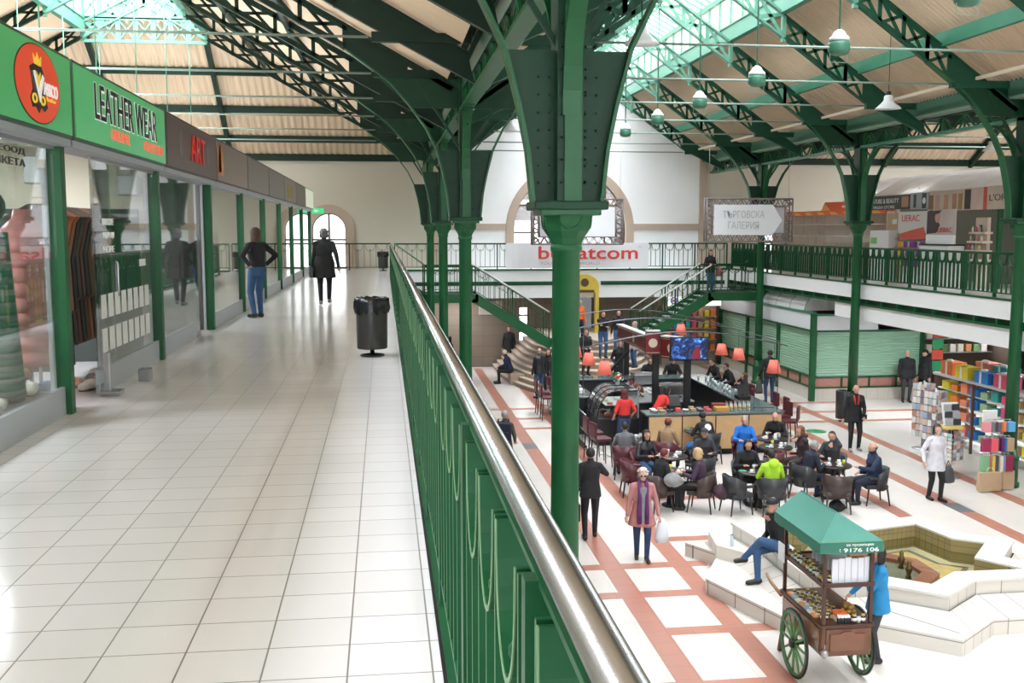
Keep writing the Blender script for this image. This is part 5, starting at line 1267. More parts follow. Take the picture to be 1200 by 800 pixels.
# --- bar staff
r, hd, up = person(6.28, 26.2, 0, R(12), 'barista in a red shirt and black apron seen from behind at the cake display', REDC, DJEAN, hair='red', style='long', h=1.68, bare_arms=True, hands=[(-.26, .12, .95), (.24, .1, .95)])
mb = MB(); mb.lathe([(.178, .95), (.172, 1.0), (.172, 1.03)], (0, 0, 0), BLK, 20, sy=.78); mb.prism([(-.15, .45), (.15, .45), (.13, .98), (-.13, .98)], 'y', .13, .16, BLK); extra(r, mb, 'apron')
r, hd, up = person(7.35, 27.0, 0, R(-70), 'barista in a red shirt bending over the counter beside the black post', REDC, BLK, hair='black', style='bob', h=1.68, lean=.6, bare_arms=True, hands=[(-.1, .45, 1.0), (.2, .45, 1.0)])
person(10.75, 29.4, 0, R(70), 'brown haired person with a hand at the mouth at the right side of the bar', BLK, BLK, hair='brown', style='long', seat=.72, h=1.68, hands=[(-.02, .22, 1.36), (.16, .4, 1.14)], feet=[(-.12, .3, .34), (.12, .34, .34)])
for k, (x, y, d, lab) in enumerate([(9.6, 33.3, 170, 'person in black leaning over the far end of the bar below the screen'), (10.95, 32.5, 110, 'person in a black jacket slumped at the far right corner of the bar'), (11.05, 31.3, 95, 'person in black on the right of the bar farther back'), (8.75, 33.3, 185, 'person in dark clothes behind the bar left of the screen post')]):
    person(x, y, 0, R(d), lab, BLK, BLK, hair=('grey', 'black', 'dark', 'brown')[k], h=1.7, lean=.4, hands=[(-.2, .45, 1.05), (.2, .45, 1.05)])
person(4.75, 38.6, 0, R(80), 'white haired person in a navy jacket sitting on the low wall beneath the left stairs', NAVY, BLK, hair='white', seat=.44, h=1.74, lean=.3, hands=[(-.12, .42, .62), (.12, .42, .62)], build=1.1)
tag(MB().bbox(4.72, 5.3, 38.2, 39.0, 0, .42, SSR, .02).build('low_wall', None, (5, 38.6, 0)), 'low brown stone block under the left stairs used as a seat', 'stone block')
# --- the person sitting on the fountain and the one behind the cart
r, hd, up = person(6.28, 15.4, .25, R(105), 'person in a black jacket, cap and blue jeans sitting cross legged on the fountain edge', BLK, JEAN, hair='grey', h=1.78, seat=.46, lean=.22, cap=mat('black_cap', (0, 0, 0)), hands=[(-.03, .24, .98), (.10, .28, .62)], feet=[(.16, .55, .36), (-.06, .44, .08)], poles={'leg': [(-.5, .3, 1), (.1, .3, 1)]})
r, hd, up = person(6.62, 12.75, 0, R(75), 'person in a bright blue jacket reaching across behind the cart', CYAN, CHAR, hair='black', style='bob', h=1.60, hands=[(-.06, .22, 1.36), (.16, .36, .95)], skirt=.78)
t = thing('bottle', (5.85, 16.45, .487), 'small clear water bottle on the fountain step beside the seated person', 'bottle'); mb = MB(); mb.lathe([(.032, 0), (.034, .02), (.034, .13), (.014, .17), (.014, .19)], (5.85, 16.45, .487), mat('clear_plastic', (.6, .66, .72), .2), 12); mb.build('bottle_body', t); mb = MB(); mb.lathe([(.016, 0), (.016, .02)], (5.85, 16.45, .677), mat('blue_cap', (.05, .2, .6), .4), 10); mb.build('cap', t)

# ================================================================== FURNITURE OF THE CAFE
def armchair(m, lab):
    t = thing('tub_chair', (0, 0, 0), lab, 'chair', 'leather tub chairs of the cafe')
    mb = MB(); mb.bbox(-.25, .25, -.22, .27, .36, .46, m, .03); mb.build('seat', t)
    mb = MB(); n = 22; vs = []; 
    for k in range(n + 1):
        a = PI * (1.0 + k / n) ; a = PI * (.94 + 1.12 * k / n); cx, sy = math.cos(a), math.sin(a)
        top = .70 + .10 * max(0, min(1, (-sy + .1) * 1.6))
        for r_, z in ((.27, .33), (.325, top), (.285, top + .005), (.24, .33)): vs.append((r_ * cx, r_ * sy * .92 + .0, z))
    fs = []
    for k in range(n):
        for j in range(4): fs.append((k * 4 + j, (k + 1) * 4 + j, (k + 1) * 4 + (j + 1) % 4, k * 4 + (j + 1) % 4))
    fs += [(0, 1, 2, 3), tuple(n * 4 + j for j in (3, 2, 1, 0))]
    mb.add(vs, fs, m, True); mb.build('backrest', t)
    for sx in (-1, 1):
        mb = MB(); mb.bbox(sx * .28 - .03, sx * .28 + .03, .0, .24, .58, .64, m, .02); mb.build('armrest', t)
        for sy in (-1, 1):
            mb = MB(); mb.tube([(sx * .22, sy * .2, .36), (sx * .25, sy * .25, 0)], [.022, .014], DARKW, 8); mb.build('leg', t)
    return t
def barstool(m, lab):
    t = thing('bar_stool', (0, 0, 0), lab, 'bar stool', 'maroon high backed bar stools')
    mb = MB(); mb.bbox(-.21, .21, -.2, .2, .66, .74, m, .025); mb.build('seat', t)
    mb = MB(); mb.bbox(-.21, .21, -.25, -.19, .72, 1.12, m, .03); mb.build('backrest', t)
    for sx in (-1, 1):
        for sy in (-1, 1): mb = MB(); mb.tube([(sx * .18, sy * .17, .67), (sx * .21, sy * .21, 0)], [.02, .014], DARKW, 8); mb.build('leg', t)
    mb = MB(); mb.tube([(-.2, .2, .25), (.2, .2, .25), (.2, -.2, .25), (-.2, -.2, .25), (-.2, .2, .25)], .01, STEEL, 6); mb.build('foot_rest', t)
    return t
protoA = {}
def place_chair(x, y, a, m, key, lab):
    if key not in protoA:
        protoA[key] = armchair(m, lab); o = protoA[key]; o.location = (x, y, .004); o.rotation_euler = (0, 0, a)
    else: clone(protoA[key], (x, y, .004), a, lab)
mm = {'g': GREYL, 'b': BROWNL, 'm': MAROON}
kk = ['m', 'm', 'm', 'b', 'b', 'm', 'm', 'm', 'g', 'g', 'g', 'g', 'g', 'g', 'g']
cn = {'g': 'charcoal', 'b': 'brown', 'm': 'maroon'}
for i, (x, y, a, lab, sh) in enumerate(SEATS):
    k = kk[i]; place_chair(x, y, a, mm[k], k, '%s leather tub chair of %s' % (cn[k], ' '.join(('the ' + lab if not lab.startswith('the') else lab).split()[:9])))
for x, y, d, k, lab in [(7.22, 20.1, -80, 'g', 'empty charcoal tub chair left of the lime green jacket'), (9.35, 19.95, -15, 'b', 'empty brown tub chair in the foreground beside the right table'), (7.35, 23.2, 150, 'g', 'charcoal tub chair piled with coats before the bar front'), (5.42, 21.75, -95, 'm', 'empty maroon tub chair nearest the walkway stripe'), (8.8, 22.2, 60, 'm', 'empty maroon tub chair in the middle of the cafe'), (7.05, 21.9, 30, 'g', 'empty charcoal tub chair behind the blond person'), (8.55, 21.3, -120, 'g', 'empty charcoal tub chair between the two right hand tables')]:
    place_chair(x, y, R(d), mm[k], k, lab)
st = None
for x, y, d, lab in [(5.32, 24.6, -80, 'maroon bar stool nearest the walkway left of the grey suit'), (5.30, 25.4, -85, 'maroon bar stool second along the walkway'), (10.95, 27.0, 90, 'maroon bar stool nearest the front corner of the bar, right side'), (11.15, 27.7, 90, 'second maroon bar stool along the right side of the bar'), (11.2, 28.6, 90, 'third maroon bar stool along the right side of the bar'), (11.05, 30.2, 90, 'fourth maroon bar stool along the right side of the bar'), (11.05, 31.0, 90, 'fifth maroon bar stool along the right side of the bar'), (10.75, 29.4, 70, 'maroon bar stool under the person with a hand at the mouth'), (5.0, 32.0, -90, 'maroon bar stool on the left side of the bar behind the foreground column'), (5.0, 31.0, -90, 'dark maroon bar stool left of the bar, one nearer than the last'), (10.9, 26.3, 60, 'maroon bar stool angled at the right front corner of the bar')]:
    if st is None: st = barstool(MAROON, lab); st.location = (x, y, .004); st.rotation_euler = (0, 0, R(d))
    else: clone(st, (x, y, .004), R(d), lab)
def table(lab):
    t = thing('cafe_table', (0, 0, 0), lab, 'table', 'dark round cafe tables')
    mb = MB(); mb.lathe([(.39, .70), (.40, .71), (.40, .735), (.39, .74)], (0, 0, 0), DARKW, 32); mb.build('tabletop', t)
    mb = MB(); mb.lathe([(.035, .03), (.035, .70)], (0, 0, 0), BLACKM, 14); mb.build('column', t)
    mb = MB(); mb.lathe([(.24, 0), (.24, .015), (.08, .035), (.04, .05)], (0, 0, 0), BLACKM, 24); mb.build('foot', t)
    return t
TB = [(6.08, 20.85, 'the blond person'), (6.45, 22.35, 'the leather jacket'), (7.72, 24.05 + .35, 'the emblem jacket before the bar'), (5.98, 24.35, 'the grey suit'), (7.85, 20.62, 'the lime green jacket'), (9.75, 21.05, 'the right hand group'), (9.2, 23.0, 'the auburn haired person'), (9.45, 24.0, 'the bald person in black')]
TB[2] = (8.0, 25.15 - .0, 'the emblem jacket before the bar')
tb0 = None
CUP = mat('white_china', (.75, .75, .73), .2); GL = mat('drinking_glass', (.45, .5, .5), .15); GRNP = mat('green_napkin', (.08, .40, .22), .6); YL = mat('yellow_juice', (.55, .55, .05), .3)
def cup(lab):
    t = thing('coffee_cup', (0, 0, 0), lab, 'cup', 'white coffee cups on the cafe tables')
    mb = MB(); mb.lathe([(.024, .012), (.036, .03), (.042, .07), (.038, .07), (.032, .03), (.02, .018)], (0, 0, 0), CUP, 14); mb.build('cup_body', t)
    mb = MB(); mb.lathe([(.03, 0), (.07, .012), (.072, .016), (.03, .008)], (0, 0, 0), CUP, 16); mb.build('saucer', t)
    mb = MB(); mb.tube([(.04, 0, .06), (.06, 0, .055), (.062, 0, .035), (.038, 0, .03)], .004, CUP, 6); mb.build('handle', t); return t
cup0 = None
for i, (x, y, who) in enumerate(TB):
    lab = 'dark round cafe table of %s' % who
    if tb0 is None: tb0 = table(lab); tb0.location = (x, y, .004)
    else: clone(tb0, (x, y, .004), 0, lab)
    for j, (dx, dy) in enumerate([(-.16, -.12), (.18, .1), (.05, -.22)]):
        lab = '%s white coffee cup on the table of %s' % (('nearer left', 'far right', 'front')[j], who)
        if cup0 is None: cup0 = cup(lab); cup0.location = (x + dx, y + dy, .745)
        else: clone(cup0, (x + dx, y + dy, .745), j, lab)
    for j, (dx, dy) in enumerate([(-.02, .15), (.2, -.1)]):
        mb = MB(); mb.lathe([(.025, 0), (.034, .11), (.031, .11), (.022, .006)], (x + dx, y + dy, .745), GL if (i + j) % 3 else YL, 12)
        tag(mb.build('glass', None, (x + dx, y + dy, .745)), '%s drinking glass on the table of %s' % (('rear', 'right')[j], who), 'glass', 'drinking glasses on the cafe tables')
    mb = MB(); a = i * .7; v = [(x - .2 + u * math.cos(a) - w * math.sin(a), y + .1 + u * math.sin(a) + w * math.cos(a)) for u, w in ((0, 0), (.14, 0), (.14, .1), (0, .1))]
    mb.prism(v, 'z', .745, .75, PAPER if i % 2 else GRNP); tag(mb.build('menu_card', None, (x - .2, y + .1, .745)), '%s card lying on the table of %s' % ('white' if i % 2 else 'green', who), 'menu card')
def coat_heap(x, y, z, m, lab, s=1.):
    rnd = random.Random(int(x * 100)); mb = MB(); n = 18; vs = []
    for i in range(7):
        t = i / 6; r_ = .26 * s * math.sin(PI * (t * .8 + .12))
        for k in range(n): a = 2 * PI * k / n; vs.append((x + r_ * math.cos(a) * (1 + .12 * math.sin(3 * a + i)), y + r_ * math.sin(a) * .75 * (1 + .15 * math.cos(4 * a + i)), z + .34 * s * t + .02 * math.sin(5 * a)))
    mb.add(vs, [(i * n + k, i * n + (k + 1) % n, (i + 1) * n + (k + 1) % n, (i + 1) * n + k) for i in range(6) for k in range(n)] + [tuple(range(n))[::-1], tuple(6 * n + k for k in range(n))], m, True)
    return tag(mb.build('folded_coat', None, (x, y, z)), lab, 'coat')
coat_heap(7.35, 23.2, .46, BLK, 'black coat heaped on the charcoal chair before the bar front')
coat_heap(5.85, 20.05, .62, C('silver_grey', (.22, .22, .22)), 'silver grey coat hung over the chair of the red haired person', .8)
coat_heap(6.95, 20.15, .30, C('dark_plum', (.05, .02, .03)), 'plum coat over the chair of the blond person', .9)
coat_heap(9.35, 19.95, .0, BLK, 'black bag lying under the brown foreground chair', .7)
coat_heap(7.05, 21.9, .46, BLK, 'black coat on the chair behind the blond person', .8)
coat_heap(7.1, 23.75 - .9, .75, C('bright_blue_bag', (.01, .1, .3)), 'blue and black bag beside the person in the dark red cap', .5)
coat_heap(9.6, 20.2, .0, C('white_bag', (.6, .6, .62)), 'white bag on the floor under the right table', .5)

# ================================================================== THE BAR
t = thing('bar_counter', (8, 29.5, 0), 'island bar counter with beech front panels and polished dark top', 'bar counter')
def run(x0, x1, y0, y1, nm):
    mb = MB(); mb.bbox(x0 - .05, x1 + .05, y0 - .05, y1 + .05, 1.06, 1.11, TOPG, .012); mb.build('countertop', t)
    mb = MB(); mb.box(x0, x1, y0, y1, .10, 1.06, BLACKM); mb.box(x0 + .03, x1 - .03, y0 + .03, y1 - .03, 0, .10, BLACKM); mb.build('carcass', t)
run(6.75, 10.35, 25.55, 26.15, 'f'); run(9.85, 10.45, 26.15, 32.6, 'r'); run(5.35, 5.95, 28.6, 32.6, 'l'); run(5.95, 9.85, 32.0, 32.6, 'b')
for i in range(4):
    x0 = 6.78 + i * .9; mb = MB(); mb.bbox(x0, x0 + .87, 25.52, 25.55, .16, 1.04, WOODL, .006); mb.build('front_panel', t)
for i in range(6):
    y0 = 26.2 + i * 1.06; mb = MB(); mb.bbox(10.45, 10.48, y0, y0 + 1.03, .16, 1.04, WOODL, .006); mb.build('front_panel', t)
for i in range(3):
    y0 = 28.65 + i * 1.06; mb = MB(); mb.bbox(5.32, 5.35, y0, y0 + 1.03, .16, 1.04, WOODL, .006); mb.build('front_panel', t)
mb = MB()
for k in range(12): mb.tube([(5.3, 26.6 + k * .17, .1), (5.3, 26.6 + k * .17, .95)], .01, BLACKM, 5)
mb.tube([(5.3, 26.5, .95), (5.3, 28.6, .95)], .02, CHROME, 8); mb.tube([(5.3, 26.5, .5), (5.3, 28.6, .5)], .014, CHROME, 8); mb.box(5.28, 5.34, 26.5, 28.6, 0, .12, BLACKM)
tag(mb.build('low_railing', None, (5.3, 27.5, 0)), 'low black metal railing at the left front of the bar', 'railing')
# cake display
t = thing('cake_display', (6.3, 27.6, 0), 'curved glass cake display with steel ribs at the left front of the bar', 'display case')
mb = MB(); mb.bbox(5.7, 6.9, 27.0, 28.5, 0, .75, BLACKM, .02); mb.build('base', t)
n = 14; prof = [(5.72 + .55 * (1 - math.cos(PI / 2 * i / n)), .75 + .75 * math.sin(PI / 2 * i / n)) for i in range(n + 1)] + [(6.85, 1.5)]
mb = MB(); mb.add([(a, y, z) for y in (27.02, 28.48) for a, z in prof], [(i, i + 1, len(prof) + i + 1, len(prof) + i) for i in range(len(prof) - 1)], glass_mat('display_glass', (.8, .85, .83), 1.6, .12), True); mb.build('curved_glass', t)
for y in (27.0, 27.5, 28.0, 28.5):
    mb = MB(); mb.tube([(a, y, z) for a, z in prof], .018, BLACKM, 6); mb.build('rib', t)
mb = MB(); mb.box(5.95, 6.85, 27.05, 28.45, 1.1, 1.115, mat('glass_shelf', (.5, .55, .55), .2)); mb.box(6.83, 6.88, 27.0, 28.5, .75, 1.5, STEEL); mb.build('shelf', t)
for k in range(14):
    c = [(.45, .2, .08), (.6, .5, .35), (.35, .03, .03), (.08, .03, .02), (.6, .55, .5)][k % 5]
    x = 6.1 + (k % 2) * .35; y = 27.15 + (k // 2 % 7) * .19; z = .75 if k % 3 else 1.115
    mb = MB(); mb.lathe([(.08, 0), (.08, .06), (.06, .075)], (x, y, z), mat('cake_%s' % 'abcde'[k % 5], c, .6), 14); mb.build('cake_body', tag(thing('cake', (x, y, z), 'small round cake in the curved glass display', 'cake', 'cakes in the display case')) if 0 else None, (x, y, z)) if 0 else tag(mb.build('cake', None, (x, y, z)), 'small round cake inside the curved glass display', 'cake', 'cakes in the display case')
# posts and maroon signs
MSIGN = mat('maroon_sign', (.16, .012, .015), .35); CREAMP = mat('cream_print', (.6, .5, .38), .5)
for k, (x, y) in enumerate([(7.9, 32.8), (7.68, 28.3), (8.37, 27.5)]):
    t = thing('bar_post', (x, y, 0), ('farthest', 'middle', 'nearest')[k] + (' black square post of the bar' if k < 2 else ' black square post of the bar carrying the screen'), 'post', 'black posts of the bar')
    mb = MB(); mb.bbox(x - .085, x + .085, y - .085, y + .085, 0, 2.95, BLACK, .008); mb.build('post', t); mb = MB(); mb.bbox(x - .13, x + .13, y - .13, y + .13, 0, .03, BLACKM, .005); mb.build('foot_plate', t)
    if k == 0: mb = MB(); mb.beam((7.9, 32.6, 1.9), (7.2, 32.5, 1.15), .08, .08, BLACKM); mb.build('brace', t)
def signbox(a, b, z0, z1, lab, th=.12):
    t = thing('menu_sign', ((a[0] + b[0]) / 2, (a[1] + b[1]) / 2, z0), lab, 'sign', 'maroon signs above the bar')
    mb = MB(); mb.beam((*a, (z0 + z1) / 2), (*b, (z0 + z1) / 2), th, z1 - z0, MSIGN); mb.build('panel', t)
    d = (Vector(b) - Vector(a)).normalized(); nn = Vector((d.y, -d.x));
    if nn.y > 0: nn = -nn
    mb = MB(); m0 = (Vector(a) + Vector(b)) / 2
    mb.beam((*(Vector(a) + nn * (th / 2 + .004)), z1 - .05), (*(Vector(b) + nn * (th / 2 + .004)), z1 - .05), .006, .015, CREAMP); mb.beam((*(Vector(a) + nn * (th / 2 + .004)), z0 + .05), (*(Vector(b) + nn * (th / 2 + .004)), z0 + .05), .006, .015, CREAMP)
    c = m0 + nn * (th / 2 + .003); n = 18
    vs = [(c.x + d.x * .13 * math.cos(2 * PI * i / n), c.y + d.y * .13 * math.cos(2 * PI * i / n), (z0 + z1) / 2 + .13 * math.sin(2 * PI * i / n)) for i in range(n)]
    mb.add(vs + [(v[0] + nn.x * .006, v[1] + nn.y * .006, v[2]) for v in vs], [tuple(range(n)), tuple(range(n, 2 * n))] + [(i, (i + 1) % n, n + (i + 1) % n, n + i) for i in range(n)], CREAMP); mb.build('printed_emblem', t)
    mb = MB(); mb.beam((*a, z1 + .02), (*b, z1 + .02), th + .1, .04, mat('sign_cap', (.55, .54, .52), .4)); mb.build('top_cap', t)
signbox((7.62, 32.6), (7.66, 28.5), 2.32, 2.78, 'long maroon sign between the far and middle posts of the bar')
signbox((7.35, 28.2), (7.75, 28.2), 2.35, 3.0, 'small square maroon sign with a round emblem at the middle post')
signbox((7.85, 28.2), (8.25, 27.62), 2.25, 2.85, 'maroon sign left of the blue lit screen')
t = thing('television', (8.35, 27.25, 2.3), 'flat television showing blue imagery on the nearest bar post', 'television')
mb = MB(); mb.bbox(7.80, 8.90, 27.26, 27.34, 2.27, 2.93, BLACK, .01); mb.build('casing', t)
m = bpy.data.materials.new('screen_picture'); m.use_nodes = True; nt = m.node_tree; b = nt.nodes['Principled BSDF']; tc = nt.nodes.new('ShaderNodeTexCoord'); ns = nt.nodes.new('ShaderNodeTexNoise'); ns.inputs['Scale'].default_value = 5; ns.inputs['Detail'].default_value = 5; ns.inputs['Distortion'].default_value = 1.5
cr = nt.nodes.new('ShaderNodeValToRGB'); e = cr.color_ramp.elements; e[0].position = .42; e[0].color = (.005, .01, .04, 1); e[1].position = .62; e[1].color = (.05, .25, .75, 1); q = e.new(.68); q.color = (.5, .75, 1, 1); q = e.new(.53); q.color = (.015, .04, .2, 1)
nt.links.new(tc.outputs['Object'], ns.inputs[0]); nt.links.new(ns.outputs[0], cr.inputs[0]); b.inputs['Base Color'].default_value = (0, 0, 0, 1); nt.links.new(cr.outputs[0], b.inputs['Emission Color']); b.inputs['Emission Strength'].default_value = 1.0
mb = MB(); mb.box(7.84, 8.86, 27.25, 27.262, 2.32, 2.89, m); mb.build('screen', t)
mb = MB(); mb.prism([(8.38, 2.33), (8.46, 2.55), (8.56, 2.66), (8.64, 2.62), (8.68, 2.33)], 'y', 27.246, 27.25, mat('screen_red', (.15, .01, .02), .5, emit=.5)); mb.build('screen_figure', t)
mb = MB(); mb.box(8.3, 8.44, 27.34, 27.42, 2.5, 2.7, BLACKM); mb.build('wall_mount', t)
# arched steel rails and coral lampshades
DSTEEL = mat('dark_steel', (.10, .10, .11), .4, .5)
CORAL = mat('coral_fabric', (.80, .17, .12), .7, emit=0.12)
for k, (y, x0, x1, z0, h) in enumerate([(26.6, 5.2, 10.9, 2.72, .42), (30.2, 5.2, 10.9, 2.78, .42), (33.6, 5.6, 10.6, 2.85, .35)]):
    t = thing('arched_rail', (x0, y, z0), '%s arched steel rail spanning over the bar' % ('nearest', 'middle', 'farthest')[k], 'rail', 'arched steel rails over the bar')
    for d in (0, .12):
        mb = MB(); mb.tube([(x0 + (x1 - x0) * i / 24, y + d, z0 + h * math.sin(PI * i / 24)) for i in range(25)], .014, DSTEEL, 6); mb.build('tube', t)
    mb = MB()
    for i in range(1, 12): mb.tube([(x0 + (x1 - x0) * i / 12, y, z0 + h * math.sin(PI * i / 12)), (x0 + (x1 - x0) * i / 12, y + .12, z0 + h * math.sin(PI * i / 12))], .007, DSTEEL, 5)
    mb.build('spacer', t)
mb = MB(); mb.tube([(10.45, 26.1, 1.1), (10.45, 26.1, 2.9), (10.45, 33.6, 2.95)], .011, DSTEEL, 6); mb.tube([(5.65, 28.7, 1.1), (5.65, 28.7, 2.9), (5.65, 33.6, 2.95)], .011, DSTEEL, 6); mb.tube([(5.65, 28.7, 2.9), (5.65, 26.2, 2.85)], .011, DSTEEL, 6)
tag(mb.build('rail_support', None, (8, 30, 1.1)), 'thin steel uprights and side rails holding the arched rails of the bar', 'rail')
for k, (x, y, z, lab) in enumerate([(5.75, 26.3, 2.08, 'coral lampshade nearest on the left over the cake display'), (5.75, 28.4, 2.05, 'coral lampshade second on the left of the bar'), (5.72, 30.2, 2.05, 'coral lampshade third on the left next to the foreground column'), (10.45, 26.4, 2.02, 'coral lampshade nearest on the right before the person in black'), (10.45, 29.2, 2.02, 'coral lampshade middle on the right of the bar'), (10.4, 30.6, 2.0, 'coral lampshade farthest on the right of the bar'), (9.95, 33.5, 2.35, 'small coral lampshade partly hidden behind the television')]):
    t = thing('lampshade', (x, y, z), lab, 'lamp', 'coral lampshades over the bar')
    mb = MB(); mb.lathe([(.20, 0), (.115, .34), (.11, .34), (.195, .005)], (x, y, z), CORAL, 24); mb.build('shade', t)
    mb = MB(); mb.tube([(x, y, z + .3), (x, y, 2.93)], .006, BLACKM, 5); mb.lathe([(.03, .2), (.03, .3)], (x, y, z), BLACKM, 10); mb.build('cord', t)
# inner service block with machines, bottles and crockery
t = thing('service_block', (8.1, 30, 0), 'low dark service cabinet inside the bar', 'cabinet')
mb = MB(); mb.bbox(7.3, 8.9, 28.6, 32.3, 0, .88, BLACKM, .02); mb.build('body', t); mb = MB(); mb.bbox(7.27, 8.93, 28.57, 32.33, .88, .92, STEEL, .008); mb.build('worktop', t)
def espresso(x, y, z, lab):
    t = thing('espresso_machine', (x, y, z), lab, 'coffee machine')
    mb = MB(); mb.bbox(x - .4, x + .4, y - .25, y + .25, z + .12, z + .46, CHROME, .04); mb.bbox(x - .38, x + .38, y - .28, y + .2, z, z + .06, STEEL, .01); mb.bbox(x - .38, x + .38, y + .05, y + .22, z + .05, z + .14, BLACKM, .01); mb.build('body', t)
    for s in (-.2, .2):
        mb = MB(); mb.lathe([(.035, 0), (.035, .05)], (x + s, y - .2, z + .09), CHROME, 12); mb.tube([(x + s, y - .22, z + .11), (x + s, y - .36, z + .09)], .012, BLACK, 6); mb.build('group_head', t)
    mb = MB(); mb.tube([(x - .38, y - .2, z + .46), (x - .38, y - .2, z + .52), (x + .38, y - .2, z + .52), (x + .38, y - .2, z + .46)], .01, CHROME, 6); mb.build('cup_rail', t)
espresso(8.3, 28.95, .92, 'steel espresso machine on the inner cabinet behind the nearest post'); espresso(8.1, 31.2, .92, 'steel espresso machine farther back inside the bar')
t = thing('cash_register', (9.95, 27.6, 1.11), 'black cash register with a tilted screen on the right counter', 'cash register')
mb = MB(); mb.bbox(9.85, 10.2, 27.4, 27.8, 1.11, 1.22, BLACK, .02); mb.build('base', t); mb = MB(); mb.beam((10.05, 27.55, 1.25), (10.05, 27.68, 1.52), .34, .03, BLACK); mb.build('screen', t); mb = MB(); mb.box(10.02, 10.06, 27.6, 27.66, 1.2, 1.35, BLACK); mb.build('stand', t)
t = thing('cash_register', (7.55, 25.85, 1.11), 'black till near the bending barista', 'cash register'); mb = MB(); mb.bbox(7.4, 7.75, 25.9, 26.12, 1.11, 1.28, BLACK, .02); mb.build('base', t); mb = MB(); mb.beam((7.58, 25.95, 1.3), (7.58, 26.05, 1.5), .28, .03, BLACK); mb.build('screen', t)
t = thing('wooden_box', (8.85, 25.8, 1.11), 'yellow wooden napkin box with a dark red lid on the bar front', 'box'); mb = MB(); mb.bbox(8.62, 9.0, 25.7, 25.95, 1.11, 1.22, mat('honey_wood', (.50, .26, .06), .5), .008); mb.build('box_body', t); mb = MB(); mb.bbox(8.64, 8.98, 25.98, 26.2, 1.11, 1.27, mat('dark_red_box', (.18, .03, .015), .5), .008); mb.build('lid', t)
BT = [((.02, .08, .03), 'green'), ((.20, .08, .02), 'amber'), ((.45, .45, .42), 'clear'), ((.25, .02, .02), 'red'), ((.5, .52, .5), 'pale')]
def bottle(k, lab):
    c, nm = BT[k]; m = mat('bottle_' + nm, c, .12, spec=.7); t = thing('bottle', (0, 0, 0), lab, 'bottle')
    mb = MB(); mb.lathe([(.034, 0), (.037, .01), (.037, .17), (.014, .23), (.014, .28)], (0, 0, 0), m, 12); mb.build('bottle_body', t)
    mb = MB(); mb.lathe([(.0375, .05), (.038, .13)], (0, 0, 0), PAPER if k % 2 else mat('label_gold', (.5, .35, .1), .5), 12); mb.build('paper_label', t)
    mb = MB(); mb.lathe([(.016, .275), (.016, .30)], (0, 0, 0), mat('bottle_cap', (.4, .05, .04), .4), 8); mb.build('cap', t); return t
BP = {}
def put_bottle(k, x, y, z, lab, group, s=1.):
    if k not in BP: BP[k] = bottle(k, lab); o = BP[k]; o.location = (x, y, z); o['group'] = group; o.scale = (s,) * 3
    else: clone(BP[k], (x, y, z), random.random() * 3, lab, group, s)
rnd = random.Random(5)
for i in range(26):
    x = 7.45 + (i % 2) * .12 + rnd.uniform(0, .04); y = 29.4 + (i // 2) * .115; put_bottle(i % 5, x, y, .92, '%s bottle standing on the cabinet inside the bar' % BT[i % 5][1], '%s bottles on the cabinet inside the bar' % BT[i % 5][1])
for i in range(12):
    put_bottle((2, 4)[i % 2], 9.0 + (i % 6) * .12, 25.9 + (i // 6) * .12, 1.11, '%s bottle among the clear ones at the right of the bar front' % BT[(2, 4)[i % 2]][1], 'clear bottles at the right of the bar front', .75)
for i in range(30):
    x = 7.95 + (i % 5) * .17; y = 29.5 + (i // 5) * .26; clone(cup0, (x, y, .925), i, 'white cup on the cabinet inside the bar', 'cups on the cabinet inside the bar')
for i in range(16):
    x = 9.93 + rnd.uniform(0, .3); y = 28.4 + i * .22
    mb = MB(); mb.lathe([(.03, 0), (.04, .12), (.036, .12), (.026, .01)], (x, y, 1.112), GL, 12); tag(mb.build('glass', None, (x, y, 1.112)), 'drinking glass standing on the right hand counter of the bar', 'glass', 'glasses on the right hand counter of the bar')
for i in range(16):
    x = 7.0 + (i % 8) * .21; y = 26.05 - (i // 8) * .2
    if 7.3 < x < 7.85 and y > 25.9: continue
    c = [(.7, .7, .68), (.4, .28, .15), (.15, .15, .16), (.6, .1, .08)][i % 4]; mb = MB()
    if i % 2: mb.bbox(x - .07, x + .07, y - .05, y + .05, 1.112, 1.17 + .02 * (i % 3), mat('tray_%s' % 'abcd'[i % 4], c, .5), .01); nm, lab = 'small_box', 'small tray box on the bar front, %s from the left' % ORD[i // 2].replace('nearest', 'first')
    else: mb.lathe([(.04, 0), (.08, .05), (.085, .06), (.07, .055), (.03, .01)], (x, y, 1.112), mat('tray_%s' % 'abcd'[i % 4], c, .5), 16); nm, lab = 'bowl', 'small bowl on the bar front, %s from the left' % ORD[i // 2].replace('nearest', 'first')
    tag(mb.build(nm, None, (x, y, 1.112)), lab, 'box' if i % 2 else 'bowl')
for i in range(10):
    y = 29.0 + i * .45; mb = MB(); mb.bbox(5.5, 5.75, y, y + .3, 1.112, 1.25 + .05 * (i % 3), [PAPER, STEEL, BLACK, mat('slate_blue', (.10, .16, .25), .5)][i % 4], .02); tag(mb.build('food_container', None, (5.6, y, 1.112)), '%s food container on the left counter of the bar' % ORD[i].replace('nearest', 'first'), 'container')
mb = MB()
for i in range(30):
    a = rnd.uniform(0, 2 * PI); r_ = rnd.uniform(.02, .16); mb.ell((6.55 + r_ * math.cos(a), 28.2 + r_ * math.sin(a), 1.62 + rnd.uniform(0, .18)), rnd.uniform(.03, .05), [mat('petal_red', (.5, .03, .05), .6), mat('petal_white', (.7, .7, .65), .6), mat('leaf_green', (.03, .12, .03), .6)][i % 3], 8)
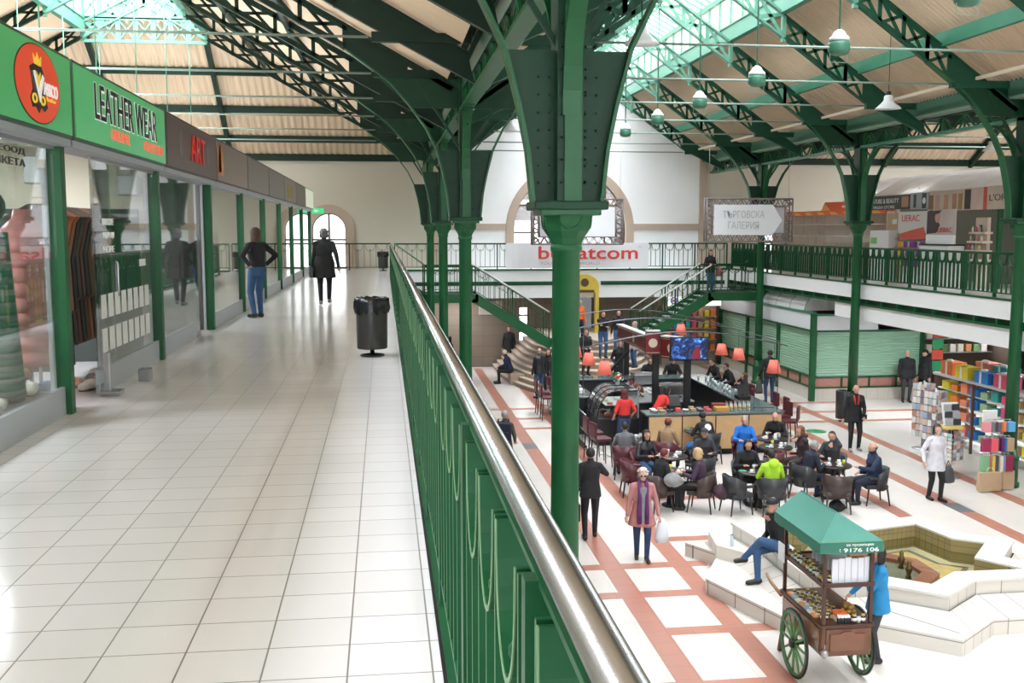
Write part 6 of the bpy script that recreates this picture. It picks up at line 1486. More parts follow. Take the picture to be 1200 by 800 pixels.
t = thing('flower_vase', (6.55, 28.2, 1.5), 'vase of red and white flowers on top of the cake display', 'flowers'); mb.build('flowers', t); mb = MB(); mb.lathe([(.05, 0), (.07, .05), (.04, .14), (.06, .16)], (6.55, 28.2, 1.5), GL, 14); mb.build('vase', t)

# ================================================================== FOUNTAIN
FC = Vector((7.9, 15.3)); RIM = [(7.87, 13.15), (8.62, 13.72), (10.25, 13.75), (9.65, 14.65), (10.35, 15.45), (9.72, 15.9), (9.5, 17.0), (8.3, 16.7), (7.5, 17.6), (6.9, 16.75), (6.05, 17.0), (6.2, 15.9), (6.2, 14.9), (6.25, 13.85), (7.0, 13.85)]
def offs(poly, d):
    """offset a closed outline outwards by d, mitred"""
    n = len(poly); out = []; A = sum(poly[i][0] * poly[(i + 1) % n][1] - poly[(i + 1) % n][0] * poly[i][1] for i in range(n)); sg = 1 if A > 0 else -1
    for i in range(n):
        p0, p, p1 = Vector(poly[i - 1]), Vector(poly[i]), Vector(poly[(i + 1) % n]); a = (p - p0).normalized(); b = (p1 - p).normalized()
        na = Vector((a.y, -a.x)) * sg; nb = Vector((b.y, -b.x)) * sg; m = (na + nb); m = m.normalized() if m.length > 1e-6 else na
        k = min(1.9, 1 / max(.4, m.dot(na))); out.append(tuple(p + m * d * k))
    return out
def ring(mb, A, za, B, zb, m):
    n = len(A); mb.add([(x, y, za) for x, y in A] + [(x, y, zb) for x, y in B], [(i, (i + 1) % n, n + (i + 1) % n, n + i) for i in range(n)], m)
t = thing('fountain', (7.9, 15.3, 0), 'star shaped tiled fountain basin in the middle of the hall floor', 'fountain')
BASE = offs(RIM, .34); INN = offs(RIM, -.36)
mb = MB(); ring(mb, BASE, 0, BASE, .24, FTILE); ring(mb, BASE, .24, offs(RIM, .03), .50, FTILE); mb.build('base', t)
mb = MB(); ring(mb, RIM, .48, RIM, .70, FTILE); mb.build('rim_face', t)
mb = MB(); O = offs(RIM, .02); ring(mb, O, .69, O, .73, FTOP); ring(mb, O, .73, INN, .73, FTOP); ring(mb, INN, .73, INN, .69, FTOP); mb.build('rim', t)
mb = MB(); OCH = tile_mat('ochre_wet_tiles', (.30, .23, .10), (.24, .19, .09), (.12, .10, .05), .12, .12, .3, .008, axes='wall'); ring(mb, INN, .70, INN, .30, OCH); mb.build('inner_wall', t)
YM = mat('yellow_marble', (.66, .46, .20), .35, noise=.25, nscale=5); GM = mat('grey_marble', (.20, .19, .15), .35, noise=.4, nscale=8); RM = mat('red_marble', (.32, .12, .09), .35, noise=.35, nscale=9); CM = mat('cream_marble', (.62, .52, .36), .35, noise=.2, nscale=6)
def poly_ring(s0, s1, z, m, nm):
    mb = MB(); k = lambda s: [(FC.x + (x - FC.x) * s, FC.y + (y - FC.y) * s) for x, y in INN]
    ring(mb, k(s0), z + .012, k(s1), z + .016, m); mb.build(nm, t)
poly_ring(1.0, .86, .30, CM, 'basin_floor'); poly_ring(.86, .80, .302, GM, 'basin_floor'); poly_ring(.80, .60, .304, YM, 'basin_floor'); 
mb = MB(); oc = [(FC.x + r_ * math.cos(R(22.5 + 45 * i)), FC.y + r_ * math.sin(R(22.5 + 45 * i))) for i in range(8) for r_ in (.95,)]; ic = [(FC.x + .68 * math.cos(R(22.5 + 45 * i)), FC.y + .68 * math.sin(R(22.5 + 45 * i))) for i in range(8)]
mb.prism([(FC.x + (x - FC.x) * .62, FC.y + (y - FC.y) * .62) for x, y in INN], 'z', .29, .31, CM); mb.build('basin_floor', t)
mb = MB(); ring(mb, oc, .31, oc, .40, RM); ring(mb, oc, .40, ic, .40, RM); ring(mb, ic, .40, ic, .33, RM); o = mb.build('inner_basin', t)
mb = MB(); mb.prism(ic, 'z', .31, .335, GM); mb.build('inner_floor', t)
BR = mat('old_bronze', (.14, .10, .03), .4, .7)
for i in range(6):
    a = R(60 * i + 15); x = FC.x + .5 * math.cos(a); y = FC.y + .5 * math.sin(a)
    mb = MB(); mb.lathe([(.05, 0), (.03, .06), (.05, .12), (.06, .16), (.03, .2), (.035, .26), (.01, .30)], (x, y, .335), BR, 12); mb.build('nozzle', t)
wm = bpy.data.materials.new('shallow_water'); wm.use_nodes = True; nt = wm.node_tree
for n_ in list(nt.nodes): nt.nodes.remove(n_)
o_ = nt.nodes.new('ShaderNodeOutputMaterial'); tr = nt.nodes.new('ShaderNodeBsdfTransparent'); tr.inputs[0].default_value = (.82, .86, .78, 1); gl = nt.nodes.new('ShaderNodeBsdfGlossy'); gl.inputs[1].default_value = .03; fr = nt.nodes.new('ShaderNodeLayerWeight'); fr.inputs[0].default_value = .12; mx = nt.nodes.new('ShaderNodeMixShader')
nz = nt.nodes.new('ShaderNodeTexNoise'); nz.inputs['Scale'].default_value = 6; bp = nt.nodes.new('ShaderNodeBump'); bp.inputs['Strength'].default_value = .25; bp.inputs['Distance'].default_value = .03; nt.links.new(nz.outputs[0], bp.inputs['Height']); nt.links.new(bp.outputs[0], gl.inputs['Normal']); nt.links.new(bp.outputs[0], fr.inputs['Normal'])
nt.links.new(fr.outputs[0], mx.inputs[0]); nt.links.new(tr.outputs[0], mx.inputs[1]); nt.links.new(gl.outputs[0], mx.inputs[2]); nt.links.new(mx.outputs[0], o_.inputs[0])
mb = MB(); wp = offs(RIM, -.362); mb.add([(x, y, .50) for x, y in wp], [tuple(range(len(wp)))], wm); o = mb.build('water', t)
LST = [(5.12, 15.6), (5.72, 13.9), (6.3, 13.55), (6.6, 15.0), (6.4, 17.35), (5.35, 17.5), (5.75, 16.8)]
mb = MB(); mb.prism(LST, 'z', 0, .24, FTILE); mb.prism(offs(LST, .01), 'z', .24, .25, FTOP); mb.build('step', t)
LS2 = [(5.62, 16.55), (5.95, 16.1), (6.5, 16.2), (6.5, 17.3), (5.75, 17.4)]
mb = MB(); mb.prism(LS2, 'z', .25, .47, FTILE); mb.prism(offs(LS2, .01), 'z', .47, .485, FTOP); mb.build('step', t)

# ================================================================== VENDOR CART
X0, X1, Y0c, Y1c = 5.42, 6.08, 11.85, 13.15
t = cart = thing('vendor_cart', (5.75, 12.5, 0), 'brown wooden vendor cart with green canopy and green spoked wheels by the fountain', 'cart')
mb = MB(); mb.bbox(X0, X1, Y0c, Y1c, .50, .90, WOODC, .012); mb.build('body', t)
mb = MB(); mb.bbox(X0 - .03, X1 + .03, Y0c - .03, Y1c + .03, .88, .92, WOODCD, .01); mb.build('deck', t)
mb = MB(); mb.box(X0 + .05, X1 - .05, Y0c - .014, Y0c, .54, .86, WOODC)
ar = [(X0 + .10, .58), (X1 - .10, .58), (X1 - .10, .80), (5.85, .80), (5.80, .83), (5.70, .83), (5.65, .80), (X0 + .10, .80)]
mb.prism(ar, 'y', Y0c - .028, Y0c - .012, mat('cart_panel', (.17, .065, .028), .25, noise=.3, nscale=7, coat=.3)); mb.build('front_panel', t)
mb = MB(); mb.bbox(X0 - .014, X0, Y0c + .06, Y1c - .06, .55, .85, mat('cart_panel'), .006); mb.build('side_panel', t); mb = MB(); mb.bbox(X1, X1 + .014, Y0c + .06, Y1c - .06, .55, .85, mat('cart_panel'), .006); mb.build('side_panel', t)
for x in (X0 + .02, X1 - .02):
    for y in (Y0c + .02, Y1c - .02):
        mb = MB(); mb.bbox(x - .022, x + .022, y - .022, y + .022, .92, 1.98, WOODCD, .005); mb.lathe([(.03, 1.40), (.034, 1.43), (.03, 1.46)], (x, y, 0), WOODCD, 10); mb.build('post', t)
mb = MB()
for a, b in (((X0, Y0c), (X1, Y0c)), ((X1, Y0c), (X1, Y1c)), ((X1, Y1c), (X0, Y1c)), ((X0, Y1c), (X0, Y0c))):
    mb.beam((*a, 1.43), (*b, 1.43), .035, .05, WOODCD); mb.beam((*a, 1.95), (*b, 1.95), .03, .04, WOODCD)
mb.build('rails', t)
mb = MB(); mb.box(X0, X1, Y0c, Y1c, 1.42, 1.435, WOODC); mb.build('shelf', t)
def wheel(x, nm='wheel'):
    cy, cz, r = 12.43, .455, .44; mb = MB(); n = 32
    mb.tube([(x, cy + r * math.cos(2 * PI * i / n), cz + r * math.sin(2 * PI * i / n)) for i in range(n + 1)], .018, BLACKM, 8, cap=False)
    mb.tube([(x, cy + (r - .03) * math.cos(2 * PI * i / n), cz + (r - .03) * math.sin(2 * PI * i / n)) for i in range(n + 1)], .026, mat('wheel_green', (.07, .17, .07), .4, noise=.2), 8, cap=False)
    w = mb.build(nm, t)
    for k in range(12):
        a = 2 * PI * k / 12; s_ = MB(); s_.tube([(x, cy + .05 * math.cos(a), cz + .05 * math.sin(a)), (x, cy + .22 * math.cos(a), cz + .22 * math.sin(a)), (x, cy + (r - .04) * math.cos(a), cz + (r - .04) * math.sin(a))], [.014, .02, .012], mat('spoke_green', (.12, .27, .10), .4), 7)
        o = bpy.data.objects.new('spoke', s_.mesh('spoke', LOC[t.name])); COL.objects.link(o); o.parent = w
    h = MB(); h.tube([(x - .05, cy, cz), (x + .05, cy, cz)], .06, BLACKM, 16); o = bpy.data.objects.new('hub', h.mesh('hub', LOC[t.name])); COL.objects.link(o); o.parent = w
wheel(5.30); wheel(6.20)
mb = MB(); mb.tube([(5.28, 12.43, .455), (6.22, 12.43, .455)], .025, BLACKM, 8); mb.build('axle', t)
mb = MB(); mb.beam((5.44, 13.1, .5), (5.44, 13.25, 0.0), .05, .05, WOODCD); mb.beam((6.06, 13.1, .5), (6.06, 13.25, 0.0), .05, .05, WOODCD); mb.build('prop_leg', t)
for x in (5.38, 6.12): mb = MB(); mb.tube([(x, 13.1, .86), (x, 13.5, .92), (x, 13.65, .98)], [.024, .022, .018], mat('pale_handle', (.35, .18, .08), .4), 8); mb.build('handle', t)
mb = MB(); mb.lathe([(.03, 0), (.045, .02), (.045, .07), (.03, .09)], (5.44, 11.80, .52), STEEL, 12); mb.tube([(5.44, 11.8, .61), (5.44, 11.8, .68)], .008, STEEL, 6); mb.build('bracket', t)
# canopy: closed cloth shell
CN = mat('green_canvas', (.065, .225, .175), .75, noise=.06, nscale=4, bump=.15); CN2 = mat('green_canvas_valance', (.035, .17, .12), .75, noise=.06)
a0, a1, b0, b1 = 5.33, 6.16, 11.78, 13.28; ze, zr = 2.0, 2.28; xr = 5.70
mb = MB(); v = [(a0, b0, ze), (a1, b0, ze), (a1, b1, ze), (a0, b1, ze), (xr, b0 + .38, zr), (xr, b1, zr)]
n_ = 8
def bil(p, q, r_, s_, sag=.012):
    P, Q, Rr, Ss = map(Vector, (p, q, r_, s_)); K = 8; vs = []
    for i in range(K + 1):
        for j in range(K + 1):
            u, w = i / K, j / K; c = (P * (1 - u) + Q * u) * (1 - w) + (Ss * (1 - u) + Rr * u) * w; c.z -= sag * math.sin(PI * u) * math.sin(PI * w) * 2; vs.append(c)
    return vs, [(i * (K + 1) + j, (i + 1) * (K + 1) + j, (i + 1) * (K + 1) + j + 1, i * (K + 1) + j + 1) for i in range(K) for j in range(K)]
for q in ((v[0], v[3], v[5], v[4]), (v[1], v[2], v[5], v[4]), (v[0], v[1], v[4], v[4])):
    vs, fs = bil(*q); mb.add(vs, fs, CN, True)
mb.add([v[2], v[3], v[5]], [(0, 1, 2)], CN); mb.build('canopy', t)
def scal(p, q, n, z0, z1, mbx, m):
    P, Q = Vector(p), Vector(q)
    for i in range(n):
        A = P + (Q - P) * i / n; B = P + (Q - P) * (i + 1) / n; K = 6; pts = [(A.x, A.y, z1), (B.x, B.y, z1)] + [(B.x + (A.x - B.x) * j / K, B.y + (A.y - B.y) * j / K, z0 - .02 * math.sin(PI * j / K)) for j in range(K + 1)]
        d = (Q - P).normalized(); o = Vector((d.y, -d.x)) * .006; L = len(pts)
        mbx.add([(x - o.x, y - o.y, z) for x, y, z in pts] + [(x + o.x, y + o.y, z) for x, y, z in pts], [tuple(range(L)), tuple(range(L, 2 * L))[::-1]] + [(k, (k + 1) % L, L + (k + 1) % L, L + k) for k in range(L)], m)
mb = MB(); scal((a0, b0), (a1, b0), 1, 1.87, 2.0, mb, CN2); scal((a0, b1), (a0, b0), 4, 1.87, 2.0, mb, CN2); scal((a1, b0), (a1, b1), 4, 1.87, 2.0, mb, CN2); scal((a1, b1), (a0, b1), 1, 1.87, 2.0, mb, CN2); mb.build('valance', t)
mb = MB(); mb.tube([(a0, b0, ze + .004), (a1, b0, ze + .004)], .006, EDGE, 5); mb.tube([(xr, b0 + .38, zr), (xr, b1, zr)], .008, CN, 6); mb.build('piping', t)
LW_ = mat('white_print', (.75, .8, .76), .6)
text('за промоции', .36, .035, (5.84, b0 - .012, 1.965), '-y', LW_, t); text('9176 106', .46, .05, (5.86, b0 - .012, 1.905), '-y', LW_, t, bold=.01)
mb = MB(); mb.tube([(5.585, b0 - .014, 1.925), (5.575, b0 - .014, 1.905), (5.59, b0 - .014, 1.885)], .006, LW_, 5); mb.build('phone_mark', t)
# goods on the cart
JG = [((.55, .20, .03), 'amber'), ((.02, .02, .02), 'black'), ((.35, .22, .05), 'golden'), ((.05, .12, .03), 'green'), ((.6, .58, .5), 'cream')]
JP = {}
def jar(k, x, y, z, lab, group, s=1.):
    if k not in JP:
        c, nm = JG[k]; t = thing('jar', (0, 0, 0), lab, 'jar', group)
        mb = MB(); mb.lathe([(.024, 0), (.027, .006), (.027, .06), (.020, .072)], (0, 0, 0), mat('jar_' + nm, c, .15), 12); mb.build('jar_body', t)
        mb = MB(); mb.lathe([(.0275, .015), (.0275, .05)], (0, 0, 0), PAPER if k != 2 else mat('label_gold'), 12); mb.build('paper_label', t)
        mb = MB(); mb.lathe([(.022, .07), (.022, .085)], (0, 0, 0), mat('jar_lid_' + nm, (.6, .45, .1) if k % 2 else (.05, .05, .05), .3), 12); mb.build('lid', t)
        JP[k] = t; t.location = (x, y, z); t.scale = (s,) * 3
    else: clone(JP[k], (x, y, z), random.random() * 3, lab, group, s)
for i in range(5):
    for j in range(9):
        x = 5.50 + i * .065; y = 12.05 + j * .11; k = (i + j) % 5; jar(k, x, y, .92, '%s jar on the deck of the vendor cart' % JG[k][1], '%s jars on the deck of the cart' % JG[k][1], .9)
for i in range(12):
    for j in range(2):
        x = 5.47 + j * .07; y = 11.95 + i * .1; k = (i * 2 + j) % 5; jar(k, x, y, 1.437, '%s jar on the upper shelf of the vendor cart' % JG[k][1], '%s jars on the upper shelf of the cart' % JG[k][1], 1.1)
ORB = mat('orange_carton', (.80, .17, .03), .5); 
for i in range(4):
    for j in range(4):
        x = 5.66 + i * .042; y = 11.9 + j * .06
        t = thing('carton', (x, y, .92), 'slim orange and black carton standing at the front of the cart deck', 'carton', 'orange cartons on the cart')
        mb = MB(); mb.bbox(x - .017, x + .017, y - .02, y + .02, .92, .985, PAPER if j else BLACK, .002); mb.build('carton_body', t); mb = MB(); mb.bbox(x - .018, x + .018, y - .021, y + .021, .985, 1.02, ORB if j else PAPER, .003); mb.build('top_flap', t)
for i in range(3): jar((1, 4, 1)[i], 5.86 + i * .06, 11.9, .92, '%s jar at the front right of the cart deck, %s' % (('black', 'cream', 'black')[i], ('first', 'second', 'third')[i]), None, 1.2)
for i in range(24):
    a = i * 1.3; x = 5.90 + .08 * math.cos(a) * (1 - i / 40); y = 12.15 + .12 * math.sin(a) * (1 - i / 40)
    mb = MB(); mb.lathe([(.03, 0), (.035, .02), (.025, .045), (.01, .05)], (x, y, .92 + (i // 8) * .05), mat('honey_pot', (.35, .20, .04), .4, noise=.4, nscale=40), 10)
    tag(mb.build('honey_pot', None, (x, y, .92)), 'small golden pot in the pyramid on the cart deck', 'pot', 'golden pots piled on the cart')
for i in range(6):
    x = 5.55 + i * .085; mb = MB(); mb.bbox(x, x + .08, 11.9, 11.93, 1.437, 1.75 + .01 * (i % 3), mat('white_leaflet', (.72, .73, .78), .6), .003)
    tag(mb.build('leaflet', None, (x, 11.9, 1.437)), '%s white leaflet pack from the left on the upper shelf of the cart' % ORD[i].replace('nearest', 'first'), 'leaflet')
for i in range(5):
    y = 12.4 + i * .12; mb = MB(); mb.bbox(5.72, 5.98, y, y + .02, 1.437, 1.68, mat('white_leaflet'), .003); tag(mb.build('leaflet', None, (5.8, y, 1.437)), '%s white packet standing deeper on the upper shelf of the cart' % ORD[i].replace('nearest', 'first'), 'leaflet')
for i in range(7):
    y = 12.1 + i * .13; mb = MB(); mb.box(5.42, 5.49, y, y + .11, .922, .95, [mat('price_card_orange', (.75, .35, .15), .6), PAPER, mat('price_card_blue', (.3, .4, .5), .6)][i % 3]); tag(mb.build('price_card', None, (5.45, y, .922)), '%s price card along the left edge of the cart deck' % ORD[i].replace('nearest', 'first'), 'price card')
tag(MB().box(5.36, 5.375, 13.0, 13.2, 1.35, 1.6, PAPER).build('notice', cart), None)

# ================================================================== SHUTTERED KIOSK
SHM = mat('shutter_sage', (.30, .50, .36), .4, noise=.06, nscale=3); PKM = mat('pink_granite', (.42, .20, .16), .3, noise=.3, nscale=25)
KT = tile_mat('kiosk_base_tiles', (.62, .57, .50), (.57, .52, .46), (.35, .31, .27), .4, .4, .35, .008, axes='wall')
t = thing('shuttered_kiosk', (16.5, 38, 0), 'corner kiosk with closed sage green shutters, white header and vaulted roof', 'kiosk')
KX, KY = 14.55, 33.3
mb = MB(); mb.box(KX + .1, 18.6, KY + .1, 43.3, 0, .42, KT); mb.build('base', t)
mb = MB(); mb.box(KX + .12, 18.6, KY + .12, 43.3, .42, .80, PKM); mb.build('stone_band', t)
mb = MB()
for z in (.42, .78): mb.box(KX + .06, 18.6, KY + .06, KY + .12, z, z + .05, GREEN); mb.box(KX + .06, KX + .12, KY + .06, 43.3, z, z + .05, GREEN)
for y in np.arange(KY + .1, 43.3, 1.1): mb.box(KX + .06, KX + .12, y, y + .05, .42, .82, GREEN)
for x in np.arange(KX + .1, 18.6, 1.0): mb.box(x, x + .05, KY + .06, KY + .12, .42, .82, GREEN)
mb.build('band_frame', t)
def shutter(a, b, axis, z0=.83, z1=2.40):
    mb = MB(); n = int((z1 - z0) / .085)
    for i in range(n):
        za = z0 + (z1 - z0) * i / n; zb = z0 + (z1 - z0) * (i + 1) / n; zm = (za + zb) / 2
        if axis == 'x': vs = [(KX + .14, a, za), (KX + .14, b, za), (KX + .115, b, zm), (KX + .115, a, zm), (KX + .14, b, zb), (KX + .14, a, zb)]
        else: vs = [(a, KY + .14, za), (b, KY + .14, za), (b, KY + .115, zm), (a, KY + .115, zm), (b, KY + .14, zb), (a, KY + .14, zb)]
        mb.add(vs, [(0, 1, 2, 3), (3, 2, 4, 5)], SHM)
    if axis == 'x': mb.box(KX + .1, KX + .16, a, b, z0 - .03, z0 + .02, STEEL)
    else: mb.box(a, b, KY + .1, KY + .16, z0 - .03, z0 + .02, STEEL)
    return mb.build('shutter', t)
ys = [KY + .12, 36.6, 39.9, 43.2]
for a, b in zip(ys, ys[1:]): shutter(a + .05, b - .05, 'x')
shutter(KX + .2, 18.5, 'y')
for y in ys[1:]: mb = MB(); mb.bbox(KX + .02, KX + .14, y - .07, y + .07, .0, 2.45, GREEN, .006); mb.build('post', t)
mb = MB(); mb.bbox(KX - .08, KX + .10, KY - .08, KY + .10, 0, 3.02, GREEN, .01); mb.build('corner_post', t)
mb = MB(); mb.bbox(18.5, 18.62, KY, KY + .15, 0, 2.45, GREEN, .006); mb.build('post', t)
HD = mat('header_white', (.74, .76, .80), .45)
mb = MB(); mb.box(KX + .04, KX + .14, KY + .12, 43.3, 2.42, 3.02, HD); mb.box(KX + .12, 16.9, KY + .04, KY + .14, 2.42, 2.95, HD); mb.build('header', t)
mb = MB(); mb.box(KX, KX + .16, KY + .1, 43.3, 2.98, 3.06, GREENL); mb.box(KX + .1, 16.9, KY, KY + .16, 2.93, 3.0, GREENL); mb.box(KX, KX + .16, KY + .1, 43.3, 2.38, 2.44, GREEN); mb.box(KX + .1, 18.6, KY, KY + .16, 2.38, 2.44, GREEN); mb.build('trim', t)
VL = mat('vault_polycarbonate', (.72, .73, .74), .35)
n = 12; pf = [(KX + .05 + .85 * (1 - math.cos(PI / 2 * i / n)), 3.05 + .66 * math.sin(PI / 2 * i / n)) for i in range(n + 1)] + [(16.3, 3.72)]
mb = MB(); L = len(pf); mb.add([(a, y, z) for y in (KY + .9, 43.2) for a, z in pf], [(i, i + 1, L + i + 1, L + i) for i in range(L - 1)], VL, True)
mb.add([(a, KY + .9, z) for a, z in pf] + [(16.3, KY + .9, 3.05)], [tuple(range(L + 1))], VL); mb.build('vaulted_roof', t)
for i in range(8):
    mb = MB(); y = KY + .9 + i * 1.33; mb.tube([(a, y, z + .01) for a, z in pf], .018, STEEL, 6); mb.build('roof_rib', t)
# lights beneath the right gallery
for k, (x, y) in enumerate([(17.0, 30.2), (17, 25.5), (17, 20.5), (20.5, 28), (20.5, 22), (21, 33.5)]):
    t = thing('ceiling_light', (x, y, 3.1), 'strip light under the right gallery, %s' % ('near the green shutter', 'behind the postcard racks', 'behind the right edge column', 'deeper in by the fruit stall', 'deeper in behind the stationery', 'inside the fruit stall')[k], 'ceiling light', 'strip lights under the right gallery')
    mb = MB(); mb.bbox(x - .1, x + .1, y - .7, y + .7, 3.04, 3.10, WHITE, .01); mb.build('housing', t); mb = MB(); mb.tube([(x, y - .65, 3.02), (x, y + .65, 3.02)], .02, LED, 8); mb.build('lamp_tube', t)
    l = area('gallery_tube_light', (0, 0, -.12), .15, 1.3, 90 if k < 3 else 60); l.parent = t
# fruit stall
t = thing('fruit_stall', (19.8, 33.2, 0), 'dark fruit stall with orange lit produce beside the closed shutter', 'market stall')
mb = MB(); mb.bbox(18.8, 21.6, 32.9, 33.6, 0, .95, mat('stall_dark', (.05, .03, .02), .5), .01); mb.build('counter', t)
mb = MB(); mb.box(18.7, 21.8, 34.4, 34.5, 0, 3.1, mat('stall_back', (.10, .07, .05), .6)); mb.box(21.7, 21.8, 32.9, 34.4, 0, 3.1, mat('stall_back')); mb.build('back_wall', t)
mb = MB(); 
for z in (1.5, 2.0, 2.5): mb.box(18.9, 21.6, 34.0, 34.4, z, z + .03, STEEL)
mb.build('shelf', t)
for k, c in enumerate([((.02, .28, .10)), (.6, .08, .05), (.03, .30, .12), (.5, .07, .05), (.02, .28, .10)]):
    mb = MB(); mb.box(18.66, 19.05, 32.85, 32.9, 1.05 + k * .38, 1.38 + k * .38, mat('stall_sign_%s' % 'abcde'[k], c, .5)); mb.build('sign_board', t)
for i in range(30):
    x = 19.2 + (i % 10) * .22; y = 33.0 + (i // 10) * .18; c = [(.75, .35, .03), (.70, .55, .05), (.6, .10, .03)][(i // 3) % 3]
    mb = MB(); mb.ell((x, y, 1.0), .06, mat('fruit_%s' % 'abc'[(i // 3) % 3], c, .4), 10); tag(mb.build('fruit', None, (x, y, .95)), '%s fruit on the counter of the dark fruit stall' % ('orange', 'yellow', 'red')[(i // 3) % 3], 'fruit', '%s fruit on the stall' % ('orange', 'yellow', 'red')[(i // 3) % 3])
for i in range(24):
    x = 19.1 + (i % 8) * .3; z = (1.53, 2.03, 2.53)[i // 8]; mb = MB(); mb.bbox(x, x + .22, 34.05, 34.3, z, z + .28, mat('stall_goods_%s' % 'abcd'[i % 4], [(.5, .45, .35), (.35, .15, .05), (.1, .2, .08), (.6, .55, .5)][i % 4], .6), .02)
    tag(mb.build('goods_box', None, (x, 34.05, z)), '%s box on the back shelves of the fruit stall' % ('cream', 'brown', 'green', 'white')[i % 4], 'box', '%s boxes on the back shelves of the fruit stall' % ('cream', 'brown', 'green', 'white')[i % 4])

# ================================================================== STATIONERY STALL
t = thing('shop_shelving', (15.7, 24.5, 0), 'grey topped shelving of the stationery stall behind the postcard racks', 'shelving')
mb = MB(); mb.bbox(15.2, 16.3, 21.2, 26.7, 1.86, 1.93, mat('grey_laminate', (.50, .50, .52), .4), .01); mb.build('top_shelf', t)
for z in (.35, .75, 1.15, 1.5): mb = MB(); mb.box(15.3, 16.2, 21.3, 26.6, z, z + .025, mat('shelf_greenish', (.45, .52, .46), .4)); mb.build('shelf', t)
mb = MB()
for y in (21.3, 23.0, 24.8, 26.6):
    for x in (15.27, 16.22): mb.box(x - .03, x + .03, y - .03, y + .03, 0, 1.87, mat('shelf_post', (.12, .06, .05), .5))
mb.build('uprights', t)
gcs = [((.80, .25, .15), 'salmon'), ((.05, .35, .33), 'teal'), ((.75, .62, .04), 'yellow'), ((.03, .22, .65), 'blue'), ((.70, .08, .18), 'pink red'), ((.75, .20, .05), 'orange'), ((.3, .45, .25), 'pale green'), ((.5, .3, .15), 'kraft brown')]
gifts = [(15.45, 26.1, 5, .42, 'with lattice pattern'), (15.4, 25.3, 2, .38, 'with crumpled bows'), (15.4, 24.4, 3, .36, 'printed with a mouse like blob'), (15.8, 25.0, 0, .55, 'standing tall behind'), (15.85, 24.3, 1, .52, 'with lighter panels'), (15.4, 23.55, 4, .40, 'with a white band'), (15.5, 22.4, 7, .45, 'right of the column'), (15.9, 23.6, 1, .34, 'small and low')]
gifts[2] = (15.4, 24.4, 3, .36, 'with a pale flower print')
for x, y, k, h, d in gifts:
    c, nm = gcs[k]; t = thing('gift_box', (x, y, 1.93), '%s gift box on the stall top shelf %s' % (nm, d), 'gift box', None); m = mat('gift_' + nm.replace(' ', '_'), c, .45, noise=.15, nscale=10)
    mb = MB(); mb.bbox(x - .2, x + .2, y - .3, y + .28, 1.93, 1.93 + h * .8, m, .015); mb.build('box_body', t)
    mb = MB(); mb.bbox(x - .21, x + .21, y - .31, y + .29, 1.93 + h * .72, 1.93 + h * .85, m, .01); mb.build('lid', t)
    mb = MB(); mb.box(x - .213, x - .205, y - .05, y + .03, 1.935, 1.93 + h * .85, PAPER); mb.ell((x - .1, y, 1.93 + h * .85 + .03), (.09, .12, .04), PAPER if k != 2 else m, 10); mb.build('ribbon', t)
for i in range(44):
    lv = i // 11; z = (.375, .775, 1.175, 1.525)[lv]; y = 21.5 + (i % 11) * .46; c, nm = gcs[(i * 5 + lv) % 8]; h = .16 + .1 * ((i * 7) % 3) / 2
    mb = MB(); mb.bbox(15.32, 15.62, y, y + .3, z, z + h, mat('gift_' + nm.replace(' ', '_'), c, .45), .01); tag(mb.build('packet', None, (15.4, y, z)), '%s packet on the lower shelves of the stationery stall' % nm, 'packet', '%s packets on the stationery shelves' % nm)
def cardrack(x, y, h, lab, seed, m1):
    rr = random.Random(seed); t = thing('postcard_rack', (x, y, 0), lab, 'display rack')
    mb = MB(); mb.tube([(x, y, 0), (x, y, h)], .02, STEEL, 8); mb.lathe([(.25, 0), (.25, .02), (.05, .05)], (x, y, 0), STEEL, 18)
    for k in range(8):
        z = .35 + k * (h - .4) / 8
        for a in range(4): ca, sa = math.cos(a * PI / 2 + .4), math.sin(a * PI / 2 + .4); mb.tube([(x, y, z), (x + .2 * ca, y + .2 * sa, z)], .006, STEEL, 4)
    mb.build('frame', t)
    pal = [(.72, .70, .68), (.55, .25, .18), (.35, .40, .55), (.65, .55, .45), (.25, .22, .25), (.7, .5, .45), (.45, .55, .6), (.8, .8, .78)]
    for k in range(8):
        z = .35 + k * (h - .4) / 8; mb = MB()
        for a in range(4):
            A = a * PI / 2 + .4
            for j in (-1, 0, 1):
                c = Vector((x + .21 * math.cos(A), y + .21 * math.sin(A))); tv = Vector((-math.sin(A), math.cos(A))); p = c + tv * j * .125; hh = (h - .4) / 8 * .86
                mb.beam((*(p - tv * .055), z + hh / 2), (*(p + tv * .055), z + hh / 2), .008, hh, mat('card_%s' % 'abcdefgh'[rr.randrange(8)], pal[0])) if 0 else None
                q = rr.randrange(8); mb.beam((*(p - tv * .055), z + hh / 2), (*(p + tv * .055), z + hh / 2), .008, hh, mat('card_%s' % 'abcdefgh'[q], pal[q], .4))
        mb.build('card_tier', t)
cardrack(14.35, 25.6, 1.85, 'tall rack of colourful postcards, leftmost beside the stationery stall', 1, None); cardrack(13.95, 24.3, 1.85, 'tall postcard rack, second from the left', 2, None)
cardrack(13.35, 22.5, 1.15, 'low white rack with books and a yellow top behind the white coat', 3, None)
t = thing('book_stand', (13.35, 22.55, 1.2), 'book stand with dark covers on top of the low white rack', 'display stand'); mb = MB(); mb.bbox(13.15, 13.6, 22.4, 22.7, 1.16, 1.24, mat('yellow_strip', (.75, .6, .2), .5), .01); mb.build('yellow_base', t); mb = MB(); mb.beam((13.35, 22.5, 1.25), (13.35, 22.65, 1.78), .42, .02, PAPER); mb.build('back_board', t)
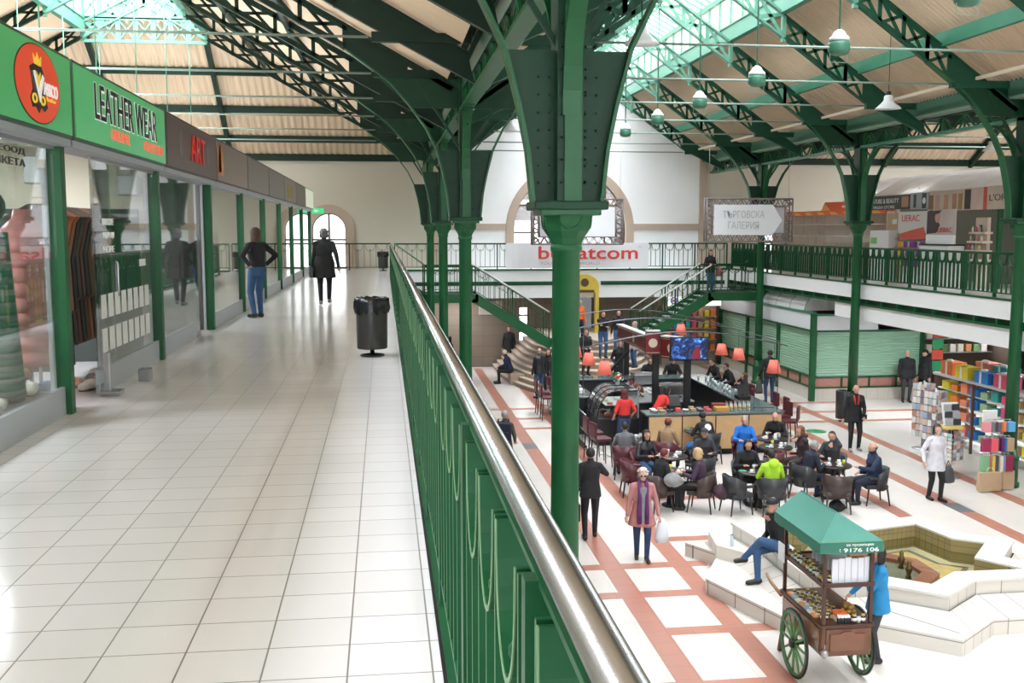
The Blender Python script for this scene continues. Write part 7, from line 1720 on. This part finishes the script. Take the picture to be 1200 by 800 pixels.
for k in range(3):
    for j in range(2): mb = MB(); mb.bbox(13.17 + j * .2, 13.35 + j * .2, 22.44 + k * .05, 22.47 + k * .05, 1.26 + k * .17, 1.41 + k * .17, mat('book_dark', (.05, .05, .06), .4) if (k + j) % 2 else mat('book_grey', (.4, .4, .42), .4), .004); mb.build('book', t)
t = thing('gift_bag_stand', (13.65, 21.35, 0), 'wire stand hung with coloured gift bags beside the right column', 'display stand')
mb = MB(); mb.tube([(13.65, 21.35, 0), (13.65, 21.35, 1.75)], .02, STEEL, 8); mb.lathe([(.28, 0), (.28, .02), (.05, .05)], (13.65, 21.35, 0), STEEL, 18)
for z in (.85, 1.25, 1.62): mb.tube([(13.3, 21.2, z), (14.0, 21.2, z)], .008, STEEL, 5); mb.tube([(13.65, 21.35, z), (13.65, 21.2, z)], .008, STEEL, 5)
mb.build('frame', t)
mb = MB(); mb.bbox(13.38, 13.72, 21.28, 21.34, 1.52, 1.82, PAPER, .01); mb.build('paper_roll', t)
bagc = {0: [((.22, .45, .24), 'green'), ((.55, .1, .15), 'crimson'), ((.7, .5, .1), 'ochre'), ((.1, .1, .12), 'black'), ((.75, .7, .6), 'cream'), ((.3, .3, .55), 'violet'), ((.30, .03, .08), 'burgundy')],
        1: [((.35, .03, .10), 'purple red'), ((.2, .05, .04), 'brown'), ((.80, .12, .14), 'coral red'), ((.1, .1, .1), 'dark'), ((.15, .02, .15), 'plum'), ((.03, .2, .55), 'blue'), ((.5, .35, .2), 'tan')],
        2: [((.8, .3, .35), 'pink'), ((.25, .2, .2), 'dark grey'), ((.15, .1, .15), 'black plum'), ((.8, .25, .1), 'orange'), ((.12, .4, .7), 'light blue')]}
for lv, L in bagc.items():
    z = (.85, 1.25, 1.62)[lv]; n = len(L)
    for i, (c, nm) in enumerate(L):
        x = 13.36 + i * .58 / (n - 1); w = .13 if i in (0, n - 1) or (lv == 1 and i == 2) else .03; hh = (.36, .30, .22)[lv]
        t = thing('gift_bag', (x, 21.15, z - hh), '%s gift bag hanging on the %s row of the wire stand' % (nm, ('lowest', 'middle', 'top')[lv]), 'gift bag')
        mb = MB(); mb.bbox(x - w / 2 - .02, x + w / 2 + .02, 21.06 + (i % 2) * .03, 21.18, z - hh - .04, z - .04, mat('bag_' + nm.replace(' ', '_'), c, .45), .006); mb.build('bag_body', t)
        mb = MB(); mb.tube([(x - .03, 21.13, z - .04), (x, 21.17, z + .01), (x + .03, 21.13, z - .04)], .004, PAPER, 5); mb.build('handle', t)
for i, (x, y) in enumerate([(13.45, 21.05), (13.95, 21.15)]):
    t = thing('paper_bag', (x, y, .06), '%s brown kraft paper bag at the foot of the gift bag stand' % ('large', 'smaller')[i], 'paper bag'); KR = mat('kraft_paper', (.52, .36, .22), .7, noise=.08)
    mb = MB(); mb.bbox(x - (.27, .14)[i], x + (.27, .14)[i], y - .06, y + .05, .03, .46, KR, .008); mb.build('bag_body', t); mb = MB(); mb.tube([(x - .1, y - .04, .46), (x - .05, y - .02, .56), (x + .05, y - .02, .56), (x + .1, y - .04, .46)], .006, PAPER, 5); mb.build('handle', t)

# ================================================================== SHOPS OF THE RIGHT GALLERY
RX = 16.5; Zg = G + .012
t = thing('display_lockers', (RX, 37, Zg), 'long wall of small clear display lockers with an orange strip on top', 'display cabinet')
mb = MB(); PKS = mat('locker_pink', (.86, .68, .58), .5)
for k in range(6): z = Zg + .1 + k * .42; mb.box(RX - .02, RX + .35, 32.2, 42.2, z, z + .03, SHELFW)
for k in range(27): y = 32.2 + k * 10 / 26; mb.box(RX - .02, RX + .35, y - .016, y + .016, Zg + .1, Zg + 2.2, SHELFW)
mb.build('frame', t)
mb = MB(); mb.box(RX + .34, RX + .38, 32.2, 42.2, Zg, Zg + 2.2, PKS); mb.build('back_panel', t)
mb = MB(); mb.box(RX - .025, RX - .02, 32.2, 42.2, Zg + .1, Zg + 2.2, glass_mat('locker_glass', (.95, .93, .9), .8)); mb.build('glass_front', t)
mb = MB(); mb.box(RX - .05, RX + .38, 32.2, 42.2, Zg + 2.14, Zg + 2.32, mat('orange_strip', (.80, .14, .03), .5)); 
for k in range(9): mb.prism([(32.5 + k * 1.1, Zg + 2.16), (33.1 + k * 1.1, Zg + 2.16), (33.25 + k * 1.1, Zg + 2.27), (32.8 + k * 1.1, Zg + 2.25)], 'x', RX - .056, RX - .05, mat('orange_light', (.85, .45, .08), .5))
mb.build('header_strip', t)
lc = [(.55, .12, .15), (.7, .68, .62), (.45, .2, .15), (.2, .2, .22), (.65, .5, .3), (.25, .35, .25), (.6, .35, .4)]
for i in range(70):
    y = 32.38 + (i % 26) * 10 / 26; k = [4, 3, 2, 4, 1, 3][(i * 5) % 6]; z = Zg + .118 + k * .42; h = .1 + .05 * (i % 4); mb = MB()
    if (i % 3) == 0: mb.lathe([(.03, 0), (.035, h * .7), (.012, h * .8), (.015, h)], (RX + .15 + .04 * (i // 26), y, z), mat('locker_item_%s' % 'abcdefg'[i % 7], lc[i % 7], .4), 10)
    else: mb.bbox(RX + .1, RX + .2, y - .06 + .01 * (i // 26), y + .06, z, z + h, mat('locker_item_%s' % 'abcdefg'[i % 7], lc[i % 7], .4), .008)
    tag(mb.build('trinket', None, (RX + .15, y, z)), 'small boxed trinket behind the glass of the long locker wall', 'trinket', 'trinkets in the locker wall')
t = thing('advertising_board', (RX + .6, 37.2, Zg + 2.3), 'slanted orange and yellow board standing above the locker wall', 'sign')
mb = MB(); mb.prism([(38.6, Zg + 2.3), (34.6, Zg + 2.3), (34.6, Zg + 2.62), (38.2, Zg + 2.66)], 'x', RX + .5, RX + .55, mat('orange_strip')); mb.prism([(38.6, Zg + 2.3), (37.6, Zg + 2.3), (38.2, Zg + 2.6)], 'x', RX + .49, RX + .5, mat('orange_light')); mb.build('board', t); mb = MB(); mb.box(RX + .49, RX + .5, 36.0, 36.7, Zg + 2.42, Zg + 2.5, PAPER); mb.build('white_print', t)
# cosmetics booths
def board(y0, y1, z0, z1, x, m, name, lab, cat='poster', par=None, th=.05):
    t = thing(name, (x, (y0 + y1) / 2, z0), lab, cat); mb = MB(); mb.bbox(x, x + th, y0, y1, z0, z1, m, .005); mb.build('board', t); return t
PO = lambda n, c: mat('poster_' + n, c, .45, noise=.25, nscale=2)
# booth shell
t = thing('cosmetics_booth', (RX + 1, 28, Zg), 'cosmetics booth with vaulted grey roof on the right gallery', 'shop booth')
mb = MB(); mb.box(RX + 1.9, RX + 2.0, 22, 35.5, Zg, 6.9, mat('booth_back', (.16, .17, .13), .7)); mb.build('back_wall', t)
mb = MB()
for y in (31.6, 29.05, 26.0, 23.0): mb.box(RX - .02, RX + .1, y - .05, y + .05, Zg, 6.9, GREEN if y < 30 else mat('booth_post', (.5, .46, .42), .5))
mb.build('posts', t)
n = 10; pf = [(RX - .05 + 2.1 * i / n, 6.92 + .82 * math.sin(PI / 2 * i / n)) for i in range(n + 1)]
mb = MB(); mb.add([(a, y, z) for y in (22, 35.5) for a, z in pf], [(i, i + 1, n + 2 + i, n + 1 + i) for i in range(n)], glass_mat('booth_roof_sheet', (.8, .8, .8), .4, .9, (.85, .85, .87)), True); mb.build('vaulted_roof', t)
for k in range(14): mb = MB(); mb.tube([(a, 22 + k * 1.035, z - .02) for a, z in pf], .022, STEEL, 5); mb.build('roof_rib', t)
for k, y in enumerate((34.2, 30.9)):
    t = thing('ceiling_light', (RX + .3, y, 6.98), '%s fluorescent fitting under the grey vaulted booth roof' % ('left', 'right')[k], 'ceiling light'); mb = MB(); mb.bbox(RX + .2, RX + .5, y - .7, y + .7, 6.93, 6.97, mat('fluor_panel', (1, 1, 1), .4, emit=1.6), .008); mb.build('diffuser', t); mb = MB(); mb.tube([(RX + .35, y, 6.97), (RX + .35, y, 7.2)], .01, STEEL, 5); mb.build('hanger', t)
yb = lambda u: RX / math.tan(math.radians(7.13) + math.atan((u - 600) / 1207.0))
t = board(yb(1067), yb(1018), 6.52, 6.98, RX - .08, mat('sign_black', (.03, .022, .02), .4), 'shop_sign', 'dark brown shop sign with two lines of white lettering on the right gallery', 'sign')
ym = (yb(1056) + yb(1020)) / 2; w_ = (yb(1020) - yb(1056)) * .92
text('NATURE & BEAUTY', w_, .15, (RX - .085, ym, 6.80), '-x', PAPER, t); text('FRESH STORE', w_ * .75, .10, (RX - .085, ym, 6.60), '-x', PAPER, t)
mb = MB(); mb.box(RX - .086, RX - .08, yb(1066), yb(1058), 6.58, 6.92, PO('amber', (.45, .22, .12))); mb.build('picture', t)
t = board(yb(1089), yb(1068), 6.5, 7.0, RX - .08, PO('perfume', (.38, .40, .46)), 'poster', 'grey perfume poster with dark flacons in the sign row')
mb = MB(); mb.box(RX - .086, RX - .08, yb(1075), yb(1072), 6.55, 6.95, BLACK); mb.box(RX - .086, RX - .08, yb(1087), yb(1082), 6.52, 6.98, BLACK); mb.ell((RX - .085, yb(1084.5), 6.75), (.01, .1, .1), PAPER); mb.build('picture', t)
t = board(yb(1130), yb(1090), 6.42, 7.02, RX - .08, PO('peach', (.62, .47, .38)), 'poster', 'pale peach poster with several figures in the sign row')
mb = MB()
for u, c in ((1093, (.25, .12, .05)), (1100, (.55, .35, .25)), (1110, (.6, .3, .2)), (1120, (.5, .25, .15)), (1127, (.4, .25, .08))):
    mb.bbox(RX - .09, RX - .08, yb(u + 2.4), yb(u - 2.4), 6.45, 6.9, mat('figure_%d' % u, c, .5), .004)
mb.build('picture', t)
t = board(yb(1158), yb(1131), 6.42, 7.04, RX - .08, PO('blush', (.68, .50, .44)), 'poster', 'poster with a dark haired model and a red right edge')
mb = MB(); mb.box(RX - .088, RX - .08, yb(1139), yb(1132), 6.45, 7.0, mat('model_hair', (.06, .04, .04), .5)); mb.box(RX - .088, RX - .08, yb(1158), yb(1154), 6.42, 7.04, mat('poster_red', (.70, .12, .07), .5)); mb.build('picture', t)
t = board(yb(1200), yb(1159), 6.42, 7.05, RX - .08, PO('beige', (.62, .50, .42)), 'shop_sign', 'beige sign with thin dark capital letters partly behind the right column', 'sign')
text("L'ORÉAL", (yb(1160) - yb(1198)) * .95, .22, (RX - .085, (yb(1160) + yb(1198)) / 2, 6.76), '-x', mat('letter_dark', (.10, .09, .09), .4), t)
t = board(yb(1104), yb(1068), 5.75, 6.42, RX - .45, mat('poster_white', (.72, .68, .66), .45), 'poster', 'large white board with red capital lettering beside the model photograph')
text('LIERAC', 1.05, .20, (RX - .455, (yb(1090) + yb(1072)) / 2 - .1, 6.22), '-x', mat('letter_red', (.62, .05, .05), .4), t)
mb = MB(); mb.prism([(yb(1104), 5.55), (yb(1072), 5.62), (yb(1072), 5.75), (yb(1084), 5.85), (yb(1099), 5.95)], 'x', RX - .47, RX - .46, mat('poster_red')); mb.build('red_wedge', t)
t = board(yb(1140), yb(1106), 5.7, 6.45, RX - .55, PO('portrait', (.60, .50, .48)), 'poster', 'portrait poster of a dark haired model with red lettering')
mb = MB(); P = [(yb(1139), 5.95), (yb(1128), 5.95), (yb(1126), 6.3), (yb(1132), 6.42), (yb(1139), 6.4)]; Q = yb(1122)
mb.prism([(yb(1107), 5.75), (yb(1118), 5.78), (yb(1122), 6.0), (yb(1118), 6.2), (yb(1116), 6.4), (yb(1111), 6.44), (yb(1107), 6.4)], 'x', RX - .565, RX - .55, mat('model_hair')); mb.ell((RX - .56, yb(1119), 6.22), (.012, .14, .17), SKINP, 14); mb.prism([(yb(1121), 6.34), (yb(1116), 6.3), (yb(1116), 6.42), (yb(1124), 6.42)], 'x', RX - .58, RX - .565, mat('model_hair')); mb.build('picture', t)
text('LIERAC', .75, .14, (RX - .57, yb(1129), 5.86), '-x', mat('letter_red'), t)
t = thing('display_counter', (RX - .5, yb(1122), Zg), 'white cosmetics counter with a dark top under the portrait poster', 'counter'); mb = MB(); mb.bbox(RX - .75, RX - .25, yb(1141), yb(1106), Zg, 5.42, mat('counter_white', (.72, .70, .70), .4), .02); mb.build('body', t); mb = MB(); mb.bbox(RX - .78, RX - .22, yb(1141), yb(1106), 5.42, 5.46, BLACKM, .006); mb.box(RX - .56, RX - .5, yb(1140), yb(1106), 5.46, 5.72, WHITE); mb.build('worktop', t)
t = thing('product_shelf', (RX - .4, yb(1088), Zg), 'shelf of violet, white and yellow cosmetic packs under a red slanted header', 'shelf'); mb = MB(); mb.bbox(RX - .35, RX - .3, yb(1104), yb(1071), Zg, 5.6, WHITE, .01); mb.build('back_panel', t)
for z in (4.75, 5.05, 5.32, 5.58): mb = MB(); mb.box(RX - .62, RX - .3, yb(1104), yb(1071), z, z + .02, mat('shelf_red', (.5, .12, .10), .5)); mb.build('shelf', t)
for i in range(36):
    lv = i // 12; y = yb(1103) + .06 + (i % 12) * (yb(1072) - yb(1103) - .1) / 12; z = (4.77, 5.07, 5.34)[lv]; c, nm = [((.20, .05, .30), 'violet'), ((.7, .7, .68), 'white'), ((.75, .50, .08), 'yellow')][(i % 12 > 8) + (i % 5 == 0 and 1) if (i % 12 <= 8) else 2]
    mb = MB(); mb.bbox(RX - .58, RX - .48, y, y + .09, z, z + .17, mat('pack_' + nm, c, .45), .005); tag(mb.build('cosmetic_pack', None, (RX - .5, y, z)), '%s cosmetic pack on the red edged shelf' % nm, 'pack', '%s cosmetic packs on the red edged shelf' % nm)
t = thing('display_stand', (RX - .7, yb(1058), Zg), 'tall white stand with a green square panel before the beige box', 'display stand'); mb = MB(); mb.bbox(RX - .8, RX - .5, yb(1070), yb(1047), Zg, 5.85, mat('counter_white'), .02); mb.build('body', t); mb = MB(); mb.box(RX - .81, RX - .80, yb(1055.5), yb(1048.5), 5.42, 5.62, mat('lime_panel', (.20, .50, .12), .5)); mb.build('green_panel', t)
t = thing('cardboard_box', (RX - .1, yb(1054), 5.9), 'large beige box with a white label beside the orange lockers', 'box'); mb = MB(); mb.bbox(RX - .3, RX + .2, yb(1066), yb(1049), Zg, 6.4, mat('kraft_paper'), .02); mb.build('box_body', t); mb = MB(); mb.box(RX - .31, RX - .3, yb(1061), yb(1056), 6.05, 6.2, PAPER); mb.build('white_label', t)
t = thing('cosmetic_stand', (RX - .3, yb(1158), Zg), 'stepped cream stand of cosmetics in the dark booth opening', 'display stand')
for k in range(4): mb = MB(); mb.bbox(RX - .5 + .05 * k, RX - .1, yb(1168) - .0, yb(1149), 5.0 + k * .25, 5.06 + k * .25, mat('stand_cream', (.62, .50, .42), .5), .01); mb.build('shelf', t)
mb = MB(); mb.bbox(RX - .2, RX - .1, yb(1165), yb(1151), Zg, 6.2, mat('stand_cream'), .01); mb.box(RX - .21, RX - .2, yb(1159), yb(1156), 5.8, 6.0, BLACK); mb.build('back_panel', t)
for i in range(16):
    k = i // 4; y = yb(1166) + .1 + (i % 4) * .17; mb = MB(); mb.lathe([(.03, 0), (.03, .1), (.015, .12), (.015, .15)], (RX - .42 + .05 * k, y, 5.06 + k * .25), mat('locker_item_%s' % 'abcdefg'[i % 7]), 10); tag(mb.build('cosmetic_bottle', None, (RX - .4, y, 5.06)), 'small cosmetic bottle on the stepped cream stand', 'bottle', 'cosmetic bottles on the cream stand')

# ================================================================== GROUND FLOOR END WALL
t = thing('shop_lightbox', (14.0, 42.8, 2.4), 'bright white lightbox sign with a blue and red roundel under the cross gallery', 'sign')
mb = MB(); mb.bbox(12.05, 14.4, 42.55, 42.7, 2.62, 3.06, mat('lightbox_white', (1, .97, .93), .4, emit=.9), .01); mb.build('box', t); mb = MB(); n = 20
for r_, m, d in ((.16, mat('roundel_blue', (.05, .15, .6), .4, emit=.3), 0), (.10, mat('roundel_white', (.9, .9, .9), .4, emit=.6), .004), (.06, mat('roundel_red', (.7, .05, .05), .4, emit=.4), .008)): mb.prism([(12.3 + r_ * math.cos(2 * PI * i / n), 2.85 + r_ * math.sin(2 * PI * i / n)) for i in range(n)], 'y', 42.54 - d, 42.55 - d, m)
mb.build('roundel', t)
t = thing('shop_display', (13.2, 43.1, 0), 'small shop display crowded with colourful goods under the bright lightbox', 'shop display'); mb = MB(); mb.box(12.0, 14.4, 43.2, 43.3, 0, 2.6, mat('display_back', (.35, .28, .22), .7)); mb.build('back_wall', t)
for z in (.6, 1.1, 1.6, 2.1): mb = MB(); mb.box(12.05, 14.35, 42.9, 43.2, z, z + .03, WOODL); mb.build('shelf', t)
for i in range(32):
    x = 12.12 + (i % 8) * .28; z = (.63, 1.13, 1.63, 2.13)[i // 8]; c, nm = gcs[(i * 3) % 8]; mb = MB(); mb.bbox(x, x + .2, 42.92, 43.12, z, z + .25 + .05 * (i % 3), mat('gift_' + nm.replace(' ', '_'), c), .02); tag(mb.build('souvenir', None, (x, 43, z)), '%s souvenir on the shelves under the lightbox' % nm, 'souvenir', '%s souvenirs under the lightbox' % nm)
t = thing('yellow_portal', (8.2, 41.3, 1.65), 'yellow arched portal frame with a round dark emblem at the top of the stone steps', 'portal'); YP = mat('yellow_enamel', (.62, .44, .05), .5, noise=.1)
mb = MB(); zt = 3.55
out = [(7.55, 1.65), (7.55, zt)] + [(8.15 - .6 * math.cos(PI * i / 14), zt + .5 * math.sin(PI * i / 14)) for i in range(1, 14)] + [(8.75, zt), (8.75, 1.65), (8.6, 1.65), (8.6, 3.3), (7.7, 3.3), (7.7, 1.65)]
mb.prism(out, 'y', 41.2, 41.5, YP); mb.build('arch_frame', t); mb = MB(); mb.prism([(8.15 + .17 * math.cos(2 * PI * i / 20), 3.72 + .17 * math.sin(2 * PI * i / 20)) for i in range(20)], 'y', 41.17, 41.2, mat('emblem_brown', (.08, .05, .02), .5)); mb.box(7.75, 8.55, 41.18, 41.2, 3.32, 3.42, mat('emblem_brown')); mb.build('emblem', t)
t = thing('wall_plaque', (4.6, 43.4, 1.5), 'pale blank wall plaque on the brown wall under the left stairs', 'plaque'); mb = MB(); mb.bbox(4.0, 5.0, 43.44, 43.5, 2.25, 2.85, mat('plaque_grey', (.42, .38, .33), .5), .01); mb.build('panel', t)
for k, x in enumerate((3.0,)):  # invented strip light, added to brighten the left part under the slab
    t = thing('ceiling_light', (x, 42.4, 3.08), 'added strip light under the cross gallery, %s from the left' % ORD[k].replace('nearest', 'first'), 'ceiling light', None); mb = MB(); mb.bbox(x - .6, x + .6, 42.3, 42.5, 3.02, 3.08, WHITE, .01); mb.build('housing', t); mb = MB(); mb.tube([(x - .55, 42.4, 3.0), (x + .55, 42.4, 3.0)], .02, LED, 8); mb.build('lamp_tube', t)
    l = area('cross_gallery_fill', (0, 0, -.12), 1.1, .15, 60); l.parent = t
# the street front seen through the arched window
t = thing('neighbour_building', (8, 56, 0), 'grey brown building across the street seen through the great arched window', 'building')
BW = mat('facade_brown', (.085, .062, .058), .8, noise=.1, nscale=1); mb = MB(); mb.box(1.5, 15, 56, 60, 6.4, 14, BW); mb.box(1.5, 2.6, 56, 60, 0, 6.4, BW); mb.box(13.4, 15, 56, 60, 0, 6.4, BW); mb.box(9.6, 10.4, 56, 60, 0, 6.4, BW); mb.box(1.3, 15.2, 55.8, 60, 7.2, 7.5, TANTRIM); mb.build('wall', t)
for k in range(8):
    x = 2.4 + k * 1.6; mb = MB(); mb.box(x, x + .9, 55.9, 56.0, 8.2, 10.4, mat('facade_window', (.3, .32, .35), .2)); mb.build('window', t)
